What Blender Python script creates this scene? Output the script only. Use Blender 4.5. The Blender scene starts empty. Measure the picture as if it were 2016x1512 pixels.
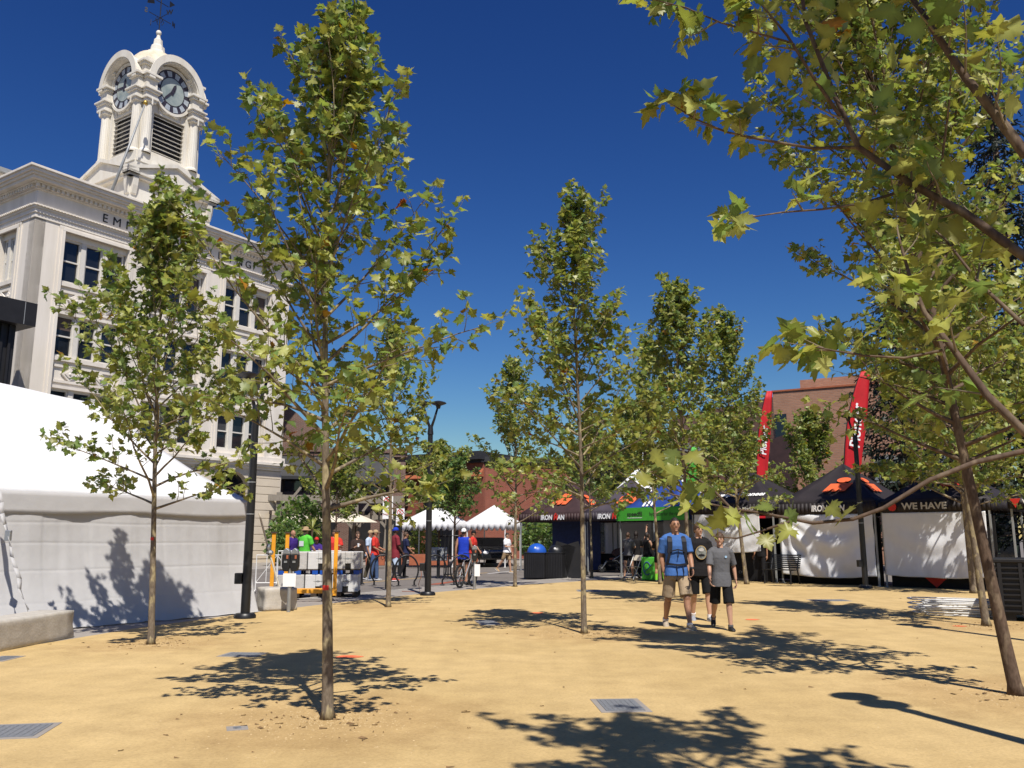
import bpy, bmesh, math, random
import numpy as np
from mathutils import Vector, Matrix, Quaternion, noise as mnoise
R = math.radians
PI = math.pi
scene = bpy.context.scene
col = scene.collection

# ------------------------------------------------------------------ camera
CAM_H, TILT, F, CX, CY = 1.46, R(10.2), 1687.0, 1008.0, 756.0
cam_d = bpy.data.cameras.new('camera')
cam = bpy.data.objects.new('camera', cam_d)
col.objects.link(cam)
cam.location = (0, 0, CAM_H)
cam.rotation_euler = (R(90) + TILT, 0, 0)
cam_d.sensor_width = 36
cam_d.lens = 36 * F / 2016
cam_d.clip_end = 3000
cam_d.clip_start = 0.05
scene.camera = cam

# ------------------------------------------------------------------ sky, sun, exposure
SUN_EL = R(57)
SUN_H = Vector((0.275, -0.9614, 0)).normalized()
SUN_DIR = Vector((SUN_H.x * math.cos(SUN_EL), SUN_H.y * math.cos(SUN_EL), math.sin(SUN_EL)))
w = bpy.data.worlds.new('World')
scene.world = w
w.use_nodes = True
wn = w.node_tree
wn.nodes.clear()
sky = wn.nodes.new('ShaderNodeTexSky')
sky.sky_type = 'NISHITA'
sky.sun_disc = False
sky.sun_elevation = SUN_EL
sky.sun_rotation = math.atan2(SUN_H.x, SUN_H.y)
sky.altitude = 0
sky.air_density = 1.5
sky.dust_density = 0.0
sky.ozone_density = 8.0
hs = wn.nodes.new('ShaderNodeHueSaturation')
hs.inputs['Saturation'].default_value = 1.12
hs.inputs['Value'].default_value = 0.525
hs.inputs['Hue'].default_value = 0.508
gm = wn.nodes.new('ShaderNodeGamma')
gm.inputs['Gamma'].default_value = 1.6
bg = wn.nodes.new('ShaderNodeBackground')
bg.inputs['Strength'].default_value = 0.058
wo = wn.nodes.new('ShaderNodeOutputWorld')
wn.links.new(sky.outputs[0], hs.inputs['Color'])
wn.links.new(hs.outputs[0], gm.inputs['Color'])
wn.links.new(gm.outputs[0], bg.inputs['Color'])
wn.links.new(bg.outputs[0], wo.inputs['Surface'])
sun_d = bpy.data.lights.new('sun', 'SUN')
sun_d.energy = 4.6
sun_d.angle = R(0.53)
sun_d.color = (1.0, 0.945, 0.86)
sun = bpy.data.objects.new('sun', sun_d)
col.objects.link(sun)
sun.rotation_euler = (-SUN_DIR).to_track_quat('-Z', 'Y').to_euler()
scene.view_settings.view_transform = 'Standard'
scene.view_settings.look = 'None'
scene.view_settings.exposure = 0.4
scene.view_settings.gamma = 1.0
scene.render.engine = 'CYCLES'
scene.cycles.max_bounces = 6
scene.cycles.diffuse_bounces = 3
scene.cycles.glossy_bounces = 3
scene.cycles.transmission_bounces = 4
scene.cycles.use_denoising = True

# ------------------------------------------------------------------ photo pixel -> place
ct, st = math.cos(TILT), math.sin(TILT)
def ray(x, y):
    dx, dy = (x - CX) / F, (CY - y) / F
    return Vector((dx, ct - dy * st, st + dy * ct))
def gnd(x, y, z=0.0):
    d = ray(x, y); s = (z - CAM_H) / d.z
    return Vector((d.x * s, d.y * s, z))
def at(x, y, Y):
    d = ray(x, y); s = Y / d.y
    return Vector((d.x * s, Y, CAM_H + d.z * s))

# ------------------------------------------------------------------ materials
M = {}
def mat(name, c, rough=0.7, var=0.12, scale=6.0, bump=0.0, bscale=40.0, metal=0.0, spec=0.4, c2=None, detail=4, stretch=None, transl=0.0, coat=0.0):
    m = bpy.data.materials.new(name); m.use_nodes = True
    nt = m.node_tree; N = nt.nodes; L = nt.links
    b = N['Principled BSDF']
    b.inputs['Roughness'].default_value = rough
    b.inputs['Metallic'].default_value = metal
    b.inputs['Specular IOR Level'].default_value = spec
    if coat: b.inputs['Coat Weight'].default_value = coat
    tc = N.new('ShaderNodeTexCoord')
    mp = N.new('ShaderNodeMapping')
    if stretch: mp.inputs['Scale'].default_value = stretch
    L.new(tc.outputs['Object'], mp.inputs[0])
    nz = N.new('ShaderNodeTexNoise')
    nz.inputs['Scale'].default_value = scale
    nz.inputs['Detail'].default_value = detail
    nz.inputs['Roughness'].default_value = 0.62
    L.new(mp.outputs[0], nz.inputs['Vector'])
    rp = N.new('ShaderNodeValToRGB')
    rp.color_ramp.elements[0].position = 0.28
    rp.color_ramp.elements[1].position = 0.74
    lo = [max(0, x * (1 - var)) for x in c]
    hi = list(c2) if c2 else [min(1, x * (1 + var)) for x in c]
    if c2: lo = list(c)
    rp.color_ramp.elements[0].color = (*lo, 1)
    rp.color_ramp.elements[1].color = (*hi, 1)
    L.new(nz.outputs['Fac'], rp.inputs['Fac'])
    L.new(rp.outputs['Color'], b.inputs['Base Color'])
    if bump:
        n2 = N.new('ShaderNodeTexNoise')
        n2.inputs['Scale'].default_value = bscale
        n2.inputs['Detail'].default_value = 5
        L.new(mp.outputs[0], n2.inputs['Vector'])
        bp = N.new('ShaderNodeBump')
        bp.inputs['Strength'].default_value = bump
        bp.inputs['Distance'].default_value = 0.02
        L.new(n2.outputs['Fac'], bp.inputs['Height'])
        L.new(bp.outputs['Normal'], b.inputs['Normal'])
    if transl:
        tr = N.new('ShaderNodeBsdfTranslucent')
        L.new(rp.outputs['Color'], tr.inputs['Color'])
        mx = N.new('ShaderNodeMixShader'); mx.inputs[0].default_value = transl
        L.new(b.outputs[0], mx.inputs[1]); L.new(tr.outputs[0], mx.inputs[2])
        L.new(mx.outputs[0], N['Material Output'].inputs['Surface'])
    M[name] = m
    return m

def brick_mat(name, c1, c2, mortar, bw=0.22, bh=0.075, mort=0.012):
    m = bpy.data.materials.new(name); m.use_nodes = True
    nt = m.node_tree; N = nt.nodes; L = nt.links
    b = N['Principled BSDF']; b.inputs['Roughness'].default_value = 0.85
    tc = N.new('ShaderNodeTexCoord'); sp = N.new('ShaderNodeSeparateXYZ'); L.new(tc.outputs['Object'], sp.inputs[0])
    ad = N.new('ShaderNodeMath'); L.new(sp.outputs[0], ad.inputs[0]); L.new(sp.outputs[1], ad.inputs[1])
    cb = N.new('ShaderNodeCombineXYZ'); L.new(ad.outputs[0], cb.inputs[0]); L.new(sp.outputs[2], cb.inputs[1])
    br = N.new('ShaderNodeTexBrick'); L.new(cb.outputs[0], br.inputs['Vector'])
    br.inputs['Color1'].default_value = (*c1, 1); br.inputs['Color2'].default_value = (*c2, 1); br.inputs['Mortar'].default_value = (*mortar, 1)
    br.inputs['Scale'].default_value = 1.0
    br.inputs['Brick Width'].default_value = bw; br.inputs['Row Height'].default_value = bh; br.inputs['Mortar Size'].default_value = mort
    nz = N.new('ShaderNodeTexNoise'); nz.inputs['Scale'].default_value = 0.6; nz.inputs['Detail'].default_value = 6
    L.new(tc.outputs['Object'], nz.inputs['Vector'])
    hv = N.new('ShaderNodeHueSaturation')
    mr = N.new('ShaderNodeMapRange'); mr.inputs['To Min'].default_value = 0.7; mr.inputs['To Max'].default_value = 1.3
    L.new(nz.outputs['Fac'], mr.inputs['Value']); L.new(mr.outputs[0], hv.inputs['Value'])
    L.new(br.outputs['Color'], hv.inputs['Color']); L.new(hv.outputs[0], b.inputs['Base Color'])
    bp = N.new('ShaderNodeBump'); bp.inputs['Strength'].default_value = 0.5; bp.inputs['Distance'].default_value = 0.01
    iv = N.new('ShaderNodeMath'); iv.operation = 'SUBTRACT'; iv.inputs[0].default_value = 1; L.new(br.outputs['Fac'], iv.inputs[1])
    L.new(iv.outputs[0], bp.inputs['Height']); L.new(bp.outputs[0], b.inputs['Normal'])
    M[name] = m

def leaf_mat(name, transl=0.40, rough=0.42):
    m = bpy.data.materials.new(name); m.use_nodes = True
    nt = m.node_tree; N = nt.nodes; L = nt.links
    b = N['Principled BSDF']; b.inputs['Roughness'].default_value = rough; b.inputs['Specular IOR Level'].default_value = 0.45
    a = N.new('ShaderNodeAttribute'); a.attribute_name = 'tint'
    L.new(a.outputs['Color'], b.inputs['Base Color'])
    hv = N.new('ShaderNodeHueSaturation'); hv.inputs['Value'].default_value = 1.5; hv.inputs['Saturation'].default_value = 1.1
    L.new(a.outputs['Color'], hv.inputs['Color'])
    tr = N.new('ShaderNodeBsdfTranslucent'); L.new(hv.outputs[0], tr.inputs['Color'])
    mx = N.new('ShaderNodeMixShader'); mx.inputs[0].default_value = transl
    L.new(b.outputs[0], mx.inputs[1]); L.new(tr.outputs[0], mx.inputs[2])
    L.new(mx.outputs[0], N['Material Output'].inputs['Surface'])
    M[name] = m

def sand_mat():
    m = bpy.data.materials.new('sand'); m.use_nodes = True
    nt = m.node_tree; N = nt.nodes; L = nt.links
    b = N['Principled BSDF']; b.inputs['Roughness'].default_value = 0.95; b.inputs['Specular IOR Level'].default_value = 0.12
    tc = N.new('ShaderNodeTexCoord')
    def nz(s, d=6, r=0.6):
        n = N.new('ShaderNodeTexNoise'); n.inputs['Scale'].default_value = s; n.inputs['Detail'].default_value = d; n.inputs['Roughness'].default_value = r
        L.new(tc.outputs['Object'], n.inputs['Vector']); return n
    big, mid, fine = nz(0.35, 5), nz(2.2, 6, 0.65), nz(34, 8, 0.82)
    r1 = N.new('ShaderNodeValToRGB'); e = r1.color_ramp.elements
    e[0].position = 0.33; e[0].color = (0.485, 0.350, 0.160, 1); e[1].position = 0.68; e[1].color = (0.585, 0.432, 0.210, 1)
    L.new(big.outputs['Fac'], r1.inputs['Fac'])
    r2 = N.new('ShaderNodeValToRGB'); e = r2.color_ramp.elements
    e[0].position = 0.30; e[0].color = (0.70, 0.68, 0.66, 1); e[1].position = 0.62; e[1].color = (1.03, 1.02, 1.0, 1)
    L.new(mid.outputs['Fac'], r2.inputs['Fac'])
    r3 = N.new('ShaderNodeValToRGB'); e = r3.color_ramp.elements
    e[0].position = 0.30; e[0].color = (0.66, 0.62, 0.58, 1); e[1].position = 0.55; e[1].color = (1.07, 1.06, 1.05, 1)
    L.new(fine.outputs['Fac'], r3.inputs['Fac'])
    m1 = N.new('ShaderNodeMix'); m1.data_type = 'RGBA'; m1.blend_type = 'MULTIPLY'; m1.inputs[0].default_value = 0.55
    L.new(r1.outputs[0], m1.inputs[6]); L.new(r2.outputs[0], m1.inputs[7])
    m2 = N.new('ShaderNodeMix'); m2.data_type = 'RGBA'; m2.blend_type = 'MULTIPLY'; m2.inputs[0].default_value = 0.75
    L.new(m1.outputs[2], m2.inputs[6]); L.new(r3.outputs[0], m2.inputs[7])
    mt = N.new('ShaderNodeMapping'); mt.inputs['Rotation'].default_value = (0, 0, R(24)); mt.inputs['Scale'].default_value = (2.4, 0.16, 1); L.new(tc.outputs['Object'], mt.inputs[0])
    nt_ = N.new('ShaderNodeTexNoise'); nt_.inputs['Scale'].default_value = 1.6; nt_.inputs['Detail'].default_value = 5; L.new(mt.outputs[0], nt_.inputs['Vector'])
    rt = N.new('ShaderNodeValToRGB'); e = rt.color_ramp.elements; e[0].position = 0.36; e[0].color = (0.86, 0.85, 0.84, 1); e[1].position = 0.56; e[1].color = (1, 1, 1, 1); L.new(nt_.outputs['Fac'], rt.inputs['Fac'])
    m3 = N.new('ShaderNodeMix'); m3.data_type = 'RGBA'; m3.blend_type = 'MULTIPLY'; m3.inputs[0].default_value = 0.4
    L.new(m2.outputs[2], m3.inputs[6]); L.new(rt.outputs[0], m3.inputs[7]); m2 = m3
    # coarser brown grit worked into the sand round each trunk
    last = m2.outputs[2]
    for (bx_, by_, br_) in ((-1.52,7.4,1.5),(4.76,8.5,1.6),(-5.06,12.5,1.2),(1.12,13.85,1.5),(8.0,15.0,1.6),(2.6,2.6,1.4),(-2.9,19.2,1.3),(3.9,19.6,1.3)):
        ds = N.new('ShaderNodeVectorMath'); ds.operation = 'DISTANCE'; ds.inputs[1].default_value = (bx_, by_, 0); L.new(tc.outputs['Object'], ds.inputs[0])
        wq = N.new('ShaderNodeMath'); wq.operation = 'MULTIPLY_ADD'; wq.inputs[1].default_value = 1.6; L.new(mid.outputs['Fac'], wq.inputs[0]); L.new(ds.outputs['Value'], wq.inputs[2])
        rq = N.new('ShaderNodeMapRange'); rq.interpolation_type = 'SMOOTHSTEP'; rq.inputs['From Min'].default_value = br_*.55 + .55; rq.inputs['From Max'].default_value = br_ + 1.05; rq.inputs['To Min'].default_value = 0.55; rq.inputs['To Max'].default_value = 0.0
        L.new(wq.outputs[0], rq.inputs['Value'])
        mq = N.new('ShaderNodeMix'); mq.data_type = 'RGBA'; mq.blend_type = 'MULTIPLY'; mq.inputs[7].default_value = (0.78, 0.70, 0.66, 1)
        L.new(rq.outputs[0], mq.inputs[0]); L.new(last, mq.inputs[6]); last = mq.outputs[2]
    L.new(last, b.inputs['Base Color'])
    bp = N.new('ShaderNodeBump'); bp.inputs['Strength'].default_value = 0.55; bp.inputs['Distance'].default_value = 0.012
    L.new(fine.outputs['Fac'], bp.inputs['Height'])
    bp2 = N.new('ShaderNodeBump'); bp2.inputs['Strength'].default_value = 0.35; bp2.inputs['Distance'].default_value = 0.03
    scuff = nz(7.5, 4, 0.6)
    L.new(scuff.outputs['Fac'], bp2.inputs['Height']); L.new(bp.outputs[0], bp2.inputs['Normal'])
    L.new(bp2.outputs[0], b.inputs['Normal'])
    M['sand'] = m

def bark_mat(name, base, patch, thr=0.52):
    m = bpy.data.materials.new(name); m.use_nodes = True
    nt = m.node_tree; N = nt.nodes; L = nt.links
    b = N['Principled BSDF']; b.inputs['Roughness'].default_value = 0.85; b.inputs['Specular IOR Level'].default_value = 0.2
    tc = N.new('ShaderNodeTexCoord'); mp = N.new('ShaderNodeMapping'); mp.inputs['Scale'].default_value = (1, 1, 0.42)
    L.new(tc.outputs['Object'], mp.inputs[0])
    n1 = N.new('ShaderNodeTexNoise'); n1.inputs['Scale'].default_value = 9; n1.inputs['Detail'].default_value = 3; L.new(mp.outputs[0], n1.inputs['Vector'])
    r1 = N.new('ShaderNodeValToRGB'); e = r1.color_ramp.elements
    e[0].position = thr; e[0].color = (*base, 1); e[1].position = thr + 0.05; e[1].color = (*patch, 1)
    L.new(n1.outputs['Fac'], r1.inputs['Fac'])
    n2 = N.new('ShaderNodeTexNoise'); n2.inputs['Scale'].default_value = 45; n2.inputs['Detail'].default_value = 5; L.new(mp.outputs[0], n2.inputs['Vector'])
    r2 = N.new('ShaderNodeValToRGB'); e = r2.color_ramp.elements
    e[0].position = 0.3; e[0].color = (0.6, 0.58, 0.55, 1); e[1].position = 0.7; e[1].color = (1.1, 1.1, 1.1, 1)
    L.new(n2.outputs['Fac'], r2.inputs['Fac'])
    mx = N.new('ShaderNodeMix'); mx.data_type = 'RGBA'; mx.blend_type = 'MULTIPLY'; mx.inputs[0].default_value = 1
    L.new(r1.outputs[0], mx.inputs[6]); L.new(r2.outputs[0], mx.inputs[7]); L.new(mx.outputs[2], b.inputs['Base Color'])
    bp = N.new('ShaderNodeBump'); bp.inputs['Strength'].default_value = 0.4; bp.inputs['Distance'].default_value = 0.01
    L.new(n2.outputs['Fac'], bp.inputs['Height']); L.new(bp.outputs[0], b.inputs['Normal'])
    M[name] = m

def cloth_mat(name, c, transl=0.15, wr=0.3):
    m = mat(name, c, rough=0.85, var=0.04, scale=3, bump=wr, bscale=7, spec=0.2, transl=transl)
    return m

sand_mat()
mat('asphalt', (0.135, 0.118, 0.105), 0.9, c2=(0.19, 0.17, 0.152), scale=0.7, bump=0.3, bscale=60, detail=8)
mat('pavement', (0.24, 0.215, 0.19), 0.88, c2=(0.31, 0.28, 0.25), scale=1.2, bump=0.2, bscale=70, detail=8)
mat('kerb', (0.32, 0.30, 0.27), 0.85, var=0.2, scale=5, bump=0.2)
mat('concrete', (0.36, 0.33, 0.285), 0.9, c2=(0.52, 0.485, 0.43), scale=5, bump=0.25, bscale=30, detail=8)
mat('concrete_grey', (0.40, 0.385, 0.36), 0.9, c2=(0.55, 0.53, 0.50), scale=6, bump=0.4, bscale=26, detail=8)
mat('concrete_white', (0.55, 0.55, 0.53), 0.9, c2=(0.66, 0.65, 0.63), scale=5, bump=0.3, bscale=26, detail=8)
mat('stucco', (0.62, 0.565, 0.485), 0.85, c2=(0.77, 0.715, 0.64), stretch=(1.6,1.6,.22), scale=1.1, bump=0.12, bscale=30, detail=8)
mat('stucco_base', (0.56, 0.48, 0.37), 0.85, c2=(0.63, 0.55, 0.43), scale=1.5, bump=0.15, bscale=30, detail=8)
mat('tower_white', (0.60, 0.55, 0.46), 0.75, c2=(0.75, 0.72, 0.65), stretch=(1.5,1.5,.25), scale=1.5, bump=0.08, bscale=30, detail=8)
mat('dome_paint', (0.50, 0.42, 0.29), 0.8, c2=(0.70, 0.64, 0.52), scale=2.2, bump=0.1, detail=8)
mat('window_glass', (0.012, 0.014, 0.018), 0.05, var=0.3, scale=2, spec=0.6)
mat('window_dark', (0.02, 0.02, 0.022), 0.3, var=0.3, scale=2)
mat('sash', (0.62, 0.59, 0.53), 0.6, var=0.06)
mat('black_metal', (0.010, 0.010, 0.011), 0.42, var=0.25, spec=0.5)
mat('black_panel', (0.012, 0.0115, 0.013), 0.55, var=0.3, scale=3)
mat('black_cloth', (0.010, 0.009, 0.010), 0.8, var=0.3, scale=8, bump=0.2, bscale=15)
mat('tent_black', (0.021, 0.016, 0.018), 0.65, var=0.25, scale=3, bump=0.25, bscale=5)
mat('tent_plum', (0.045, 0.022, 0.022), 0.65, var=0.25, scale=3, bump=0.25, bscale=5)
mat('tent_slate', (0.050, 0.040, 0.052), 0.65, var=0.25, scale=3, bump=0.25, bscale=5)
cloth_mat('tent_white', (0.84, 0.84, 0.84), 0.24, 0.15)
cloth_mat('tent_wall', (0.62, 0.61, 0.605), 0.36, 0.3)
cloth_mat('curtain', (0.78, 0.79, 0.82), 0.12, 0.3)
mat('blue_canopy', (0.018, 0.05, 0.24), 0.6, var=0.15)
mat('navy_cloth', (0.012, 0.022, 0.085), 0.7, var=0.35, scale=9)
mat('green_print', (0.06, 0.36, 0.035), 0.6, var=0.1)
mat('orange_print', (0.74, 0.13, 0.04), 0.6, var=0.05)
mat('red_print', (0.58, 0.03, 0.02), 0.6, var=0.08)
mat('flag_red', (0.60, 0.014, 0.022), 0.6, var=0.10, scale=2, transl=0.25, bump=0.2, bscale=4)
mat('white_print', (0.80, 0.80, 0.80), 0.6, var=0.03)
mat('dark_print', (0.02, 0.02, 0.02), 0.6, var=0.05)
mat('steel', (0.38, 0.39, 0.40), 0.38, var=0.15, metal=0.7)
mat('grey_metal', (0.30, 0.31, 0.31), 0.5, var=0.12, metal=0.2)
mat('white_paint', (0.76, 0.75, 0.72), 0.5, var=0.05)
mat('yellow_paint', (0.74, 0.33, 0.025), 0.45, var=0.12, scale=5)
mat('yellow_line', (0.55, 0.36, 0.12), 0.8, var=0.25, scale=9)
mat('red_line', (0.30, 0.09, 0.05), 0.8, var=0.2, scale=9)
mat('spray_orange', (0.80, 0.16, 0.06), 0.9, var=0.2, scale=30)
mat('blue_plastic', (0.014, 0.085, 0.42), 0.4, var=0.1)
mat('wood_grey', (0.17, 0.145, 0.115), 0.85, c2=(0.27, 0.24, 0.20), scale=4, stretch=(6, 6, 0.6), bump=0.4)
mat('wood_dark', (0.05, 0.035, 0.025), 0.8, var=0.3, scale=6)
mat('wood_tan', (0.36, 0.24, 0.10), 0.7, var=0.2, scale=6)
mat('roof_dark', (0.028, 0.028, 0.031), 0.7, var=0.25, scale=2)
mat('roof_grey', (0.20, 0.22, 0.24), 0.6, var=0.2, scale=1)
mat('terracotta', (0.33, 0.10, 0.045), 0.8, var=0.2, scale=4)
mat('cream_cloth', (0.62, 0.56, 0.45), 0.8, var=0.06)
mat('glass_clock', (0.20, 0.25, 0.25), 0.25, c2=(0.42, 0.46, 0.42), scale=1.5, spec=0.6)
mat('clock_ring', (0.035, 0.03, 0.045), 0.5, var=0.2)
mat('clock_pane', (0.38, 0.42, 0.46), 0.3, var=0.2)
mat('gold', (0.55, 0.36, 0.08), 0.35, metal=0.8)
mat('grate', (0.13, 0.14, 0.155), 0.7, c2=(0.22, 0.225, 0.235), scale=60, bump=0.5, bscale=80)
mat('rubber', (0.012, 0.012, 0.012), 0.8, var=0.2)
brick_mat('brick_old', (0.115, 0.045, 0.032), (0.16, 0.07, 0.05), (0.20, 0.17, 0.14))
brick_mat('brick_red', (0.205, 0.048, 0.026), (0.255, 0.066, 0.036), (0.24, 0.11, 0.075))
brick_mat('brick_mall', (0.31, 0.150, 0.088), (0.38, 0.195, 0.118), (0.30, 0.19, 0.14), bw=0.30, bh=0.10, mort=0.016)
leaf_mat('leaf')
leaf_mat('needle', 0.1, 0.6)
bark_mat('bark', (0.185, 0.148, 0.108), (0.34, 0.28, 0.165), 0.53)
bark_mat('bark_brown', (0.115, 0.078, 0.055), (0.17, 0.125, 0.085), 0.55)
mat('twig', (0.13, 0.10, 0.07), 0.8, c2=(0.24, 0.19, 0.12), scale=12)

# ------------------------------------------------------------------ mesh builder
class MB:
    def __init__(s, T=None):
        s.v = []; s.f = []; s.mi = []; s.T = T
    def add(s, vs, fs, mi=0):
        o = len(s.v)
        if s.T is not None: vs = [s.T @ Vector(p) for p in vs]
        s.v.extend([tuple(p) for p in vs])
        s.f.extend([tuple(i + o for i in f) for f in fs]); s.mi.extend([mi] * len(fs))
    def bx(s, x0, x1, y0, y1, z0, z1, mi=0):
        s.add([(x0,y0,z0),(x1,y0,z0),(x1,y1,z0),(x0,y1,z0),(x0,y0,z1),(x1,y0,z1),(x1,y1,z1),(x0,y1,z1)],
              [(3,2,1,0),(4,5,6,7),(0,1,5,4),(1,2,6,5),(2,3,7,6),(3,0,4,7)], mi)
    def obx(s, c, size, rot=None, mi=0):
        c = Vector(c); hx, hy, hz = size[0]/2, size[1]/2, size[2]/2
        Rm = rot if rot is not None else Matrix.Identity(3)
        vs = [c + Rm @ Vector((a*hx, b*hy, d*hz)) for d in (-1,1) for (a,b) in ((-1,-1),(1,-1),(1,1),(-1,1))]
        s.add(vs, [(3,2,1,0),(4,5,6,7),(0,1,5,4),(1,2,6,5),(2,3,7,6),(3,0,4,7)], mi)
    def bar(s, a, b, wd, th=None, mi=0):
        a, b = Vector(a), Vector(b); th = th or wd
        d = b - a
        q = d.to_track_quat('Z', 'Y').to_matrix()
        s.obx((a + b) / 2, (wd, th, d.length), q, mi)
    def tube(s, pts, rad, n=8, cap=True, mi=0):
        pts = [Vector(p) for p in pts]
        if not isinstance(rad, (list, tuple)): rad = [rad] * len(pts)
        t0 = (pts[1] - pts[0]).normalized()
        u = t0.orthogonal().normalized()
        vs = []; fs = []
        for i, p in enumerate(pts):
            if i == 0: t = t0
            elif i == len(pts) - 1: t = (pts[i] - pts[i-1]).normalized()
            else:
                t = (pts[i+1] - pts[i-1])
                t = t.normalized() if t.length > 1e-9 else t0
            u = (u - t * u.dot(t))
            u = u.normalized() if u.length > 1e-6 else t.orthogonal().normalized()
            vv = t.cross(u)
            for k in range(n):
                a = 2 * PI * k / n
                vs.append(p + (u * math.cos(a) + vv * math.sin(a)) * rad[i])
        for i in range(len(pts) - 1):
            for k in range(n):
                k2 = (k + 1) % n
                fs.append((i*n+k, i*n+k2, (i+1)*n+k2, (i+1)*n+k))
        if cap:
            fs.append(tuple(range(n-1, -1, -1))); fs.append(tuple((len(pts)-1)*n + k for k in range(n)))
        s.add(vs, fs, mi)
    def lathe(s, prof, n=16, c=(0,0,0), mi=0, a0=0.0):
        vs = []; fs = []
        for r, z in prof:
            for k in range(n):
                a = a0 + 2*PI*k/n
                vs.append((c[0] + r*math.cos(a), c[1] + r*math.sin(a), c[2] + z))
        for i in range(len(prof)-1):
            for k in range(n):
                k2 = (k+1) % n
                fs.append((i*n+k, i*n+k2, (i+1)*n+k2, (i+1)*n+k))
        fs.append(tuple(range(n-1,-1,-1))); fs.append(tuple((len(prof)-1)*n+k for k in range(n)))
        s.add(vs, fs, mi)
    def prism(s, poly, d0, d1, plane='xy', mi=0):
        def P(a, b, d):
            return {'xy': (a, b, d), 'xz': (a, d, b), 'yz': (d, a, b)}[plane]
        n = len(poly)
        vs = [P(a, b, d0) for a, b in poly] + [P(a, b, d1) for a, b in poly]
        fs = [tuple(range(n-1,-1,-1)), tuple(range(n, 2*n))] + [(i, (i+1) % n, n+(i+1) % n, n+i) for i in range(n)]
        s.add(vs, fs, mi)
    def ball(s, c, r, nu=12, nv=8, mi=0, fn=None):
        r = r if isinstance(r, (tuple, list)) else (r, r, r)
        vs = []; fs = []
        for j in range(nv + 1):
            th = PI * j / nv
            for k in range(nu):
                ph = 2*PI*k/nu
                p = Vector((math.sin(th)*math.cos(ph), math.sin(th)*math.sin(ph), math.cos(th)))
                if fn: p = fn(p)
                vs.append((c[0]+p.x*r[0], c[1]+p.y*r[1], c[2]+p.z*r[2]))
        for j in range(nv):
            for k in range(nu):
                k2 = (k+1) % nu
                fs.append((j*nu+k, (j+1)*nu+k, (j+1)*nu+k2, j*nu+k2))
        s.add(vs, fs, mi)
    def grid(s, fn, nu, nv, mi=0, thick=None):
        vs = [fn(i/nu, j/nv) for j in range(nv+1) for i in range(nu+1)]
        fs = [(j*(nu+1)+i, j*(nu+1)+i+1, (j+1)*(nu+1)+i+1, (j+1)*(nu+1)+i) for j in range(nv) for i in range(nu)]
        s.add(vs, fs, mi)
    def mesh(s, name):
        me = bpy.data.meshes.new(name)
        me.from_pydata(s.v, [], s.f)
        return me
    def build(s, name, mats, parent=None, smooth=False, bevel=0, solid=0, loc=None):
        me = s.mesh(name)
        mats = mats if isinstance(mats, (list, tuple)) else [mats]
        for m in mats: me.materials.append(M[m])
        if len(mats) > 1: me.polygons.foreach_set('material_index', s.mi)
        bm = bmesh.new(); bm.from_mesh(me)
        bmesh.ops.recalc_face_normals(bm, faces=bm.faces)
        bm.to_mesh(me); bm.free()
        if smooth:
            me.polygons.foreach_set('use_smooth', [True] * len(me.polygons))
            if smooth != 'all':
                try: me.set_sharp_from_angle(angle=R(40))
                except Exception: pass
        o = bpy.data.objects.new(name, me); col.objects.link(o)
        if parent is not None: o.parent = parent
        if loc is not None: o.location = loc
        if bevel:
            b = o.modifiers.new('bevel', 'BEVEL'); b.width = bevel; b.segments = 2; b.limit_method = 'ANGLE'; b.angle_limit = R(35)
        if solid:
            b = o.modifiers.new('solid', 'SOLIDIFY'); b.thickness = solid; b.offset = 0
        return o

def tag(o, label=None, cat=None, group=None, kind=None):
    if label: o['label'] = label
    if cat: o['category'] = cat
    if group: o['group'] = group
    if kind: o['kind'] = kind
    return o
def thing(name, label, cat, loc=(0,0,0), rz=0.0, group=None, scale=None):
    o = bpy.data.objects.new(name, None); o.empty_display_size = 0.1; col.objects.link(o)
    o.location = loc; o.rotation_euler = (0, 0, rz)
    if scale: o.scale = (scale,)*3
    return tag(o, label, cat, group)
def copy_tree(o, parent=None):
    c = o.copy(); col.objects.link(c); c.parent = parent
    for ch in list(o.children): copy_tree(ch, c)
    return c
def linked(name, me, parent, Mx):
    o = bpy.data.objects.new(name, me); col.objects.link(o); o.parent = parent; o.matrix_local = Mx
    return o
_txt = {}
def text_geo(s, size, ext=0.0, spacing=1.0, shear=0.0, bold=0.0):
    cu = bpy.data.curves.new('t', 'FONT'); cu.body = s; cu.size = size; cu.extrude = ext; cu.space_character = spacing
    cu.align_x = 'CENTER'; cu.align_y = 'CENTER'; cu.shear = shear; cu.offset = bold; cu.resolution_u = 3
    ob = bpy.data.objects.new('t', cu)
    me = bpy.data.meshes.new_from_object(ob)
    vs = [tuple(v.co) for v in me.vertices]; fs = [tuple(p.vertices) for p in me.polygons]
    bpy.data.objects.remove(ob); bpy.data.curves.remove(cu); bpy.data.meshes.remove(me)
    return vs, fs
def text(mb, s, size, Mx, ext=0.004, spacing=1.0, shear=0.0, sx=1.0, mi=0, bold=0.0):
    vs, fs = text_geo(s, size, ext, spacing, shear, bold)
    mb.add([Mx @ Vector((v[0]*sx, v[1], v[2])) for v in vs], fs, mi)
def frame(o, x, y):
    """matrix with origin o, local x along x, local y along y"""
    x = Vector(x).normalized(); y = Vector(y); y = (y - x*y.dot(x)).normalized(); z = x.cross(y)
    m = Matrix((x, y, z)).transposed().to_4x4(); m.translation = Vector(o); return m
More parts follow.
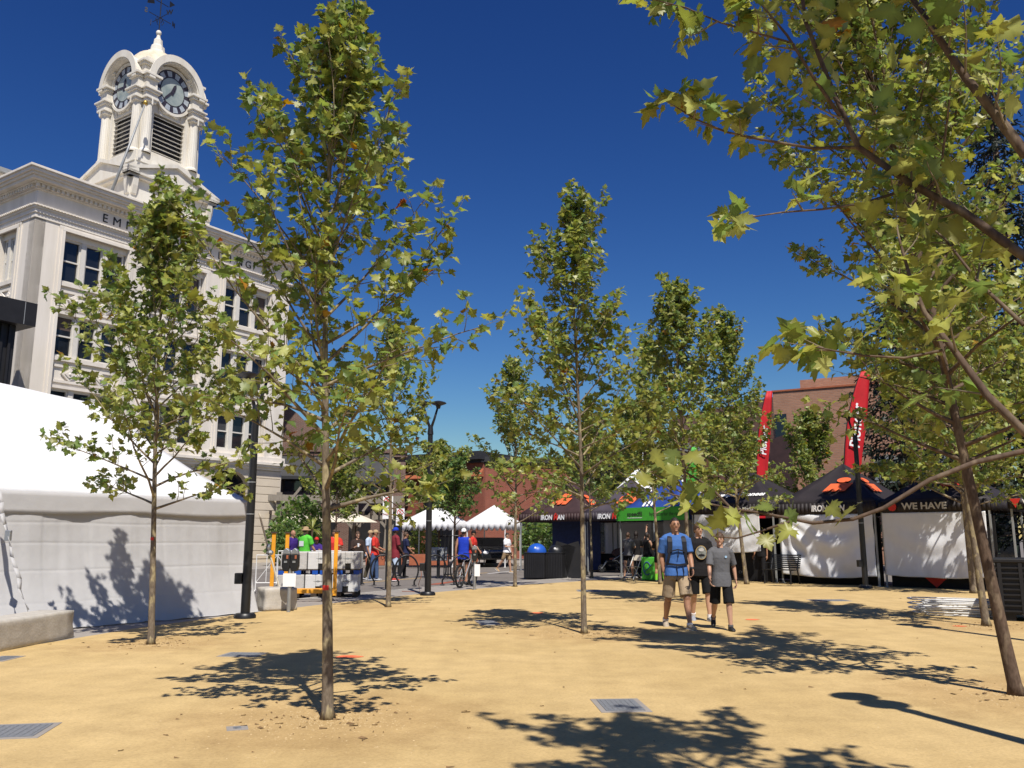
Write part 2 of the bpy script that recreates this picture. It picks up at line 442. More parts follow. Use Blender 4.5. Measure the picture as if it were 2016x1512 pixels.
# ================================================================== ground
def sheet(name, pts, z, m, kind='structure'):
    mb = MB(); mb.add([(p[0], p[1], z) for p in pts], [tuple(range(len(pts)))])
    o = mb.build(name, m)
    for p in o.data.polygons:
        if p.normal.z < 0: o.data.flip_normals(); break
    o['kind'] = kind
    return o
sheet('street', [(-600,-300),(600,-300),(600,900),(-600,900)], -0.035, 'asphalt')
EDGE = [(-8.4,-14),(-7.5,7.0),(-6.75,11.8),(-6.2,14.6),(-5.15,17.7),(-3.6,21.2),(-1.85,24.6),(0.6,28.2),(3.2,31.4),(5.6,33.6)]
SAND = EDGE + [(8.0,31.6),(12.2,27.3),(15.0,24.3),(24,16),(30,-14)]
sheet('plaza', SAND, 0.0, 'sand')
# pavement strip between plaza and street, with a real kerb step
def offset(pts, d):
    out = []
    for i, p in enumerate(pts):
        a = Vector(pts[max(0, i-1)]); b = Vector(pts[min(len(pts)-1, i+1)])
        t = (b - a).normalized(); n = Vector((-t.y, t.x))
        out.append((p[0] + n.x*d, p[1] + n.y*d))
    return out
E0 = offset(EDGE, 0.0); E1 = offset(EDGE, 1.5); E2 = offset(EDGE, 1.62)
mb = MB()
for i in range(len(EDGE)-1):
    a, b, c, d = E0[i], E0[i+1], E1[i+1], E1[i]
    mb.add([(a[0],a[1],-0.008),(b[0],b[1],-0.008),(c[0],c[1],-0.008),(d[0],d[1],-0.008)], [(0,1,2,3)])
o = mb.build('pavement', 'pavement'); o['kind'] = 'structure'
k = thing('kerb', 'kerb', 'kerb'); 
for q in ('label', 'category'): del k[q]
k['kind'] = 'structure'
acc = 0
for i in range(2, len(EDGE)-1):
    a, b = Vector(E1[i]), Vector(E1[i+1]); c, d = Vector(E2[i+1]), Vector(E2[i])
    n = max(1, int((b-a).length / 1.2))
    for j in range(n):
        t0, t1 = j/n + 0.004, (j+1)/n - 0.004
        p = [a.lerp(b, t0), a.lerp(b, t1), d.lerp(c, t1), d.lerp(c, t0)]
        m_ = MB(); m_.prism([(q.x, q.y) for q in p], -0.035, 0.012)
        m_.build('kerb_stone', 'kerb', k, bevel=0.012)
# second, raised pavement across the street in front of the shops
far = [(-15.5,33.0),(-10.5,40.5),(-6.5,46.5),(-0.5,48.5),(8,52)]
farb = offset(far, 9.0)
mb = MB()
for i in range(len(far)-1):
    a, b, c, d = far[i], far[i+1], farb[i+1], farb[i]
    mb.prism([a, b, c, d], -0.03, 0.10)
o = mb.build('far_pavement', 'pavement'); o['kind'] = 'structure'
# painted lines on the street
def line(a, b, wd, m, z=-0.031):
    a, b = Vector(a), Vector(b); t = (b-a).normalized(); n = Vector((-t.y, t.x)) * wd/2
    mb = MB(); mb.add([(*(a-n), z), (*(b-n), z), (*(b+n), z), (*(a+n), z)], [(0,1,2,3)])
    o = mb.build('road_marking', m); o['kind'] = 'structure'; return o
G = lambda x, y: gnd(x, y).to_2d()
line(G(420,1118), G(560,1103), 0.35, 'yellow_line')
line(G(700,1106), G(840,1106), 0.30, 'yellow_line')
line(G(690,1147), G(960,1126), 0.12, 'yellow_line')
line(G(960,1128), G(1040,1119), 0.10, 'white_paint')
line(G(640,1183), G(900,1152), 0.05, 'grate')
line(G(850,1149), G(915,1140), 0.35, 'red_line')

# utility covers in the sand (flush steel plates in a concrete ring)
def cover(x, y, wx, wy, rz, label):
    p = gnd(x, y)
    t = thing('utility_cover', label, 'utility cover', (p.x, p.y, 0.0), rz, 'utility covers set flush in the sand')
    a = MB(); a.bx(-wx/2, wx/2, -wy/2, wy/2, -0.03, 0.004); a.build('frame', 'pavement', t)
    b = MB(); b.bx(-wx/2+.05, wx/2-.05, -wy/2+.05, wy/2-.05, -0.02, 0.008)
    n = 7
    for i in range(n):
        xx = -wx/2+.09 + i*(wx-.18)/(n-1)
        b.bx(xx-.012, xx+.012, -wy/2+.08, wy/2-.08, 0.008, 0.0105)
    b.build('plate', 'grate', t)
cover(1221, 1389, 0.44, 0.62, R(4), 'square grey utility cover ringed in concrete, in open sun on bare sand')
cover(30, 1440, 0.50, 0.55, R(10), 'grey ribbed utility cover in the sand facing the concrete barrier')
cover(478, 1289, 0.52, 0.42, R(-6), 'grey utility cover beside the crown shadow of the young tree')
cover(467, 1434, 0.16, 0.16, R(20), 'small square valve lid near the tree with a mottled trunk')
cover(960, 1226, 0.36, 0.9, R(10), 'grey utility cover lying half in dappled tree shade')
cover(1160, 1163, 0.7, 0.9, R(0), 'grey utility cover in the sand near the folding chair')
cover(1632, 1182, 0.9, 0.6, R(0), 'grey utility cover in the sand facing the black canopy row')
cover(5, 1297, 0.3, 0.5, R(0), 'small grey utility cover next to the concrete barrier')
# orange spray marks
for (x, y, l) in ((686,1293,0.20),(1480,1220,0.16),(1890,1233,0.14),(1056,1207,0.2)):
    p = gnd(x, y); mb = MB(); rr = random.Random(int(x))
    n = 9; pts = [(math.cos(2*PI*i/n)*l*(.6+.4*rr.random()), math.sin(2*PI*i/n)*l*.8*(.6+.4*rr.random())) for i in range(n)]
    mb.add([(p.x+a, p.y+b, 0.004) for a, b in pts], [tuple(range(n))])
    o = mb.build('spray_mark', 'spray_orange'); o['kind'] = 'structure'

# loose grit, twigs and fallen leaves on the sand
def litter():
    rng = np.random.default_rng(5)
    V = []; Fc = []
    def put(n, smin, smax, gen, nearp=None):
        for _ in range(n):
            if nearp is not None and rng.random() < 0.75:
                c = nearp[rng.integers(len(nearp))]; a = rng.random()*2*PI; r = abs(rng.normal(0, 0.55)) + 0.08
                x, y = c[0] + r*math.cos(a), c[1] + r*math.sin(a)
            else:
                y = 4.8 + 17*rng.random()**1.6; x = (rng.random()*2-1) * y*0.62
            if x < -7 + max(0, (y-11.5))*0.42 : continue
            s = smin + (smax-smin)*rng.random()**2; gen(x, y, s)
    def peb(x, y, s):
        o = len(V); h = s*0.55
        a0 = rng.random()*6
        for k in range(5):
            a = a0 + k*2*PI/5; V.append((x+math.cos(a)*s*(.7+.5*rng.random()), y+math.sin(a)*s*(.7+.5*rng.random()), 0.0))
        V.append((x, y, h))
        for k in range(5): Fc.append((o+k, o+(k+1) % 5, o+5))
    bases = [gnd(645,1415), gnd(2000,1368), gnd(297,1268), gnd(1150,1247), gnd(1938,1232)]
    put(6500, 0.003, 0.011, peb, bases)
    mb = MB(); mb.v = V; mb.f = Fc; mb.mi = [0]*len(Fc)
    o = mb.build('grit', 'pebble'); o['kind'] = 'stuff'; tag(o, 'loose grit scattered over the sand', 'gravel')
    V.clear(); Fc.clear()
    def chip(x, y, s):
        o = len(V); a = rng.random()*6; c, q = math.cos(a), math.sin(a); wd = s*(.12+.4*rng.random())
        for u, v, z in ((-s,-wd,.002),(s,-wd,.006),(s,wd,.004),(-s,wd,.012)):
            V.append((x+u*c-v*q, y+u*q+v*c, z))
        Fc.append((o,o+1,o+2,o+3))
    put(420, 0.008, 0.04, chip, bases)
    mb = MB(); mb.v = list(V); mb.f = list(Fc); mb.mi = [0]*len(Fc)
    o = mb.build('leaf_litter', 'litter'); o['kind'] = 'stuff'; tag(o, 'dry leaf bits and twigs scattered over the sand', 'litter')
mat('pebble', (0.36, 0.25, 0.12), 0.9, c2=(0.58, 0.44, 0.24), scale=30)
mat('litter', (0.13, 0.075, 0.03), 0.9, c2=(0.26, 0.16, 0.07), scale=20)
litter()

# ================================================================== the white corner building with the clock tower
GA = Vector((8.0, 12.1)).normalized()
BRZ = math.atan2(GA.y, GA.x)
LB = 15.5
B = thing('corner_office_building', 'cream white four storey corner building with a domed clock tower', 'building', (-22.2, 37.9, 0), BRZ)
def bay_layout(L, nb, ends):
    pitch = (L - 2*ends) / nb
    return pitch
def wall_face(T, L, bays, prefix=''):
    """one facade in local x (0..L), front at y=0, openings recessed"""
    w_ = MB(T)
    # full height piers
    xs = [0] + [v for b in bays for v in b] + [L]
    for i in range(0, len(xs), 2):
        w_.bx(xs[i], xs[i+1], 0, 0.5, 6.1, 16.2)
    tiers = [(6.35, 8.35), (9.9, 11.9), (13.5, 15.65)]
    for (a, b) in bays:
        zz = 6.1
        for (z0, z1) in tiers:
            w_.bx(a, b, 0.16, 0.5, zz, z0); zz = z1
        w_.bx(a, b, 0.16, 0.5, zz, 16.2)
    w_.build('wall', 'stucco', B)
    tr = MB(T)
    for (a, b) in bays:
        # moulded bay surround, two steps
        for d, wd in ((0.05, 0.30), (0.10, 0.16)):
            tr.bx(a-wd, a-wd+0.14, -d, 0.0, 6.1, 15.95+wd*0.7)
            tr.bx(b+wd-0.14, b+wd, -d, 0.0, 6.1, 15.95+wd*0.7)
            tr.bx(a-wd, b+wd, -d-.004, 0.0, 15.95+wd*0.7-0.14, 15.95+wd*0.7)
        for (z0, z1) in ((8.35, 9.9), (11.9, 13.5)):
            tr.bx(a, b, 0.02, 0.16, z1-0.22, z1-0.02)        # sill course
            tr.bx(a+.12, b-.12, 0.08, 0.16, z1-0.52, z1-0.40)
            tr.bx(a+.12, b-.12, 0.08, 0.16, z0+0.30, z0+0.42)
            tr.bx(a, b, 0.05, 0.16, z0+0.02, z0+0.16)
    tr.build('moulding', 'stucco', B)
    for (a, b) in bays:
        for (z0, z1) in ((8.35, 9.9), (11.9, 13.5)):
            zc = (z0+z1)/2 - 0.03
            for fx in (0.27, 0.73):
                xc = a + (b-a)*fx; m_ = MB(T)
                m_.prism([(xc-.42, zc), (xc, zc-.36), (xc+.42, zc), (xc, zc+.36)], 0.075, 0.16, 'xz')
                o = m_.build('diamond_ornament', 'stucco', B, bevel=0.02)
                m2 = MB(T); m2.prism([(xc-.24, zc), (xc, zc-.20), (xc+.24, zc), (xc, zc+.20)], 0.04, 0.073, 'xz'); m2.ball((xc, .04, zc), (.07,.05,.07), 8, 6)
                m2.build('rosette', 'stucco', o)
        # windows: three sashes per bay
        n = 3; mul = 0.24; ww = (b - a - mul*(n-1) - 0.16) / n
        for (z0, z1) in tiers:
            for i in range(n):
                x0 = a + 0.08 + i*(ww+mul); x1 = x0 + ww
                g = MB(T); g.bx(x0, x1, 0.36, 0.38, z0+0.02, z1-0.04)
                wn_ = g.build('window', 'window_glass', B)
                fr = MB(T)
                fr.bx(x0-.001, x0+.07, 0.25, 0.355, z0, z1); fr.bx(x1-.07, x1+.001, 0.25, 0.355, z0, z1)
                fr.bx(x0+.07, x1-.07, 0.25, 0.355, z1-.09, z1); fr.bx(x0+.07, x1-.07, 0.25, 0.355, z0, z0+.09)
                zm = (z0+z1)/2
                fr.bx(x0+.07, x1-.07, 0.27, 0.355, zm-.035, zm+.035)
                fr.build('sash', 'sash', wn_)
                if BL.random() < .42:
                    bd_ = MB(T); hh_ = BL.choice((.3, .5, .7))*(z1-z0); bd_.bx(x0+.07, x1-.07, 0.352, 0.359, z1-.09-hh_, z1-.09); bd_.build('blind', BL.choice(('blind_grey', 'blind_warm')), wn_)
            fr = MB(T)
            for i in range(n-1):
                x0 = a + 0.08 + ww + i*(ww+mul)
                fr.bx(x0+.002, x0+mul-.002, 0.18, 0.45, z0, z1)
            fr.build('mullion', 'sash', B)
mat('blind_grey', (.05,.05,.052), .6, var=.2, stretch=(1,1,9), scale=3)
mat('blind_warm', (.085,.06,.05), .6, var=.2, stretch=(1,1,9), scale=3)
BL = random.Random(12)
bays = [(1.45, 4.75), (6.1, 9.4), (10.75, 14.05)]
I4 = Matrix.Identity(4)
wall_face(I4, LB, bays)
# left end face: local frame with x running from the back to the corner
DB = 13.0
Tend = Matrix.Translation((0, DB, 0)) @ Matrix.Rotation(R(-90), 4, 'Z')
wall_face(Tend, DB, [(1.2, 4.5), (5.6, 8.9), (8.0+2.2, 11.55)][:2] + [(9.9, 11.6)])
core = MB(); core.bx(0.45, LB-0.02, 0.45, DB, 0, 18.3)
core.bx(LB-0.05, LB, 0.02, DB, 6.1, 18.3)
core.build('core', 'window_dark', B)
sidew = MB(); sidew.bx(LB-0.03, LB+0.002, 0.0, DB, 0, 18.0); sidew.build('side_wall', 'stucco', B)
# entablature, wraps the two visible faces
def band(mb, p, z0, z1):
    """band projecting p from both faces"""
    mb.bx(-p, LB+p, -p, 0.3, z0, z1); mb.bx(-p, 0.3, 0.3, DB, z0, z1)
e = MB()
for p, z0, z1 in ((0.05,16.2,16.42),(0.10,16.422,16.62),(0.16,16.622,16.72),(0.22,16.722,16.80)): band(e, p, z0, z1)
e.build('architrave', 'stucco', B)
e = MB(); band(e, 0.02, 16.802, 17.55); e.build('frieze', 'stucco', B)
e = MB()
for p, z0, z1 in ((0.12,17.552,17.62),(0.30,17.78,17.86),(0.52,17.862,18.02),(0.62,18.022,18.14),(0.72,18.142,18.30),(0.80,18.302,18.42)): band(e, p, z0, z1)
e.bx(0.0, LB, 0.3, DB, 17.9, 18.35)
e.build('cornice', 'stucco', B, bevel=0.015)
e = MB()
band(e, 0.14, 17.622, 17.778)
x = -0.2
while x < LB+0.2:
    e.bx(x, x+0.13, -0.26, -0.14, 17.625, 17.775); x += 0.235
y = 0.05
while y < DB:
    e.bx(-0.26, -0.14, y, y+0.13, 17.625, 17.775); y += 0.235
o = e.build('dentil_course', 'stucco', B); o['kind'] = 'stuff'
e = MB(); x = -0.1
while x < LB:
    e.bx(x, x+0.09, -0.27, -0.22, 16.722, 16.795); x += 0.16
y = 0.05
while y < DB:
    e.bx(-0.27, -0.22, y, y+0.09, 16.722, 16.795); y += 0.16
o = e.build('bead_course', 'stucco', B); o['kind'] = 'stuff'
s_ = 'EMPIRE BUILDING'
xx = 3.35; step = 0.635
for ch in s_:
    if ch != ' ':
        m_ = MB(); text(m_, ch, 0.62, frame((xx, -0.035, 17.17), (1,0,0), (0,0,1)), ext=0.012)
        m_.build('letter', 'dark_print', B)
    xx += step
# belt course over the ground floor and rusticated base
e = MB()
for p, z0, z1 in ((0.06,5.35,5.5),(0.22,5.502,5.62),(0.32,5.622,5.78),(0.12,5.782,6.098)): band(e, p, z0, z1)
e.build('belt_course', 'stucco', B, bevel=0.01)
for (a, b) in ((0, 2.3), (5.0, 6.0), (9.5, 10.5), (13.2, 15.5)):
    for i in range(11):
        m_ = MB(); z0 = 0.32 + i*0.455
        m_.bx(a, b, 0, 0.5, z0, z0+0.425); o = m_.build('stone_course', 'stucco_base', B, bevel=0.012)
e = MB(); e.bx(0, LB, 0.03, 0.5, 0.0, 0.318)
for (a, b) in ((0, 2.3), (5.0, 6.0), (9.5, 10.5), (13.2, 15.5)): e.bx(a+.02, b-.02, 0.05, 0.5, 0.318, 5.35)
e.build('plinth', 'stucco_base', B)
for (a, b) in ((2.3, 5.0), (6.0, 9.5), (10.5, 13.2)):
    m_ = MB(); m_.bx(a, b, 0.42, 0.44, 0.3, 4.2); g = m_.build('shopfront', 'window_glass', B)
    f_ = MB()
    for t_ in np.linspace(a, b, 5): f_.bx(t_-.05, t_+.05, 0.3, 0.415, 0.3, 4.2)
    f_.bx(a, b, 0.28, 0.415, 2.6, 2.75); f_.build('shopfront_frame', 'wood_dark', g)
    # arched spandrel
    n = 14; rr = (b-a)/2; xc = (a+b)/2; zc = 4.2; hh = 1.0
    arc = [(xc+rr*math.cos(PI*i/n), zc+hh*math.sin(PI*i/n)) for i in range(n+1)]
    m_ = MB()
    for i in range(n):
        p, q = arc[i], arc[i+1]
        m_.prism([p, (p[0], 5.35), (q[0], 5.35), q], 0.02, 0.42, 'xz')
    m_.build('arch_spandrel', 'stucco_base', B)
    m_ = MB(); m_.prism(arc[1:-1] + [(a+.02, 4.2), (b-.02, 4.2)][:0] , 0.40, 0.43, 'xz'); m_.build('fanlight', 'window_glass', B)
    k_ = MB(); k_.prism([(xc-.18, 5.05), (xc+.18, 5.05), (xc+.26, 5.55), (xc-.26, 5.55)], -0.16, 0.05, 'xz'); k_.build('keystone', 'stucco_base', B, bevel=.03)
m_ = MB(); m_.bx(0.02, 0.45, 0.5, DB, 0, 5.35); m_.build('end_wall', 'stucco_base', B)
# roof house at the back left
m_ = MB(); m_.bx(0.8, 5.0, 7.0, 12.2, 18.35, 20.6); ph = m_.build('roof_house', 'stucco', B)
m_ = MB(); m_.bx(0.5, 5.3, 6.7, 12.5, 20.6, 20.85); m_.build('roof_slab', 'grey_metal', ph)

# ---- clock tower
TC = Matrix.Translation((7.25, 2.85, 0)) @ Matrix.Diagonal((.9, .9, 1, 1))
def four():
    return [TC @ Matrix.Rotation(k*PI/2, 4, 'Z') for k in range(4)]
P = 3.0
ped = MB(TC); ped.bx(-P+.25, P-.25, -P+.25, P-.25, 18.3, 20.3); ped.bx(-2.3, 2.3, -2.3, 2.3, 20.3, 21.25)
ped.build('tower_pedestal', 'tower_white', B)
for q, T in enumerate(four()):
    pe = MB(T)
    # pediment
    pe.bx(-P, P, -P, -P+.6, 20.05, 20.2); pe.bx(-P-.12, P+.12, -P-.12, -P+.6, 20.202, 20.32)
    for s in (-1, 1):
        a = (s*(P+.12), 20.33); b = (0, 21.35)
        pe.prism([a, (s*(P+.12), 20.5), (0, 21.55), b], -P-.12, -P+.5, 'xz')
    pe.prism([(-P+.1, 20.33), (P-.1, 20.33), (0, 21.36)], -P+.05, -P+.5, 'xz')
    pd = pe.build('pediment', 'tower_white', B)
    for s in (-1, 1):
        br = MB(T); xb = s*(P-.45)
        br.prism([(-P+.02, 19.2), (-P+.02, 20.04), (-P+.30, 20.04), (-P+.30, 19.2)][:0] or [(-P+.0, 20.04), (-P+.26, 20.04), (-P+.26, 19.1), (-P+.16, 19.15), (-P+.05, 19.6)], xb-.17, xb+.17, 'yz')
        br.build('bracket', 'tower_white', pd, bevel=.02)
    # base moulding and shaft wall
    sh = MB(T)
    sh.bx(-2.25, 2.25, -2.35, -2.0, 21.252, 21.42); sh.bx(-2.15, 2.15, -2.22, -1.9, 21.422, 21.9)
    for s in (-1, 1):
        sh.bx(s*1.45-.35, s*1.45+.35, -1.92, -1.5, 21.9, 25.2)
    sh.bx(-1.1, 1.1, -1.86, -1.5, 21.9, 22.25)
    sh.bx(-1.1, 1.1, -1.86, -1.5, 24.55, 25.3)
    sh.bx(-1.1, 1.1, -1.55, -1.4, 22.25, 24.55, 1)
    sh.build('shaft_face', ['tower_white', 'window_dark'], B)
    for i in range(9):
        sl = MB(T); zc = 22.32 + i*0.255
        sl.obx((0, -1.72, zc+.06), (2.18, 0.13, 0.045), Matrix.Rotation(R(28), 3, 'X'))
        sl.build('slat', 'tower_white', B)
    sw = MB(T)   # garland swag between the louvre and the clock
    for (xa, xb) in ((-.75, 0), (0, .75)):
        pts = [(xa + (xb-xa)*t, -1.92, 24.98 - 0.22*math.sin(PI*t)) for t in np.linspace(0, 1, 7)]
        sw.tube(pts, [.04, .06, .08, .09, .08, .06, .04], 6)
    for xa in (-.78, .78): sw.tube([(xa, -1.9, 25.05), (xa, -1.9, 24.62)], [.06, .02], 6)
    sw.build('garland', 'tower_white', B, smooth='all')
    for s in (-1, 1):
        cm = MB(T); n = 20; xc = s*1.62; yc = -2.06
        prof = [(.36,21.9),(.36,22.0),(.31,22.06),(.285,22.12),(.275,23.2),(.255,24.75),(.27,24.8)]
        vs = []; fs = []
        nn = 32
        for r_, z_ in prof:
            for k_ in range(nn):
                a_ = 2*PI*k_/nn; fl = 0.94 if (k_ % 2 and 22.1 < z_ < 24.78) else 1.0
                vs.append((xc+r_*fl*math.cos(a_), yc+r_*fl*math.sin(a_), z_))
        for i in range(len(prof)-1):
            for k_ in range(nn):
                k2 = (k_+1) % nn; fs.append((i*nn+k_, i*nn+k2, (i+1)*nn+k2, (i+1)*nn+k_))
        cm.add(vs, fs); cl = cm.build('column', 'tower_white', B)
        cp = MB(T); cp.bx(xc-.34, xc+.34, yc-.34, yc+.34, 24.8, 24.95); cp.bx(xc-.42, xc+.42, yc-.42, yc+.42, 24.952, 25.1)
        cp.bx(xc-.05, xc+.05, yc-.46, yc-.42, 24.6, 25.0)
        cp.build('capital', 'tower_white', cl, bevel=.02)
        en = MB(T)   # entablature block over the column with two cornices
        en.bx(xc-.40, xc+.40, yc-.36, -1.4, 25.102, 25.32); en.bx(xc-.48, xc+.48, yc-.46, -1.4, 25.322, 25.44); en.bx(xc-.56, xc+.56, yc-.54, -1.4, 25.442, 25.54)
        en.bx(xc-.36, xc+.36, yc-.28, -1.4, 25.542, 26.15)
        en.bx(xc-.44, xc+.44, yc-.40, -1.4, 26.152, 26.28); en.bx(xc-.54, xc+.54, yc-.50, -1.4, 26.282, 26.42)
        en.build('entablature_block', 'tower_white', B, bevel=.012)
    # clock wall, hood and dial
    cw = MB(T); n = 24; zc = 26.15
    arc = [(1.5*math.cos(PI*i/n), zc + 1.5*math.sin(PI*i/n)) for i in range(n+1)]
    cw.prism(arc + [(-1.5, 25.3), (1.5, 25.3)], -1.90, -1.3, 'xz'); cw.build('clock_wall', 'tower_white', B)
    hd = MB(T)
    def ringseg(r0, r1, y0, y1):
        for i in range(n):
            a0, a1 = PI*i/n, PI*(i+1)/n
            hd.prism([(r0*math.cos(a0), zc+r0*math.sin(a0)), (r1*math.cos(a0), zc+r1*math.sin(a0)), (r1*math.cos(a1), zc+r1*math.sin(a1)), (r0*math.cos(a1), zc+r0*math.sin(a1))], y0, y1, 'xz')
    ringseg(1.5, 1.80, -2.36, -0.6); ringseg(1.50, 1.88, -2.46, -2.362); ringseg(1.57, 1.96, -2.54, -2.462)
    hd.build('arched_hood', 'tower_white', B, smooth=True)
    def disc(mb, r, y0, y1, nn=40, r0=None, mi=0):
        if r0 is None:
            mb.prism([(r*math.cos(2*PI*i/nn), zc+r*math.sin(2*PI*i/nn)) for i in range(nn)], y0, y1, 'xz', mi)
        else:
            for i in range(nn):
                a0, a1 = 2*PI*i/nn, 2*PI*(i+1)/nn
                mb.prism([(r0*math.cos(a0), zc+r0*math.sin(a0)), (r*math.cos(a0), zc+r*math.sin(a0)), (r*math.cos(a1), zc+r*math.sin(a1)), (r0*math.cos(a1), zc+r0*math.sin(a1))], y0, y1, 'xz', mi)
    dl = MB(T); disc(dl, 1.27, -1.97, -1.902, mi=1); disc(dl, 0.80, -1.99, -1.972, mi=0)
    dial = dl.build('clock_dial', ['glass_clock', 'clock_ring'], B)
    rg = MB(T); disc(rg, 1.42, -2.05, -1.903, r0=1.27); rg.build('dial_rim', 'tower_white', dial, smooth=True)
    for k_ in range(12):   # light panes between the dark hour bars
        a0, a1 = 2*PI*(k_+.24)/12, 2*PI*(k_+.80)/12
        nm = MB(T); nm.prism([(r_*math.cos(a_), zc+r_*math.sin(a_)) for r_, a_ in ((.88,a0),(1.20,a0),(1.20,a1),(.88,a1))], -1.986, -1.973, 'xz'); nm.build('hour_pane', 'clock_pane', dial)
    hn = MB(T)
    for ang, ln, wd in ((R(68), .55, .11), (R(228), .95, .07)) if q == 0 else ((R(84), .55, .11), (R(176), .95, .07)):
        dx, dz = math.cos(ang), math.sin(ang)
        hn.prism([(-dz*wd-dx*.2, zc+dx*wd-dz*.2), (dz*wd-dx*.2, zc-dx*wd-dz*.2), (dz*wd*.9+dx*ln*.7, zc-dx*wd*.9+dz*ln*.7), (dx*ln, zc+dz*ln), (-dz*wd*.9+dx*ln*.7, zc+dx*wd*.9+dz*ln*.7)], -2.02, -2.00, 'xz')
    disc(hn, .10, -2.03, -1.998, 14); hn.build('clock_hands', 'clock_ring', dial)
at_ = MB(TC)
at_.bx(-1.38, 1.38, -1.38, 1.38, 21.25, 26.3); at_.bx(-1.5, 1.5, -1.5, 1.5, 26.3, 27.4)
for sx in (-1, 1):
    for sy in (-1, 1):
        at_.bx(sx*1.55-.45, sx*1.55+.45, sy*1.55-.45, sy*1.55+.45, 26.42, 27.0); at_.bx(sx*1.55-.56, sx*1.55+.56, sy*1.55-.56, sy*1.55+.56, 27.002, 27.14); at_.bx(sx*1.55-.66, sx*1.55+.66, sy*1.55-.66, sy*1.55+.66, 27.142, 27.28)
        at_.bx(sx*1.3-.35, sx*1.3+.35, sy*1.3-.35, sy*1.3+.35, 27.28, 27.75)
at_.build('attic', 'tower_white', B, bevel=.012)
dm = MB(TC); dm.lathe([(1.75,27.3),(1.78,27.55),(1.70,27.95),(1.50,28.35),(1.18,28.7),(.78,28.92),(.60,29.0)], 24)
dmo = dm.build('dome', 'dome_paint', B, smooth='all')
fn = MB(TC); fn.lathe([(.66,28.9),(.62,29.1),(.46,29.2),(.42,29.5),(.30,29.6),(.26,29.95),(.15,30.05),(.10,30.25),(.06,30.3)], 8); fn.build('finial', 'tower_white', dmo)
fn = MB(TC); fn.ball((0,0,30.42), .17, 14, 10); fn.build('ball', 'tower_white', dmo, smooth='all')
wv = MB(TC); wv.tube([(0,0,30.5),(0,0,33.1)], .035, 8)
for k_, (dx, dy) in enumerate(((1,0),(0,1),(-1,0),(0,-1))):
    wv.tube([(0,0,31.4),(dx*.8,dy*.8,31.4)], .022, 6)
    wv.tube([(dx*.16,dy*.16,31.0),(dx*.3,dy*.3,31.2),(dx*.16,dy*.16,31.38)], .02, 6)
    text(wv, 'NESW'[k_], .42, frame((dx*1.0, dy*1.0, 31.42), (dx or .5, dy or .5, 0) if k_ % 2 == 0 else (dx+.5, dy, 0), (0,0,1)), ext=.015, bold=.012)
wv.tube([(-.75,-.35,32.15),(.75,.35,32.6)], .025, 6)
wv.prism([(.62,32.38),(.62,32.8),(1.0,32.72)], -.01, .01, 'xz')
wv.prism([(-.95,31.9),(-.95,32.25),(-.5,32.3),(-.45,32.1)], -.01, .01, 'xz')
wv.build('weather_vane', 'black_metal', dmo)
# leaning flagpole on the cornice
Bm = Matrix.Translation((-22.2, 37.9, 0)) @ Matrix.Rotation(BRZ, 4, 'Z')
fp_a = Vector((3.35, -0.35, 18.42)); fp_b = Bm.inverted() @ at(285, 206, 42.0)
FPt = thing('flagpole', 'leaning bare grey flagpole with gold ball, on the cornice below the clock tower', 'flagpole', Bm @ fp_a, BRZ)
m_ = MB(); d_ = fp_b - fp_a; m_.tube([(0,0,0), d_*0.5, d_], [.075,.06,.04], 10); m_.build('pole', 'grey_metal', FPt, smooth='all')
m_ = MB(); m_.ball(d_*1.02, .13, 12, 8); m_.build('ball', 'gold', FPt, smooth='all')
m_ = MB(); m_.bx(-.16,.16,-.16,.16,0.0,.12); m_.build('socket', 'grey_metal', FPt)

# ================================================================== dark ribbed building at the left
DKt = thing('black_ribbed_building', 'black building with flat fascia and vertical ribs left of the white building', 'building', Bm @ Vector((-1.0, -2.5, 0)), BRZ)
m_ = MB(); m_.bx(-14, -0.55, 0.0, 1.2, 0, 10.3); m_.build('wall', 'black_panel', DKt)
m_ = MB(); m_.bx(-14, 0, -0.5, 1.6, 10.3, 11.3); fa = m_.build('fascia', 'black_panel', DKt)
for i in range(9):
    m_ = MB(); m_.bx(-1.6*i-.012-.5, -1.6*i+.012-.5, -.506, -.5, 10.32, 11.28); m_.build('seam', 'grey_metal', fa)
for i in range(40):
    m_ = MB(); x0 = -0.75 - i*0.32; m_.bx(x0-.1, x0, -.10, 0.0, 0.0, 10.28); m_.build('rib', 'black_panel', DKt)

# ================================================================== old brick building with pergola
def local(px, py_unused, Y, rz, name, label, cat):
    p = at(px, 1000, Y); return thing(name, label, cat, (p.x, p.y, 0), rz)
OB = thing('brick_pub_building', 'old dark brick building with sloping dark awnings beside the white building', 'building', (-15.4, 56.0, 0), R(10))
m_ = MB(); m_.bx(0, 8.4, 0, 10, 0, 7.2); m_.build('wall', 'brick_old', OB)
m_ = MB(); m_.prism([(0,7.2),(3.4,7.2),(3.1,8.4),(2.0,8.8),(1.2,9.6),(0,10.4)], -.05, 0.5, 'xz'); m_.build('parapet', 'brick_old', OB)
m_ = MB(); m_.bx(-.1, 8.5, -.3, 0.1, 7.05, 7.3); m_.bx(-.1,8.5,-.2,.1,6.8,7.05); m_.bx(0, 8.4, -.18, 0, 4.15, 4.4); m_.build('cornice', 'brick_old', OB)
for (x0, x1, z0, z1, d) in ((0.3, 3.3, 5.2, 7.0, 1.0), (3.6, 7.6, 4.9, 7.3, 1.4)):
    m_ = MB(); m_.prism([(0, z1), (-d, z0+.2), (-d, z0), (0, z0)], x0, x1, 'yz'); m_.build('awning', 'roof_dark', OB)
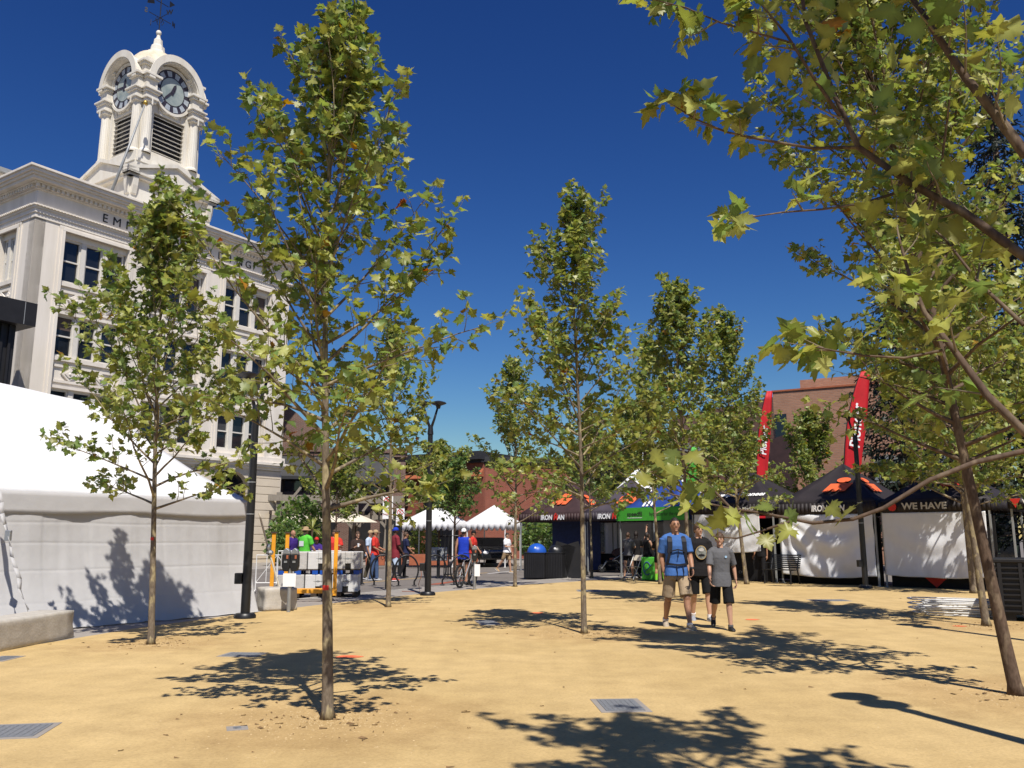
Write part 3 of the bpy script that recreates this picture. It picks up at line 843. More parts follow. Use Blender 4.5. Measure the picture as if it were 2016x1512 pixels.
for x0 in (0.6, 2.1, 4.2, 6.0):
    m_ = MB(); m_.bx(x0, x0+1.1, -.04, .02, 4.5, 6.4); wv_ = m_.build('window', 'window_glass', OB)
    f_ = MB(); f_.bx(x0-.1, x0, -.1, .0, 4.4, 6.5); f_.bx(x0+1.1, x0+1.2, -.1, .0, 4.4, 6.5); f_.bx(x0, x0+1.1, -.1, 0, 5.4, 5.5); f_.build('frame', 'wood_dark', wv_)
for x0 in (0.4, 2.6, 4.8, 6.8):
    m_ = MB(); m_.bx(x0, x0+1.4, -.05, .02, .2, 3.2); m_.build('door', 'window_dark', OB)

PG = thing('pergola', 'weathered grey timber pergola with braced posts in front of the dark brick building', 'pergola', (-13.6, 50.5, 0.1), R(12))
for ix, x0 in enumerate((0, 2.2, 4.4, 6.4)):
    for iy, y0 in enumerate((0, 2.6)):
        m_ = MB(); m_.bx(x0-.16, x0+.16, y0-.16, y0+.16, 0, 4.6 if ix in (1, 2) else 4.0); pst = m_.build('post', 'wood_grey', PG)
        if iy == 0:
            for s in (-1, 1):
                b_ = MB(); b_.bar((x0+s*.1, y0, 1.9), (x0+s*1.0, y0, 2.9), .16, .16); b_.build('brace', 'wood_grey', pst)
for y0 in (-.2, 2.4):
    m_ = MB(); m_.bx(-.8, 7.2, y0-.1, y0+.0, 3.5, 3.85); m_.build('beam', 'wood_grey', PG)
    m_ = MB(); m_.bx(-.6, 7.0, y0+.06, y0+.18, 2.45, 2.7); m_.build('rail', 'wood_grey', PG)
for i in range(16):
    m_ = MB(); x0 = -.5+i*.48; m_.bx(x0, x0+.12, -.7, 3.2, 2.72, 2.92); m_.build('rafter', 'wood_dark', PG)
for x0 in (0.2, 2.6, 4.8):
    m_ = MB(); m_.bar((x0, -.25, 2.9), (x0+1.0, -.25, 4.3), .2, .14); m_.build('diagonal', 'wood_grey', PG)
for k_, (x0, y0) in enumerate(((-12.2, 49.2), (-10.6, 49.4), (-9.0, 50.0))):
    u = thing('patio_umbrella', 'cream patio umbrella under the timber pergola', 'umbrella', (x0, y0, 0.1), 0, 'cream umbrellas in the pub patio')
    m_ = MB(); m_.lathe([(1.25,2.25),(1.2,2.28),(.6,2.55),(.06,2.75)], 8); m_.build('canopy', 'cream_cloth', u)
    m_ = MB(); m_.tube([(0,0,0),(0,0,2.85)], .03, 8); m_.build('pole', 'wood_dark', u)

# ================================================================== central brick shops
def building(name, label, o, rz, L, D, H, wallm, cornm, cornh=0.55, over=0.5, wins=(), band_=None, group=None):
    b = thing(name, label, 'building', o, rz)
    m_ = MB(); m_.bx(0, L, 0.0, D, 0, H); m_.build('wall', wallm, b)
    m_ = MB(); m_.bx(-.1, L+.1, -over, D, H, H+cornh); m_.bx(-.05, L+.05, -over*.5, D, H-.2, H-.002); m_.build('cornice', cornm, b)
    if band_:
        m_ = MB(); m_.prism([(0.0, band_[1]), (-.45, band_[0]+.05), (-.45, band_[0]), (0.0, band_[0])], -.02, L+.02, 'yz'); m_.build('sloped_ledge', 'terracotta', b)
    for (x0, x1, z0, z1) in wins:
        m_ = MB(); m_.bx(x0, x1, -.03, .05, z0, z1); w_ = m_.build('window', 'window_glass', b)
        f_ = MB()
        f_.bx(x0-.08, x0, -.10, 0, z0-.08, z1+.08); f_.bx(x1, x1+.08, -.10, 0, z0-.08, z1+.08); f_.bx(x0, x1, -.10, 0, z1, z1+.08); f_.bx(x0, x1, -.14, 0, z0-.1, z0)
        n = max(1, int((x1-x0)/.9))
        for i in range(1, n): f_.bx(x0+(x1-x0)*i/n-.03, x0+(x1-x0)*i/n+.03, -.08, 0, z0, z1)
        f_.bx(x0, x1, -.07, 0, (z0+z1)/2-.03, (z0+z1)/2+.03)
        f_.build('frame', 'black_metal', w_)
    return b
def span(x0, x1, Y0, Y1):
    a = at(x0, 900, Y0); b = at(x1, 900, Y1); v = Vector((b.x-a.x, b.y-a.y)); return (a.x, a.y, 0), math.atan2(v.y, v.x), v.length
o_, rz_, L_ = span(700, 952, 64, 58)
building('brick_shop_building', 'two storey red brick shop with black cornice and orange ledge behind the white popup tents', o_, rz_, L_, 12, 6.7, 'brick_red', 'roof_dark', 0.55, 0.6,
         [(1.0,2.4,3.7,5.2),(3.6,5.0,3.7,5.2),(6.6,9.2,3.5,5.5),(1.0,3.0,.4,2.9),(4.0,6.2,.4,2.9),(7.0,9.4,.4,2.9)], (5.55, 6.1))
o_, rz_, L_ = span(954, 1150, 58.2, 60)
building('plain_brick_building', 'plain red brick wall building with dark roofline beyond the maroon canopy', o_, rz_, L_, 12, 6.55, 'brick_red', 'roof_dark', 0.35, 0.25,
         [(3.0,5.4,.6,2.9),(2.6,2.8,.6,2.9),(5.6,6.8,.2,2.9)])
o_, rz_, L_ = span(1152, 1345, 60, 56)
building('grey_roof_brick_building', 'brick building with overhanging grey flat roof behind the white peaked tents', o_, rz_, L_, 14, 7.3, 'brick_old', 'roof_grey', 0.35, 1.1,
         [(.6,2.2,4.6,6.5),(2.8,4.6,4.6,6.5),(5.2,6.3,4.6,6.5),(.5,2.4,.6,3.2),(3.2,5.4,.6,3.2)])
# brick shopping centre on the right, two stepped blocks
o_, rz_, L_ = span(1528, 1990, 52, 46)
MC = thing('brick_shopping_centre', 'tall blank brick shopping centre of stepped blocks beyond the red flags', 'building', o_, rz_)
m_ = MB(); m_.bx(0, L_, 0, 8, 0, 10.3); m_.build('wall', 'brick_mall', MC)
m_ = MB(); m_.prism([(0,0),(0,12),(-8.5,9),(-8.5,6)], 0, 10.0); m_.build('side_wing', 'brick_mall', MC)
m_ = MB(); m_.bx(1.2, L_+3, 2.5, 12, 10.3, 11.35); m_.build('upper_block', 'brick_mall', MC)
m_ = MB(); m_.bx(-.05, L_, -.06, 8.1, 10.3, 10.4); m_.build('coping', 'terracotta', MC)
m_ = MB(); m_.bx(0.05, 0.75, -.08, .3, 6.7, 8.9); m_.build('window', 'window_glass', MC)
m_ = MB(); m_.prism([(-.3, 3.5), (1.2, 3.5), (1.0, 7.6), (-.1, 7.3)], -.9, .0, 'xz'); m_.build('fin', 'tent_plum', MC)
m_ = MB(); m_.bx(5.6, L_, -1.2, .0, 4.5, 6.0); m_.build('canopy', 'roof_grey', MC)
m_ = MB(); m_.bx(5.8, L_, -.05, .02, .2, 4.4); m_.build('shopfront', 'window_glass', MC)
# ================================================================== trees
def leaf_outline(detail):
    if detail == 2:
        half = [(0.0,0.0),(0.10,-0.07),(0.30,-0.13),(0.27,0.0),(0.52,0.06),(0.40,0.17),(0.62,0.40),(0.47,0.40),(0.42,0.50),(0.25,0.47),(0.30,0.68),(0.17,0.70),(0.10,0.86),(0.0,1.0)]
    elif detail == 1:
        half = [(0.0,0.0),(0.28,-0.11),(0.25,0.02),(0.50,0.10),(0.60,0.42),(0.27,0.46),(0.22,0.72),(0.0,1.0)]
    else:
        half = [(0.0,0.0),(0.34,-0.06),(0.56,0.36),(0.26,0.48),(0.0,1.0)]
    full = half + [(-x, y) for x, y in half[-2:0:-1]]
    return full
def leaf_template(detail):
    o = leaf_outline(detail)
    def z(x, y): return 0.16*abs(x) - 0.20*y*y + 0.05*math.sin(6*y+4*x)
    pts = [(x, y+0.02, z(x, y)) for x, y in o]
    c = (0.0, 0.36, z(0, .36) - 0.02)
    vs = pts + [c]; n = len(pts)
    fs = [(i, (i+1) % n, n) for i in range(n)]
    # petiole
    k = len(vs); vs += [(-0.018, -0.42, 0.05), (0.018, -0.42, 0.05), (0.015, 0.03, 0.0), (-0.015, 0.03, 0.0)]
    fs += [(k, k+1, k+2), (k, k+2, k+3)]
    return np.array(vs, float), np.array(fs, int)
LEAF = {d: leaf_template(d) for d in (0, 1, 2)}
PAL = np.array((1.28,1.38,1.36))*np.array([(0.175,0.190,0.040),(0.150,0.178,0.042),(0.225,0.222,0.055),(0.125,0.160,0.042),(0.250,0.240,0.075),(0.190,0.180,0.038),(0.105,0.145,0.040)])
def tints(rng, n, warm=0.006, pal=None):
    p = PAL if pal is None else pal
    c = p[rng.integers(len(p), size=n)] * rng.uniform(0.72, 1.28, (n, 1))
    hot = rng.random(n) < warm
    c[hot] = np.array([0.36, 0.20, 0.03]) * rng.uniform(.6, 1.2, (hot.sum(), 1))
    hot = rng.random(n) < warm*0.25
    c[hot] = np.array([0.26, 0.07, 0.02])
    return c
def mesh_np(name, V, Fa, colr=None, m='leaf', smooth=False):
    me = bpy.data.meshes.new(name)
    nv, nf = len(V), len(Fa); k = Fa.shape[1]
    me.vertices.add(nv); me.vertices.foreach_set('co', V.astype(np.float32).ravel())
    me.loops.add(nf*k); me.loops.foreach_set('vertex_index', Fa.astype(np.int32).ravel())
    me.polygons.add(nf); me.polygons.foreach_set('loop_start', np.arange(0, nf*k, k, dtype=np.int32))
    if colr is not None:
        a = me.attributes.new('tint', 'FLOAT_COLOR', 'POINT')
        a.data.foreach_set('color', np.hstack([colr, np.ones((nv, 1))]).astype(np.float32).ravel())
    me.materials.append(M[m]); me.update()
    if smooth: me.polygons.foreach_set('use_smooth', [True]*nf)
    return me
def frames(rng, D, up=0.75, rnd=0.75):
    """leaf frames: y along D (drooping), z normal"""
    n = len(D)
    Y = D + rng.normal(0, .35, (n, 3)); Y[:, 2] -= 0.15
    Y /= np.linalg.norm(Y, axis=1)[:, None] + 1e-9
    Nn = rng.normal(0, rnd, (n, 3)); Nn[:, 2] += up; Nn += D*0.25 + np.array(SUN_DIR)*0.35
    Nn -= Y * (Nn*Y).sum(1)[:, None]; Nn /= np.linalg.norm(Nn, axis=1)[:, None] + 1e-9
    X = np.cross(Y, Nn)
    return np.stack([X, Y, Nn], axis=2)     # columns
LEAFOBJ = {}
def vein(v):
    """leaf blades are paler along the midrib and yellow towards the teeth"""
    r = np.hypot(v[:, 0], v[:, 1]-.36)
    k = 1.22 - .42*np.minimum(1, r/.55) + .25*np.maximum(0, r-.5)
    return np.stack([k*(1+.25*np.maximum(0, r-.45)), k, k], axis=1)
def leaf_meshes(detail):
    if detail not in LEAFOBJ:
        rng = np.random.default_rng(77); out = []
        T = tints(rng, 14, 0.0)
        T[13] = (0.34, 0.17, 0.03)
        for i in range(14):
            v, f = LEAF[detail]; vv = v.copy(); vv[:, 2] = vv[:, 2]*rng.uniform(-.5, 2.4) + 0.16*np.sin(3*vv[:, 0]*(1+i % 4) + i)*np.abs(vv[:, 0]) - .18*rng.random()*np.abs(vv[:, 1])**2
            out.append(mesh_np('leaf', vv, f, np.repeat(T[i:i+1]*rng.uniform(.8, 1.2), len(vv), 0)*vein(vv)))
        LEAFOBJ[detail] = out
    return LEAFOBJ[detail]

class Tree:
    def __init__(s, seed):
        s.rng = np.random.default_rng(seed); s.rd = random.Random(seed)
        s.br = MB(); s.tw = MB(); s.P = []; s.D = []; s.S = []
    def leaf(s, p, d, size):
        s.P.append(tuple(p)); s.D.append(tuple(d)); s.S.append(size)
    def twig(s, p, d, L, r, size, nl, sub=0):
        """thin shoot with alternate leaves and a terminal tuft"""
        rd = s.rd; pts = [Vector(p)]; dd = Vector(d).normalized(); n = 4
        for i in range(n):
            dd = (dd + Vector((rd.gauss(0,.10), rd.gauss(0,.10), 0.05+rd.gauss(0,.08)))).normalized()
            pts.append(pts[-1] + dd*L/n)
        s.tw.tube(pts, [max(.0018, r*(1-.72*i/n)) for i in range(n+1)], 4, cap=False)
        for i in range(nl):
            t = (0.18 + 0.82*(i+.5*rd.random())/nl)*n; k = min(n-1, int(t)); p_ = pts[k].lerp(pts[k+1], t-k)
            side = Vector((rd.gauss(0,1), rd.gauss(0,1), rd.gauss(0,.5))); side = (side - dd*side.dot(dd)).normalized()
            dl = (dd*0.45 + side).normalized(); sz = size*rd.uniform(.45, 1.2)
            s.leaf(p_ + dl*sz*0.42, dl, sz)
        for i in range(2 + (nl > 4)):
            dl = (dd + Vector((rd.gauss(0,.5), rd.gauss(0,.5), rd.gauss(0,.3)))).normalized(); sz = size*rd.uniform(.5, 1.0)
            s.leaf(pts[-1] + dl*sz*.4, dl, sz)
    def limb(s, pts, r0, r1, size, dens=1.0, start=0.25, sublen=0.42, bare=False):
        """a branch polyline with side shoots"""
        rd = s.rd; pts = [Vector(p) for p in pts]; n = len(pts)
        s.br.tube(pts, [r0 + (r1-r0)*(i/(n-1))**.8 for i in range(n)], 6 if r0 < .03 else 9, cap=False)
        if bare: return
        L = sum((pts[i+1]-pts[i]).length for i in range(n-1))
        ns = max(3, int(L*(1-start)/0.125*dens))
        for j in range(ns):
            t = (start + (1-start)*(j+.8*rd.random())/ns)*(n-1); k = min(n-2, int(t)); p = pts[k].lerp(pts[k+1], t-k)
            d = (pts[k+1]-pts[k]).normalized()
            side = Vector((rd.gauss(0,1), rd.gauss(0,1), rd.gauss(0.25,.5))); side = (side - d*side.dot(d)).normalized()
            u = t/(n-1)
            s.twig(p, d*0.55 + side*0.85 + Vector((0,0,.15)), sublen*rd.uniform(.45, 1.15)*(1.15-.55*u), .0055, size, rd.choice((4,5,6,7)))
        s.twig(pts[-1], pts[-1]-pts[-2], sublen*.6, r1, size, 5)
    def grow(s, H, z0, Rm, prof, nprim, r0, size, lean=(0,0), dens=1.0, wob=0.04, sublen=.42, skip=None, ezlow=24):
        rd = s.rd; n = 18; tp = []
        ph = rd.random()*6; 
        for i in range(n+1):
            t = i/n
            tp.append(Vector((lean[0]*t + wob*math.sin(ph+5*t)*t*H*.22, lean[1]*t + wob*math.cos(ph*1.7+4.3*t)*t*H*.22, H*0.93*t)))
        s.tp = tp
        rad = [max(.010, r0*(1-.90*(i/n)**.9)) for i in range(n+1)]
        tp.insert(1, tp[0].lerp(tp[1], .22)); rad.insert(1, r0*1.02); rad[0] = r0*1.42
        s.trunk = (tp, rad)
        def trunk(h):
            t = max(0.5, min(.999*n, h/(H*.93)*n)); k = int(t); return tp[k+1].lerp(tp[k+2], t-k) if k else tp[1].lerp(tp[2], t), rad[k+1]
        for i in range(nprim):
            u = (i+rd.random()*.9)/nprim; h = z0 + (H*0.90-z0)*u**0.92
            az = i*2.39996 + rd.gauss(0,.35)
            Rr = Rm*np.interp(u, prof[0], prof[1])*rd.uniform(.72, 1.15)
            if skip and skip(u, az): continue
            e = R(ezlow + 44*min(1, u*1.3) + rd.gauss(0, 7)); L = max(.16, min(Rr/math.cos(e)*.92, (H*.97-h)/math.sin(e)*rd.uniform(.6,.98)))
            p, tr = trunk(h); d = Vector((math.cos(az)*math.cos(e), math.sin(az)*math.cos(e), math.sin(e)))
            pts = [p]; m_ = 6 if L > .6 else 4
            for k in range(m_):
                bend = (0.07 if u > .25 else -0.02)
                d = (d + Vector((rd.gauss(0,.07), rd.gauss(0,.07), bend + rd.gauss(0,.05)))).normalized()
                pts.append(pts[-1] + d*L/m_)
            s.limb(pts, min(tr*.6, .008+.014*L), .003, size, dens, 0.22 if u > .2 else .3, sublen*(1.12-.62*u))
        for i in range(7):   # leader tuft
            p, tr = trunk(H*(.80+.02*i)); s.twig(p, Vector((rd.gauss(0,.6), rd.gauss(0,.6), .8)), .15, .004, size, 5)
    def finish(s, base, label, group, detail, nobj=0, bark='bark', warm=.006, collar=True, pal=None, name='plane_tree', flag=None):
        t = thing(name, label, 'tree', base, 0, group)
        tb = MB(); tb.tube(s.trunk[0], s.trunk[1], 12, cap=True)
        tro = tb.build('trunk', bark, t, smooth='all')
        s.br.build('branches', bark, tro, smooth='all')['kind'] = 'stuff'
        s.tw.build('twigs', 'twig', tro, smooth='all')['kind'] = 'stuff'
        if flag:
            p0 = s.trunk[0]; h = flag; H_ = p0[-1].z; q = h/H_*(len(p0)-1); k = int(q); pc = p0[k].lerp(p0[k+1], q-k)
            fm = MB(); rr = s.trunk[1][k]*1.03; fm.add([pc+Vector((rr*math.sin(a_), -rr*math.cos(a_), z_)) for z_ in (-.02,.02) for a_ in (-.9,-.55,-.2,.15,.5)], [(i_,i_+1,i_+6,i_+5) for i_ in range(4)]); fm.build('red_tag', 'red_print', tro, solid=.002)
        P, D, S = np.array(s.P), np.array(s.D), np.array(s.S)
        keep = np.ones(len(P), bool)
        Rm = frames(s.rng, D); C = tints(s.rng, len(P), warm, pal)
        crown = None
        dist = np.linalg.norm(P + np.array(base) - np.array([0, 0, CAM_H]), axis=1)
        score = S/dist
        # only leaves inside the camera's view are candidates for separate objects
        W = P + np.array(base); dep = W[:, 1]*ct + (W[:, 2]-CAM_H)*st
        u = W[:, 0]/np.maximum(dep, .01)*F + CX; v = CY - ((W[:, 2]-CAM_H)*ct - W[:, 1]*st)/np.maximum(dep, .01)*F
        vis = (dep > .2) & (u > 0) & (u < 2016) & (v > 0) & (v < 1512)
        idx = np.argsort(-(score*vis))[:nobj] if nobj else np.array([], int)
        keep[idx] = False
        v, f = LEAF[detail]; n = keep.sum()
        Rk = Rm[keep] * S[keep][:, None, None]; Rk[:, :, 2] *= s.rng.uniform(-.6, 2.6, (n, 1))
        V = np.einsum('nij,vj->nvi', Rk, v) + P[keep][:, None, :]
        Fa = (f[None] + (np.arange(n)*len(v))[:, None, None]).reshape(-1, 3)
        me = mesh_np('crown', V.reshape(-1, 3), Fa, np.repeat(C[keep], len(v), 0)*np.tile(vein(v), (n, 1)))
        crown = bpy.data.objects.new('crown', me); col.objects.link(crown); crown.parent = t; crown['kind'] = 'stuff'
        ms = leaf_meshes(2)
        for i in idx:
            Mx = Matrix((Rm[i]*S[i]).tolist()).to_4x4(); Mx.translation = Vector(P[i])
            linked('leaf', ms[13 if s.rng.random() < .008 else int(s.rng.integers(13))], crown, Mx)
        print('tree', name, 'leaves', len(P))
        return t

PROF = ([0, .10, .3, .5, .7, .85, 1], [.92, 1.06, 1.0, .74, .44, .22, .05])
GRP = 'young plane trees in the sand plaza'
def simple_tree(seed, px, py, top, label, detail, nobj=0, prof=None, Rm=1.2, z0=1.9, nprim=34, r0=.055, size=.12, dens=1.0, ground=None, lean=(0,0), bark='bark', H=None, flag=None, **k):
    b = ground if ground is not None else gnd(px, py)
    if H is None: H = at(px, top, b.y).z
    t = Tree(seed); t.grow(H, z0, Rm, prof or PROF, nprim, r0, size, lean=lean, dens=dens, **k)
    return t.finish(tuple(b), label, GRP, detail, nobj, bark, flag=flag)
simple_tree(11, 645, 1415, -22, 'tall plane tree with mottled trunk and red tag, nearest the double lamp post', 2, 300, Rm=1.25, z0=1.65, nprim=58, r0=.049, size=.102, dens=1.25, flag=1.32, lean=(-.24,0))
simple_tree(12, 297, 1268, 338, 'plane tree standing against the big white tent wall', 2, 300, Rm=1.62, z0=1.8, nprim=54, r0=.048, size=.112, dens=1.35, lean=(-.30,0), sublen=.36, prof=([0,.1,.3,.5,.65,.8,1],[.95,1.05,1.0,.70,.42,.18,.05]), flag=1.72)
simple_tree(13, 764, 1195, 615, 'slim plane tree beside the round hoop bicycle racks', 1, 0, Rm=1.25, z0=2.0, nprim=36, r0=.055, size=.115, dens=1.1)
simple_tree(14, 1150, 1247, 348, 'tall plane tree with pale trunk, alone in the open sand', 2, 300, Rm=1.35, z0=1.85, nprim=58, r0=.047, size=.110, dens=1.3, lean=(-.07,0))
simple_tree(15, 1014, 1155, 684, 'plane tree beside the woman in the white shirt', 1, 0, Rm=1.55, z0=1.9, nprim=40, r0=.058, size=.125, dens=1.2)
simple_tree(16, 1165, 1137, 770, 'thin plane tree in front of the dark blue tent wall', 1, 0, Rm=1.7, z0=2.4, nprim=34, r0=.058, size=.13, dens=1.1)
simple_tree(17, 1300, 1150, 636, 'plane tree behind the man carrying a backpack', 1, 0, Rm=1.5, z0=2.1, nprim=40, r0=.058, size=.13, dens=1.3, lean=(-.3,0))
simple_tree(18, 1356, 1188, 522, 'tall plane tree behind the boy in the black shirt', 1, 0, Rm=1.55, z0=2.0, nprim=48, r0=.06, size=.125, dens=1.4)
simple_tree(19, 1470, 1150, 578, 'plane tree with a leaning trunk before the low white curtain', 1, 0, Rm=1.75, z0=2.1, nprim=48, r0=.07, size=.13, dens=1.45, lean=(-.6,0))
simple_tree(20, 1600, 1100, 795, 'plane tree behind the black canopies, before the brick shopping centre', 1, 0, Rm=1.75, z0=1.8, nprim=44, r0=.08, size=.16, dens=1.3, ground=Vector((12.6,36,0)))
simple_tree(21, 1917, 1168, 420, 'plane tree between the white curtain and the pile of white poles', 1, 0, Rm=2.6, z0=2.2, nprim=72, r0=.085, size=.125, dens=1.9, lean=(-.25,0), H=9.5)
simple_tree(22, 1942, 1232, 300, 'plane tree with a yellowish trunk beside the pile of white poles', 1, 0, prof=([0,.2,.6,1],[.8,.85,.95,.5]), Rm=1.65, z0=2.1, nprim=64, r0=.065, size=.115, dens=1.7, lean=(-.5,0), H=9.0)
simple_tree(23, 2002, 1368, -80, 'plane tree with a thick brown trunk next to the black crate', 1, 300, prof=([0,.15,.4,.7,1],[.5,.72,1,.85,.4]), Rm=2.1, z0=2.1, nprim=66, r0=.064, size=.100, dens=1.55, lean=(-.95,.25), H=8.6, bark='bark_brown')

# the near tree whose trunk stands outside the frame: hand laid limbs
def near_tree():
    t = Tree(31); base = Vector((2.35, 2.75, 0))
    def A(*pts): return [at(x, y, Y) - base for x, y, Y in pts]
    H = 7.6
    t.grow(H, 3.9, 1.45, ([0, .2, .5, .8, 1], [.8, 1, .85, .5, .15]), 34, .085, .108, lean=(-.15, -.1), dens=1.0)
    def tr(h):
        q = h/(H*.93)*18; k = int(q)+1; return t.tp[k].lerp(t.tp[k+1], q-k+1)
    S = .106
    t.limb([tr(2.0)] + A((2016,505,3.2),(1900,420,3.3),(1790,360,3.4),(1690,290,3.5),(1640,180,3.6),(1585,40,3.7),(1570,-90,3.8)), .024, .008, S, .75, .2)
    t.limb([tr(2.5)] + A((2016,300,3.0),(1960,225,3.05),(1900,150,3.1),(1845,70,3.15),(1785,-20,3.2),(1700,-160,3.3)), .026, .008, S, .8, .2)
    t.limb(A((1690,290,3.5),(1600,292,3.45),(1500,275,3.4),(1430,260,3.38),(1370,235,3.35),(1330,210,3.3)), .008, .003, S*.92, 1.3, .35, .12)
    t.limb(A((1655,230,3.55),(1600,150,3.5),(1550,70,3.45),(1500,10,3.45),(1480,-60,3.4)), .009, .003, S, .7, .2, .22)
    t.limb(A((1560,85,3.45),(1490,65,3.4),(1420,45,3.38),(1350,15,3.35),(1290,0,3.3)), .006, .0025, S*.85, 1.5, .15, .16)
    t.limb(A((1780,375,3.4),(1700,400,3.4),(1620,412,3.4),(1540,418,3.35),(1475,428,3.3)), .007, .0025, S*.85, 1.1, .4, .18)
    t.limb([tr(1.55)] + A((2016,850,2.95),(1945,780,3.0),(1875,685,3.1),(1820,615,3.2),(1790,540,3.25),(1770,470,3.3)), .020, .005, S*.95, .7, .3, .3)
    t.limb(A((1855,690,3.15),(1780,705,3.15),(1700,700,3.15),(1640,690,3.1),(1590,680,3.1)), .006, .0025, S, 1.1, .45, .14)
    t.limb([tr(1.7)] + A((2016,888,2.85),(1920,910,2.85),(1830,945,2.85),(1740,1000,2.87),(1680,1022,2.88),(1600,1030,2.9),(1500,1010,2.92),(1430,1000,2.95),(1370,985,2.97),(1310,970,3.0)), .0115, .0025, S*.82, bare=True)
    t.limb(A((1440,1002,2.95),(1400,960,2.97),(1350,930,3.0),(1300,925,3.0),(1278,930,3.0)), .005, .002, S*.82, bare=True)
    t.limb(A((1560,1025,2.9),(1500,1045,2.9),(1450,1060,2.9),(1400,1055,2.92)), .005, .002, S*.8, bare=True)
    rs_ = random.Random(6)
    for (x, y) in ((1300,920),(1282,902),(1328,932),(1272,944),(1344,902),(1318,898),(1356,972),(1332,985),(1378,988),(1350,996),(1398,980),(1372,962),(1396,1042),(1440,1016),(1466,1034),(1412,1020),(1478,1028),(1494,1062),(1530,1038),(1552,1052),(1560,1022),(1642,1004),(1664,1012),(1448,1010),(1505,1000)):
        q = at(x, y, 2.9+rs_.uniform(-.08,.08)) - base; d = Vector((rs_.gauss(-.4,.5), rs_.gauss(0,.4), rs_.gauss(-.5,.4))).normalized(); sz = rs_.uniform(.06,.088)
        t.leaf(q - d*sz*.4, d, sz)
    t.limb(A((2016,640,3.1),(1930,560,3.2),(1860,470,3.3),(1800,420,3.35)), .010, .003, S, .8, .2, .3)
    return t.finish(tuple(base), 'near plane tree whose long limbs of big leaves overhang the sand', GRP, 2, 300, 'bark_brown')
near_tree()

# street trees by the road
def round_tree(seed, base, H, z0, Rm, label, n=26, size=.13, pal=None):
    t = Tree(seed); t.grow(H, z0, Rm, ([0,.2,.5,.8,1],[.6,1,1,.75,.3]), n, .07, size, dens=1.5, ezlow=30)
    return t.finish(base, label, 'street trees along the road', 0, 0, 'bark_brown', .0, pal=pal, name='street_tree')
DK = PAL*np.array([.55, .72, .75])
round_tree(41, tuple(gnd(895, 1139)), 4.4, 1.9, 1.15, 'dark round street tree inside the black metal tree guard', 34, .13, DK)
round_tree(42, (3.4, 43.0, 0), 4.2, 1.8, 1.2, 'small dark tree behind the stroller by the white tent wall', 30, .15, DK)
round_tree(43, (-4.0, 47.5, .1), 6.8, 2.0, 2.2, 'leafy tree beyond the cyclists, by the brick shop', 34, .2)
round_tree(44, (-9.0, 44.5, .1), 6.0, 2.0, 1.9, 'leafy tree at the end of the timber pergola', 34, .18)
round_tree(45, (7.2, 47.0, .1), 9.2, 2.6, 2.6, 'tall leafy tree behind the white peaked tents', 44, .22)
round_tree(46, (11.5, 46.0, .1), 8.2, 2.6, 2.4, 'leafy tree behind the second red flag', 40, .22)
round_tree(47, (4.6, 49.5, .1), 7.8, 2.6, 2.3, 'leafy tree between the brick building and white peaked tents', 40, .22)

# dark conifers at the right
def conifer(seed, base, H, Rm, label):
    rng = np.random.default_rng(seed); rd = random.Random(seed)
    t = thing('redwood_tree', label, 'tree', base, 0, 'dark redwoods beyond the canopies')
    m_ = MB(); m_.tube([(0,0,0),(0,0,H*.5),(0,0,H)], [.45,.28,.04], 10); tk = m_.build('trunk', 'bark_brown', t, smooth='all')
    bm_ = MB(); P = []; D = []
    n = int(H*9)
    for i in range(n):
        h = 1.6 + (H-1.8)*i/n; az = i*2.4 + rd.random(); L = Rm*(1-(h/H))**.75*rd.uniform(.65, 1.15) + .25
        d = Vector((math.cos(az), math.sin(az), -.12)); p0 = Vector((0,0,h)); p1 = p0 + d*L + Vector((0,0,-.15*L))
        bm_.tube([p0, p0.lerp(p1,.5)+Vector((0,0,.08*L)), p1], [.035,.02,.008], 4, cap=False)
        k = int(L*30)
        tt = rng.random(k)**.7; pos = np.array(p0)[None]*(1-tt[:,None]) + np.array(p1)[None]*tt[:,None] + rng.normal(0,1,(k,3))*np.array([.22,.22,.12])*(.4+L*.25)
        P.append(pos); dd = rng.normal(0,.6,(k,3)) + np.array([d.x,d.y,-.5]); D.append(dd/np.linalg.norm(dd,axis=1)[:,None])
    bm_.build('branches', 'bark_brown', tk)['kind'] = 'stuff'
    P = np.concatenate(P); D = np.concatenate(D); S = rng.uniform(.16,.38,len(P))
    Rk = frames(rng, D, .5, .8)*S[:,None,None]
    v = np.array([(-.16,0,0),(.16,0,0),(.10,.9,-.08),(0,1.0,-.1),(-.10,.9,-.08)]); f = np.array([(0,1,2),(0,2,4),(4,2,3)])
    V = np.einsum('nij,vj->nvi', Rk, v) + P[:,None,:]
    Fa = (f[None] + (np.arange(len(P))*5)[:,None,None]).reshape(-1,3)
    C = np.array([(.012,.020,.010)])*rng.uniform(.6,1.6,(len(P),1))
    me = mesh_np('crown', V.reshape(-1,3), Fa, np.repeat(C,5,0), 'needle')
    o = bpy.data.objects.new('crown', me); col.objects.link(o); o.parent = t; o['kind'] = 'stuff'
conifer(51, (18.3, 39.5, 0), 15.0, 3.9, 'dark redwood tree in front of the brick shopping centre')
conifer(52, (22.0, 36.5, 0), 23.0, 4.8, 'dark redwood tree behind the black crate and thick trunk')
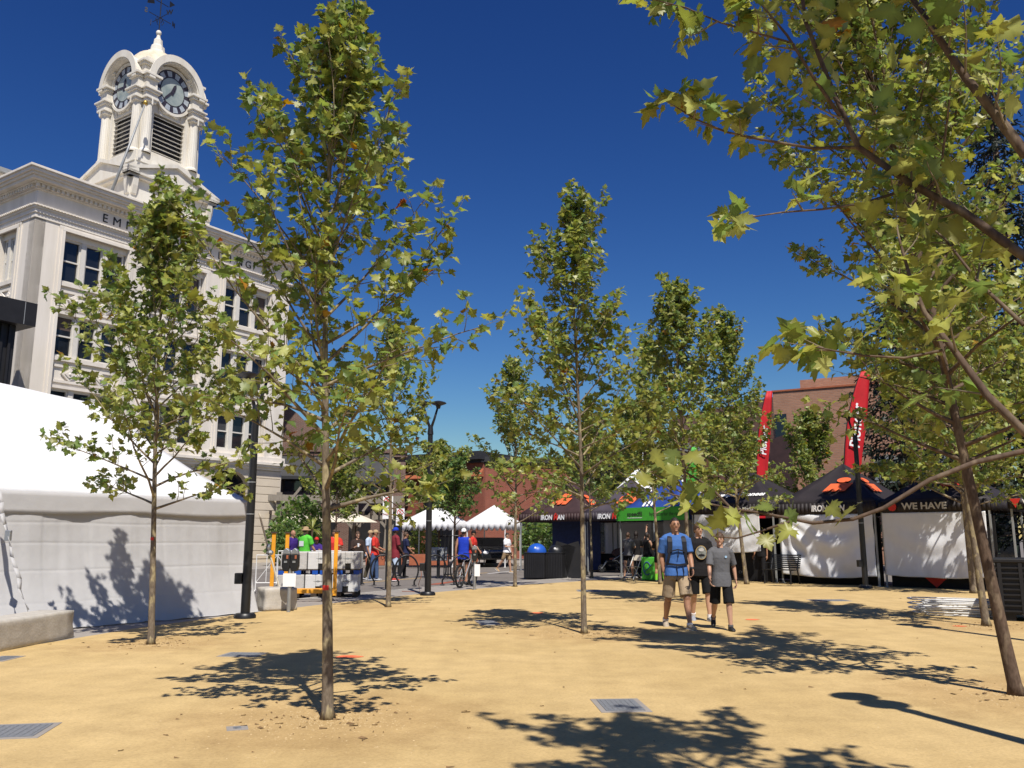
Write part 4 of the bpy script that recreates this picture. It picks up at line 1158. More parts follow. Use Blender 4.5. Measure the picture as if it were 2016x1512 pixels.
# ================================================================== tents and canopies
def nz(x, y, z=0.0): return mnoise.noise(Vector((x, y, z)))
def slab(mb, pts, th, mi=0):
    """quad or tri sheet with thickness"""
    pts = [Vector(p) for p in pts]; n = (pts[1]-pts[0]).cross(pts[-1]-pts[0]).normalized()*th/2
    k = len(pts)
    mb.add([p+n for p in pts] + [p-n for p in pts], [tuple(range(k)), tuple(range(2*k-1, k-1, -1))] + [(i, k+i, k+(i+1) % k, (i+1) % k) for i in range(k)], mi)
def canopy(name, label, o, rz, S, roofm, valm, eave=2.25, vh=0.32, peak=3.9, group='popup canopies around the plaza', scallop=False, D=None, legm='grey_metal', curve=0.0):
    D = D or S
    t = thing(name, label, 'canopy', o, rz, group)
    top = eave + vh
    c = Vector((S/2, D/2, peak)); cs = [Vector((0,0,top)), Vector((S,0,top)), Vector((S,D,top)), Vector((0,D,top))]
    r = MB()
    n = 8
    for i in range(4):   # slightly dished panels, as stretched fabric is
        a, b = cs[i], cs[(i+1) % 4]
        rows = []
        for j in range(n+1):
            tt = j/n; row = []
            for k in range(n+1):
                p = a.lerp(b, k/n).lerp(c, tt); sag = -.09*math.sin(PI*k/n)*math.sin(PI*tt) - curve*math.sin(PI*tt)
                row.append((p.x, p.y, p.z + sag))
            rows.append(row)
        vs = [p for row in rows for p in row]
        fs = [(j*(n+1)+k, j*(n+1)+k+1, (j+1)*(n+1)+k+1, (j+1)*(n+1)+k) for j in range(n) for k in range(n)]
        r.add(vs, fs)
    r.build('roof', roofm, t, smooth=True, solid=.012)
    v = MB()
    for i in range(4):
        a, b = cs[i], cs[(i+1) % 4]; L = (b-a).length; nn = 24 if not scallop else int(L/.3)*6
        out = Vector(((b-a).y, -(b-a).x, 0)).normalized()
        for k in range(nn):
            p, q = a.lerp(b, k/nn), a.lerp(b, (k+1)/nn)
            w1, w2 = .015*math.sin(k*1.3), .015*math.sin((k+1)*1.3)
            if scallop:
                d1 = vh*(.55+.45*abs(math.sin(PI*(k)/6))); d2 = vh*(.55+.45*abs(math.sin(PI*(k+1)/6)))
            else: d1 = d2 = vh
            v.add([p+out*.012, q+out*.012, q-Vector((0,0,d2))+out*(.02+w2), p-Vector((0,0,d1))+out*(.02+w1)], [(0,1,2,3)])
    v.build('valance', valm, t, smooth=True, solid=.006)
    for p in cs:
        q = Vector((.06 if p.x == 0 else S-.06, .06 if p.y == 0 else D-.06, 0))
        m_ = MB(); m_.bx(q.x-.025, q.x+.025, q.y-.025, q.y+.025, 0, top-.02); lg = m_.build('leg', legm, t)
        f_ = MB(); f_.bx(q.x-.06, q.x+.06, q.y-.06, q.y+.06, 0, .012); f_.build('foot', legm, lg)
    return t, cs, c
def on_slope(cs, c, i, u, h, up=.02):
    """frame on roof panel i: u along eave 0..1, h from eave to peak"""
    a, b = cs[i], cs[(i+1) % 4]; x = (b-a).normalized(); mid = a.lerp(b, .5); y = (c-mid).normalized()
    n = x.cross(y).normalized()
    o = a.lerp(b, u) + (c-mid)*h + n*up
    return frame(o, x, y)
def emblem(t, Mx, s, m='orange_print'):
    """leaning block M under a disc"""
    mb = MB(Mx)
    mb.prism([(-.55*s,-.42*s),(-.33*s,.12*s),(.62*s,.12*s),(.42*s,-.42*s),(.14*s,-.42*s),(.22*s,-.18*s),(.02*s,-.42*s),(-.14*s,-.42*s),(-.12*s,-.20*s),(-.30*s,-.42*s)], 0, .006)
    mb.prism([(.17*s+.30*s*math.cos(2*PI*i/20), .36*s+.17*s*math.sin(2*PI*i/20)) for i in range(20)], 0, .006)
    return mb.build('emblem', m, t)
def ironman(t, Mx, size):
    mb = MB(); ms = MB()
    w_ = size*.62
    text(mb, 'IRON', size, Mx @ Matrix.Translation((-w_*2.05, 0, 0)), ext=.003, bold=size*.03, shear=.12, sx=.82)
    text(mb, 'AN', size, Mx @ Matrix.Translation((w_*2.0, 0, 0)), ext=.003, bold=size*.03, shear=.12, sx=.82)
    mb.build('lettering', 'white_print', t)
    text(ms, 'M', size*1.05, Mx @ Matrix.Translation((w_*.52, 0, 0)), ext=.003, bold=size*.045, shear=.12, sx=.85)
    ms.T = Mx @ Matrix.Translation((w_*.56, size*.55, 0)); ms.prism([(size*.16*math.cos(i*.5236), size*.15*math.sin(i*.5236)) for i in range(12)], -.003, .003); ms.T = None
    ms.build('red_letter', 'red_print', t)
def curtain(t, name, p0, p1, ztop, zbot, m, seed, amp=.05, out=.0, sag=.06, nx=70, ny=44, swag=0.0, radial=0.0):
    """hanging cloth from p0 to p1 (local xy) with folds"""
    p0, p1 = Vector((*p0, 0)), Vector((*p1, 0)); d = (p1-p0); n = Vector((d.y, -d.x, 0)).normalized(); L = d.length
    mb = MB()
    def fn(u, v):
        z = ztop + (zbot-ztop)*v
        x = u*L
        f = amp*(1.0*nz(x*1.6+seed, v*1.2, seed) + .6*nz(x*4.2+seed, v*1.0+seed) + .35*nz(x*.7, v*5+seed, 3.3))
        sw = swag*(math.sin((v*5.0 + 1.6*(u-.5)**2*4)*PI)*.5)*math.sin(PI*min(1, max(0, v*1.05)))*(.4+.6*math.sin(PI*u))
        b = out*math.sin(PI*v*.9)*math.sin(PI*u)
        zz = z - sag*math.sin(PI*u)*v + .02*nz(u*6+seed, 7.7)*v
        ra = radial*(math.sin(math.atan2(v*1.9, u*3.1+.08)*17 + 2*nz(u*2, v*2, seed))*min(1, 1.6*math.hypot(u, v))*(1-.6*u)) if radial else 0
        p = p0 + d*u + n*(f*(.25+.75*v) + sw + b + ra)
        return (p.x, p.y, zz)
    mb.grid(fn, nx, ny)
    return mb.build(name, m, t, smooth='all', solid=.004)

RR = R(-45)
Xr, Yr = Vector((math.cos(RR), math.sin(RR), 0)), Vector((-math.sin(RR), math.cos(RR), 0))
P0 = Vector((8.92, 29.15, 0))
# black canopy with orange emblems
t, cs, c = canopy('black_canopy', 'black canopy with large orange emblems on its roof and white swagged curtain', P0, RR, 3.3, 'tent_black', 'tent_black', 2.22, .36, 3.95)
emblem(t, on_slope(cs, c, 0, .56, .42), .78); emblem(t, on_slope(cs, c, 1, .42, .42), .78)
ironman(t, frame((1.85, -.045, 2.40), (1,0,0), (0,0,1)), .27)
curtain(t, 'curtain', (.1, .0), (3.2, .0), 2.22, .30, 'curtain', 3.1, .07, .10, .08, swag=.10, radial=.05)
m_ = MB(); m_.bx(.1, 3.2, .5, .54, 0, 2.1); m_.build('back_cloth', 'black_cloth', t)
# canopy to its right
P1 = P0 + Xr*3.42 - Yr*.02
t, cs, c = canopy('black_canopy', 'black canopy with white lettering over a dappled white curtain, by the black crate', P1, RR, 3.15, 'tent_black', 'tent_black', 2.24, .30, 3.75)
mb = MB(); text(mb, 'WE HAVE', .27, frame((1.35, -.045, 2.40), (1,0,0), (0,0,1)), ext=.003, bold=.008, sx=1.1); mb.build('lettering', 'concrete_grey', t)
mb = MB(); Mx = frame((.42, -.045, 2.40), (1,0,0), (0,0,1)); mb.T = Mx; mb.prism([(.13*math.cos(i*.3927), .13*math.sin(i*.3927)) for i in range(16)], 0, .004); mb.build('red_roundel', 'red_print', t)
mb = MB(); Mx = on_slope(cs, c, 0, .62, .45); mb.T = Mx; mb.bx(-.30,.30,-.17,.17,0,.006); mb.build('red_panel', 'red_print', t)
mb = MB(); text(mb, 'WE', .24, Mx @ Matrix.Translation((-.42, -.30, 0)), ext=.003, bold=.006); mb.build('lettering', 'white_print', t)
curtain(t, 'curtain', (.08, .0), (3.0, .0), 2.22, .36, 'curtain', 9.4, .05, .06, .05, swag=.05)
m_ = MB(); m_.bx(.08, 3.1, .4, .44, 0, 2.1); m_.build('back_cloth', 'black_cloth', t)
mb = MB(); mb.prism([(-.42,0),(.42,0),(0,-.28)], .001, .006, 'xy')
mb = MB(); mb.prism([(1.0,.36),(1.75,.36),(1.38,.02)], .38, .396, 'xz'); mb.build('red_triangle', 'red_print', t)
# further canopy at the frame edge with racks of clothes
P2 = P1 + Xr*3.5 + Yr*.35
t, cs, c = canopy('black_canopy', 'black canopy with open front showing hanging clothes and red goods', P2, RR, 3.1, 'tent_black', 'tent_black', 2.28, .30, 3.75)
mb = MB(); text(mb, 'WE HAVE', .24, frame((.9, -.045, 2.44), (1,0,0), (0,0,1)), ext=.003, bold=.006); mb.build('lettering', 'white_print', t)
mb = MB(); mb.T = frame((.2, -.045, 2.44), (1,0,0), (0,0,1)); mb.prism([(-.14,.12),(.14,.12),(0,-.14)], 0, .004); mb.build('red_mark', 'red_print', t)
m_ = MB(); m_.bx(.1, 3.0, 2.4, 2.44, 0, 2.2); m_.build('back_cloth', 'black_cloth', t)
rk = thing('clothes_rack', 'chrome clothes rack of dark and pale garments under the open black canopy', 'clothes rack', P2 + Xr*.35 + Yr*.4, RR)
m_ = MB(); m_.tube([(0,0,0),(0,0,1.75),(1.3,0,1.75),(1.3,0,0)], .018, 6); m_.build('frame', 'steel', rk)
for i in range(9):
    m_ = MB(); x0 = .1+i*.13; m_.prism([(x0-.0,1.70),(x0+.08,1.6),(x0+.09,.85+.1*(i % 3)),(x0-.06,.85+.1*(i % 3)),(x0-.05,1.6)], -.25, .22, 'xz'); m_.build('garment', ['black_cloth','curtain','black_cloth','navy_cloth'][i % 4], rk, bevel=.02)
tb = thing('goods_table', 'red and white cloth table of small goods inside the open black canopy', 'table', P2 + Xr*1.9 + Yr*.6, RR)
m_ = MB(); m_.bx(0, 1.3, 0, .7, .02, .74); m_.build('table_cloth', 'red_print', tb, bevel=.02)
for i in range(7):
    m_ = MB(); m_.bx(.08+i*.17, .2+i*.17, .1, .3, .742, .82+.1*(i % 3)); m_.build('goods', ['white_print','red_print','black_cloth'][i % 3], tb, bevel=.01)

# black canopy on the left of the emblem canopy
P3 = P0 - Xr*3.42
t, cs, c = canopy('black_canopy', 'black canopy with white script lettering and a short grey curtain over black banners', P3, RR, 3.3, 'tent_black', 'tent_black', 2.30, .32, 3.85)
mb = MB(); text(mb, 'Sweeper', .30, on_slope(cs, c, 0, .36, .28), ext=.003, bold=.008, shear=.3); text(mb, 'Pioneer', .32, on_slope(cs, c, 0, .70, .28), ext=.003, bold=.009, shear=.2); mb.build('lettering', 'white_print', t)
mb = MB(); text(mb, 'pro Model', .17, frame((2.2, -.045, 2.46), (1,0,0), (0,0,1)), ext=.003, shear=.2); mb.build('valance_lettering', 'white_print', t)
curtain(t, 'curtain', (.15, .0), (2.75, .0), 2.30, 1.02, 'curtain', 5.5, .05, .05, .06, swag=.04)
m_ = MB(); m_.bx(.1, 3.2, .25, .29, 0, 1.2); bnn = m_.build('banner', 'black_cloth', t)
mb = MB(); text(mb, 'Pioneer', .2, frame((1.3, .245, .62), (1,0,0), (0,0,1)), ext=.002, shear=.15); text(mb, 'CYCLE', .12, frame((1.9, .245, .30), (1,0,0), (0,0,1)), ext=.002); mb.build('lettering', 'grey_metal', bnn)
m_ = MB(); m_.bx(.1, 3.2, 2.8, 2.84, 0, 2.2); m_.build('back_cloth', 'black_cloth', t)

# green banner canopy with blue roof
P4 = P3 - Xr*3.4 + Yr*.1
t, cs, c = canopy('blue_canopy', 'blue roofed canopy with a long green banner across its front', P4, RR, 3.2, 'blue_canopy', 'blue_canopy', 2.15, .30, 3.85)
m_ = MB(); m_.bx(-.05, 3.3, -.06, -.045, 2.12, 2.62); bn = m_.build('banner', 'green_print', t)
mb = MB(); text(mb, 'speedfil', .24, frame((.85, -.064, 2.37), (1,0,0), (0,0,1)), ext=.002, bold=.004); text(mb, 'hydration for the race', .22, frame((2.25, -.064, 2.36), (1,0,0), (0,0,1)), ext=.002, sx=.72); mb.build('lettering', 'dark_print', bn)
mb = MB(); mb.bx(.5, 1.2, -.066, -.061, 2.22, 2.24); mb.build('underline', 'white_print', bn)
mb = MB(); Mx = on_slope(cs, c, 0, .42, .22); mb.T = Mx
for i in range(3): mb.bx(-.35+.18*i, -.25+.18*i, -.16, .16, 0, .005)
mb.build('white_stripe', 'white_print', t)
m_ = MB(); m_.T = on_slope(cs, c, 1, .5, .35); m_.bx(-.5,.5,-.04,.04,0,.005); m_.build('ridge_stripe', 'white_print', t)
curtain(t, 'curtain', (.1, 2.9), (3.1, 2.9), 2.2, .1, 'tent_wall', 2.2, .04)
# narrow teal and green feather flag behind it
# two canopies further back with dark blue wall
def fcan(px0, px1, Y0, Y1, **k):
    a = at(px0, 1050, Y0); b = at(px1, 1050, Y1); v = Vector((b.x-a.x, b.y-a.y)); return (a.x, a.y, 0), math.atan2(v.y, v.x), v.length
o_, rz_, L_ = fcan(1022, 1158, 40.5, 38.6)
t, cs, c = canopy('maroon_canopy', 'dusty maroon canopy with orange emblems and a dark blue back wall', o_, rz_, L_, 'tent_plum', 'tent_plum', 2.2, .36, 4.1)
emblem(t, on_slope(cs, c, 0, .52, .42), .85); emblem(t, on_slope(cs, c, 1, .45, .4), .8)
ironman(t, frame((L_*.52, -.045, 2.38), (1,0,0), (0,0,1)), .30)
m_ = MB(); m_.bx(1.1, L_, 1.2, 1.24, .05, 2.3); m_.build('back_wall', 'navy_cloth', t)
o_, rz_, L_ = fcan(1148, 1290, 38.0, 36.4)
t, cs, c = canopy('slate_canopy', 'faded slate canopy with an orange emblem between the maroon and blue canopies', o_, rz_, L_, 'tent_slate', 'tent_slate', 2.2, .36, 4.1)
emblem(t, on_slope(cs, c, 0, .56, .40), .85); ironman(t, frame((L_*.42, -.045, 2.38), (1,0,0), (0,0,1)), .30)
# white peaked tents
for (px, Y, S, pk, lb) in ((1232, 45, 5.6, 5.35, 'large white tent with a tall pointed peak behind the slate canopy'), (1292, 43, 4.6, 4.75, 'smaller white peaked tent behind the blue canopy')):
    p = at(px, 1000, Y); t, cs, c = canopy('peaked_tent', lb, (p.x-S/2, p.y-S/2, 0), R(-20) if px < 1250 else R(-30), S, 'tent_white', 'tent_white', 2.3, .35, pk, 'white peaked tents', curve=.35)
    m_ = MB(); m_.lathe([(.10, pk-.12), (.05, pk+.05), (.012, pk+.45)], 10, (S/2, S/2, 0)); m_.build('finial', 'tent_white', t)
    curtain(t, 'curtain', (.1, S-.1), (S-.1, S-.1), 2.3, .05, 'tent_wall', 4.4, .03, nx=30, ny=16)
for (px0, px1, Y, lb) in ((788, 893, 45, 'white popup tent with scalloped edge behind the dark blue shirted cyclist'), (917, 996, 45, 'white popup tent with scalloped edge near the accessible parking sign')):
    o_, rz_, L_ = fcan(px0, px1, Y, Y-.6)
    L2 = 3.0
    t, cs, c = canopy('scalloped_tent', lb, o_, rz_, L_, 'tent_white', 'tent_white', 1.85, .42, 3.2, 'white scalloped popup tents', scallop=True, D=L2, legm='white_paint')

# big white frame tent at the left
def big_tent():
    C = Vector((-5.43, 17.9, 0)); a = Vector((-.60, -.80, 0)).normalized(); b = Vector((-.80, .60, 0)).normalized()
    rz = math.atan2(-a.y, -a.x)          # local x runs towards C along the eave
    L, W = 8.5, 4.4
    o = C + a*L
    t = thing('white_frame_tent', 'large white frame tent with sloping roof and creased side wall', 'tent', o, rz)
    ez, rz1 = 2.22, 4.15
    r = MB(); nx, ny = 40, 16
    def front(u, v):
        xe, xr = u*L, u*(L-2.0)
        x = xe + (xr-xe)*v; y = v*W/2; z = ez + (rz1 + .09*(L-2.0-xr) - ez)*v
        sag = -.16*math.sin(PI*v)*(.35+.65*u)
        return (x, y, z+sag + .012*nz(x*1.2, v*3, 2))
    r.grid(front, nx, ny); r.grid(lambda u, v: (lambda p: (p[0], W-p[1], p[2]))(front(u, v)), nx, ny)
    def hip(u, v):
        y = u*W; y2 = W/2; yy = y + (y2-y)*v
        return (L + (L-2.0-L)*v, yy, ez + (rz1-ez)*v - .16*math.sin(PI*v))
    r.grid(hip, 16, ny)
    r.build('roof', 'tent_white', t, smooth=True, solid=.01)
    v_ = MB()
    def val(u, v):
        x = u*L; return (x, -.03-.02*v-.01*nz(x*3, v, 1.0), ez+.015 - v*(.36+.02*math.sin(PI*(x*.6))+.02*nz(x*1.1, 0)))
    v_.grid(val, 80, 5)
    v_.grid(lambda u, v: (L+.03, u*W, ez+.015-v*.36), 20, 3)
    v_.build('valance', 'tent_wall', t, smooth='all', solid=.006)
    w_ = MB()
    def wall(u, v):
        x = u*(L+.05)-.02; z = (ez-.12)*(1-v)
        flare = .52*(v**2.6)*(.75+.25*math.sin(PI*u)) + .05*v
        f = .085*nz(x*1.1, v*.8, 5.0) + .040*nz(x*2.3+3, v*.5, 1.1)*(.3+.7*v) + .012*nz(x*6.0, v*.9, 9)
        # folding creases from storage
        for cz in (.42, .93, 1.38, 1.72): f -= .0065*math.exp(-((z-cz-.03*nz(x*.9, cz))/.018)**2)
        for k in range(1, 12):
            cx_ = k*.74+.12*math.sin(k*2.7); f -= .006*math.exp(-((x-cx_-.02*v)/.022)**2)
        if v > .93: z = max(z, .012) + .02*nz(x*3, 1)
        return (x, .0 - flare - f*(.35+.65*math.sin(PI*min(1, v+.1))), z)
    w_.grid(wall, 320, 130)
    w_.grid(lambda u, v: (L+.02+.04*nz(u*6, v*2, 4), .06+u*(W-.1), (ez-.1)*(1-v)), 30, 12)
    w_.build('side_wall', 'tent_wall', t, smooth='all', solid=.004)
    for (x0, y0) in ((L-.05, .12), (L-.05, W-.1), (4.2, .15), (0.2, .15)):
        m_ = MB(); m_.tube([(x0, y0, 0), (x0, y0, ez+.02)], .03, 8); m_.build('leg', 'white_paint', t)
    m_ = MB(); m_.tube([(0, .08, ez-.01), (L, .08, ez-.01)], .03, 8); m_.build('eave_pole', 'white_paint', t)
    return t
big_tent()
# ratchet strap at the left and concrete barriers
def barrier(name, a, b, wd, h, m, label, group=None, bev=.05, seed=1):
    a, b = Vector(a), Vector(b); d = b-a; t = None
    rz = math.atan2(d.y, d.x); L = d.length
    mb = MB(); nx, ny, nz_ = 14, 6, 6
    bm = bmesh.new(); bmesh.ops.create_cube(bm, size=1)
    bmesh.ops.subdivide_edges(bm, edges=bm.edges[:], cuts=9, use_grid_fill=True)
    for v in bm.verts:
        p = v.co; q = Vector((p.x*L + L/2, p.y*wd + wd/2, (p.z+.5)*h))
        q.x += (L/2-q.x)*.04*(p.z+.5); 
        e = sum(1 for k in (abs(p.x), abs(p.y), abs(p.z)) if k > .46)
        w0 = .012*mnoise.noise(q*7+Vector((seed*3.1,0,0))) + .02*mnoise.noise(q*2.3+Vector((seed,0,0)))
        c_ = Vector((L/2, wd/2, h/2)); dr = (q-c_).normalized()
        if e >= 2: w0 -= bev*.6*(.6+.8*abs(mnoise.noise(q*5+Vector((seed,2,0)))))
        q += dr*w0
        if p.z < -.49: q.z = 0
        v.co = q
    me = bpy.data.meshes.new(name); bm.to_mesh(me); bm.free(); me.materials.append(M[m])
    for p in me.polygons: p.use_smooth = True
    o = bpy.data.objects.new(name, me); col.objects.link(o); o.location = (a.x, a.y, a.z); o.rotation_euler = (0,0,rz)
    return tag(o, label, 'concrete block', group)
barrier('concrete_barrier', gnd(-60,1296), gnd(147,1254), .55, .40, 'concrete', 'long weathered concrete barrier anchoring the white tent strap', seed=3)
barrier('concrete_block', gnd(519,1204), gnd(586,1201), .62, .46, 'concrete', 'rough concrete block behind the double parking meter', seed=8)
st_ = thing('ratchet_strap', 'twisted white tie down strap from the tent eave to the concrete barrier', 'strap', at(58,1222,13.0))
p_a = Vector(st_.location); mb = MB()
q0 = at(-4, 968, 13.6) - p_a; pts = [q0.lerp(Vector((0,0,0)), k/12) + Vector((.02*math.sin(k*1.9), .02*math.cos(k*2.3), -.05*math.sin(PI*k/12))) for k in range(13)]
for i in range(12):
    ang = i*.5; wv_ = Vector((math.cos(ang)*.035, math.sin(ang)*.035, .01)); ang2 = (i+1)*.5; w2 = Vector((math.cos(ang2)*.035, math.sin(ang2)*.035, .01))
    mb.add([pts[i]-wv_, pts[i]+wv_, pts[i+1]+w2, pts[i+1]-w2], [(0,1,2,3)])
mb.build('webbing', 'tent_wall', st_, smooth='all', solid=.006)
m_ = MB(); m_.obx(pts[4], (.09,.06,.16)); m_.build('ratchet', 'steel', st_, bevel=.01)
m_ = MB(); m_.tube([(0,0,-.14),(0,0,.02)], .02, 8); m_.build('hook', 'steel', st_)
st2 = thing('guy_strap', 'grey tie down strap and bundled cloth on the rough concrete block', 'strap', at(551,1160,18.6))
pa = Vector(st2.location); m_ = MB(); qb = at(510,1010,18.3)-pa; m_.tube([(0,0,0), qb*.5+Vector((0,0,-.03)), qb], .022, 6); m_.build('webbing', 'cream_cloth', st2)
m_ = MB(); m_.ball(qb*.48, (.08,.07,.06), 8, 6); m_.ball(qb*.55, (.05,.06,.08), 8, 6); m_.build('buckle', 'steel', st2)

# ================================================================== lamp posts
def lamp_post(base, H, label, rz=0.0, box=True):
    t = thing('lamp_post', label, 'lamp post', base, rz, 'black twin headed lamp posts')
    m_ = MB(); m_.lathe([(.20,0),(.20,.05),(.17,.09),(.085,.1),(.085,.16),(.078,H*.5),(.066,H-.75)], 16); pl = m_.build('pole', 'black_metal', t, smooth=True)
    m_ = MB(); m_.tube([(0,0,H-.80),(0,0,H-.55)], [.085,.06], 14); m_.build('collar', 'black_metal', t, smooth=True)
    for s in (-1, 1):
        m_ = MB(); m_.tube([(s*.02,0,H-.62),(s*.10,0,H-.38),(s*.19,0,H-.05)], [.038,.032,.026], 10); ar = m_.build('arm', 'black_metal', t, smooth='all')
        h_ = MB(); h_.lathe([(.05,-.10),(.07,-.02),(.18,.02),(.225,.045),(.19,.075),(.06,.11)], 18, (s*.20,0,H)); h_.build('lamp_head', 'black_metal', ar, smooth=True)
    if box:
        m_ = MB(); m_.bx(-.22,-.08,-.06,.06,.62,.82); m_.build('outlet_box', 'black_metal', t, bevel=.012)
    for hh in (1.9, 2.5):
        m_ = MB(); m_.tube([(0,0,hh),(0,0,hh+.02)], .082, 14); m_.build('band', 'steel', t)
    return t
lamp_post(gnd(482,1217), 4.55, 'black lamp post at the corner of the large white tent')
lamp_post(gnd(842,1172), 5.0, 'black lamp post beside the bicycle hoops with a hanging cable')
lamp_post(Vector((10.5,26.1,0)), 5.1, 'black lamp post in front of the curtain of the emblem canopy', R(15))
lamp_post(Vector((4.15,5.15,0)), 4.9, 'black lamp post beside the thick brown plane trunk', R(106))
lamp_post(Vector((7.75,11.9,0)), 4.9, 'black lamp post beyond the black crate', R(106))
cb = gnd(825,1165); m_ = MB(); m_.tube([(cb.x+.02,cb.y,.7),(cb.x+.06,cb.y,.45),(cb.x-.02,cb.y,.2),(cb.x+.03,cb.y,.0),(cb.x-.5,cb.y+.2,.0)], .008, 5)
tag(m_.build('power_cable', 'terracotta'), 'thin brown cable hanging from the lamp post outlet box', 'cable')

# ================================================================== feather flags
def feather(base, H, wd, rz, label, word, m='flag_red', lean=.12, z0=.7):
    t = thing('feather_flag', label, 'flag', base, rz, 'feather flags behind the canopies')
    n = 20; L = []; Rr = []
    for i in range(n+1):
        u = i/n; z = z0 + (H-z0)*u
        x0 = lean*u*H*.10 + (.80*wd*max(0, (u-.50)/.50)**2.4)
        x1 = lean*u*H*.10 + wd*(.70+.30*min(1, u*1.4))
        if u >= .55: x1 += .30*wd*((u-.55)/.45)
        L.append((x0, z)); Rr.append((max(x0+.02, x1), z))
    mb = MB()
    vs = []; fs = []
    k = 6
    for i in range(n+1):
        for j in range(k+1):
            a = L[i][0] + (Rr[i][0]-L[i][0])*j/k; vs.append((a, .05*math.sin(j*1.1+i*.35)*(j/k), L[i][1]))
    for i in range(n):
        for j in range(k): fs.append((i*(k+1)+j, i*(k+1)+j+1, (i+1)*(k+1)+j+1, (i+1)*(k+1)+j))
    mb.add(vs, fs); cl = mb.build('cloth', m, t, smooth='all', solid=.004)
    m_ = MB(); m_.tube([(0,0,0), (0,0,z0)] + [(p[0]-.015, 0, p[1]) for p in L[1:]], [.03]*2 + [.028-.014*i/n for i in range(n)], 8); m_.build('pole', 'black_metal', t, smooth='all')
    if word:
        for yy, flip in ((-.075, 1),):
            fz = .695; mb = MB(); zc = z0 + (H-z0)*fz; xc = lean*fz*H*.10 + wd*.56
            dirv = Vector((lean*.10+.06, 0, 1)).normalized()
            text(mb, word, wd*.78, frame((xc, yy, zc), dirv, (-1, 0, lean*.10)), ext=.004, bold=wd*.015, shear=.1)
            mb.build('lettering', 'white_print', cl)
    m_ = MB(); m_.bx(-.3,.3,-.3,.3,0,.03); m_.build('base_plate', 'black_metal', t)
    return t
feather(at(1652,1000,31.5)*Vector((1,1,0)) if False else Vector((at(1650,1000,31.5).x, 31.5, 0)), at(1700,728,31.5).z, .68, 0, 'bright red feather flag with white lettering standing behind the emblem canopy', 'Pioneer', lean=.9)
feather(Vector((at(1483,1000,34.5).x, 34.5, 0)), at(1515,770,34.5).z, .48, 0, 'bright red feather flag half hidden by leaves behind the script lettered canopy', 'Pioneer', lean=.55)
feather(Vector((at(1349,1000,38).x, 38, 0)), at(1350,880,38).z, .5, 0, 'narrow green feather flag behind the blue roofed canopy', '', 'green_print', lean=0)

# ================================================================== street furniture
def meter(base, n, label):
    t = thing('parking_meter', label, 'parking meter', base, 0, 'grey parking meters along the pavement edge')
    m_ = MB(); m_.tube([(0,0,0),(0,0,.86)], .038, 12); m_.build('post', 'steel', t, smooth=True)
    for i in range(n):
        x0 = (i-(n-1)/2)*.17
        m_ = MB(); m_.prism([(x0-.05,.80),(x0+.05,.80),(x0+.085,.90),(x0+.082,1.14),(x0-.082,1.14),(x0-.085,.90)], -.07, .07, 'xz'); hd = m_.build('housing', 'black_metal', t, bevel=.015)
        d_ = MB(); d_.prism([(x0-.08,1.142),(x0+.08,1.142),(x0+.06,1.22),(x0,1.265),(x0-.06,1.22)], -.062, .062, 'xz'); d_.build('dome', 'steel', hd, bevel=.012)
        c_ = MB(); c_.bx(x0-.03, x0+.03, -.085, -.071, .97, 1.01); c_.build('coin_plate', 'steel', hd)
        s_ = MB(); s_.bx(x0+.01, x0+.05, -.076, -.071, 1.05, 1.12); s_.build('rate_label', 'terracotta', hd)
    m_ = MB(); m_.bx(-.13,.13,-.05,-.042,.50,.76) if n > 1 else m_.bx(.0,.16,-.05,-.042,.38,.72); m_.build('paper_notice', 'white_print', t)
    return t
meter(gnd(568,1205), 2, 'double headed parking meter in front of the rough concrete block')
meter(gnd(934,1161), 1, 'single headed parking meter beside the cyclist in blue')
# round hoop bicycle racks
proto = None
for i, (x, y) in enumerate(((752,1152),(800,1153),(856,1151),(908,1152))):
    p = gnd(x, y)
    lb = ('round hoop bicycle rack beside the man in red', 'round hoop bicycle rack in front of the woman with a black backpack', 'round hoop bicycle rack half behind the lamp post', 'round hoop bicycle rack in front of the cyclist in blue')[i]
    if proto is None:
        t = thing('bicycle_rack', lb, 'bicycle rack', p, R(14), 'hoop bicycle racks')
        pts = [(.37*math.sin(a), 0, .47-.46*math.cos(a)) for a in np.linspace(R(42), R(318), 30)]
        m_ = MB(); m_.tube(pts, .027, 10); m_.build('hoop', 'black_metal', t, smooth='all')
        m_ = MB(); m_.tube([(.0,0,.92),(-.06,0,.84),(0,0,.78),(.06,0,.84),(0,0,.92)], .012, 6); m_.build('ring_detail', 'black_metal', t)
        for s in (-1, 1):
            m_ = MB(); m_.lathe([(.08,0),(.08,.014),(.03,.02)], 12, (s*.25,0,.0)); m_.tube([(s*.25,0,.0),(s*.247,0,.13)], .027, 8); m_.build('foot', 'black_metal', t)
        proto = t
    else:
        t = copy_tree(proto); t.location = p; t['label'] = lb; t.rotation_euler = (0,0,R(14+4*i))
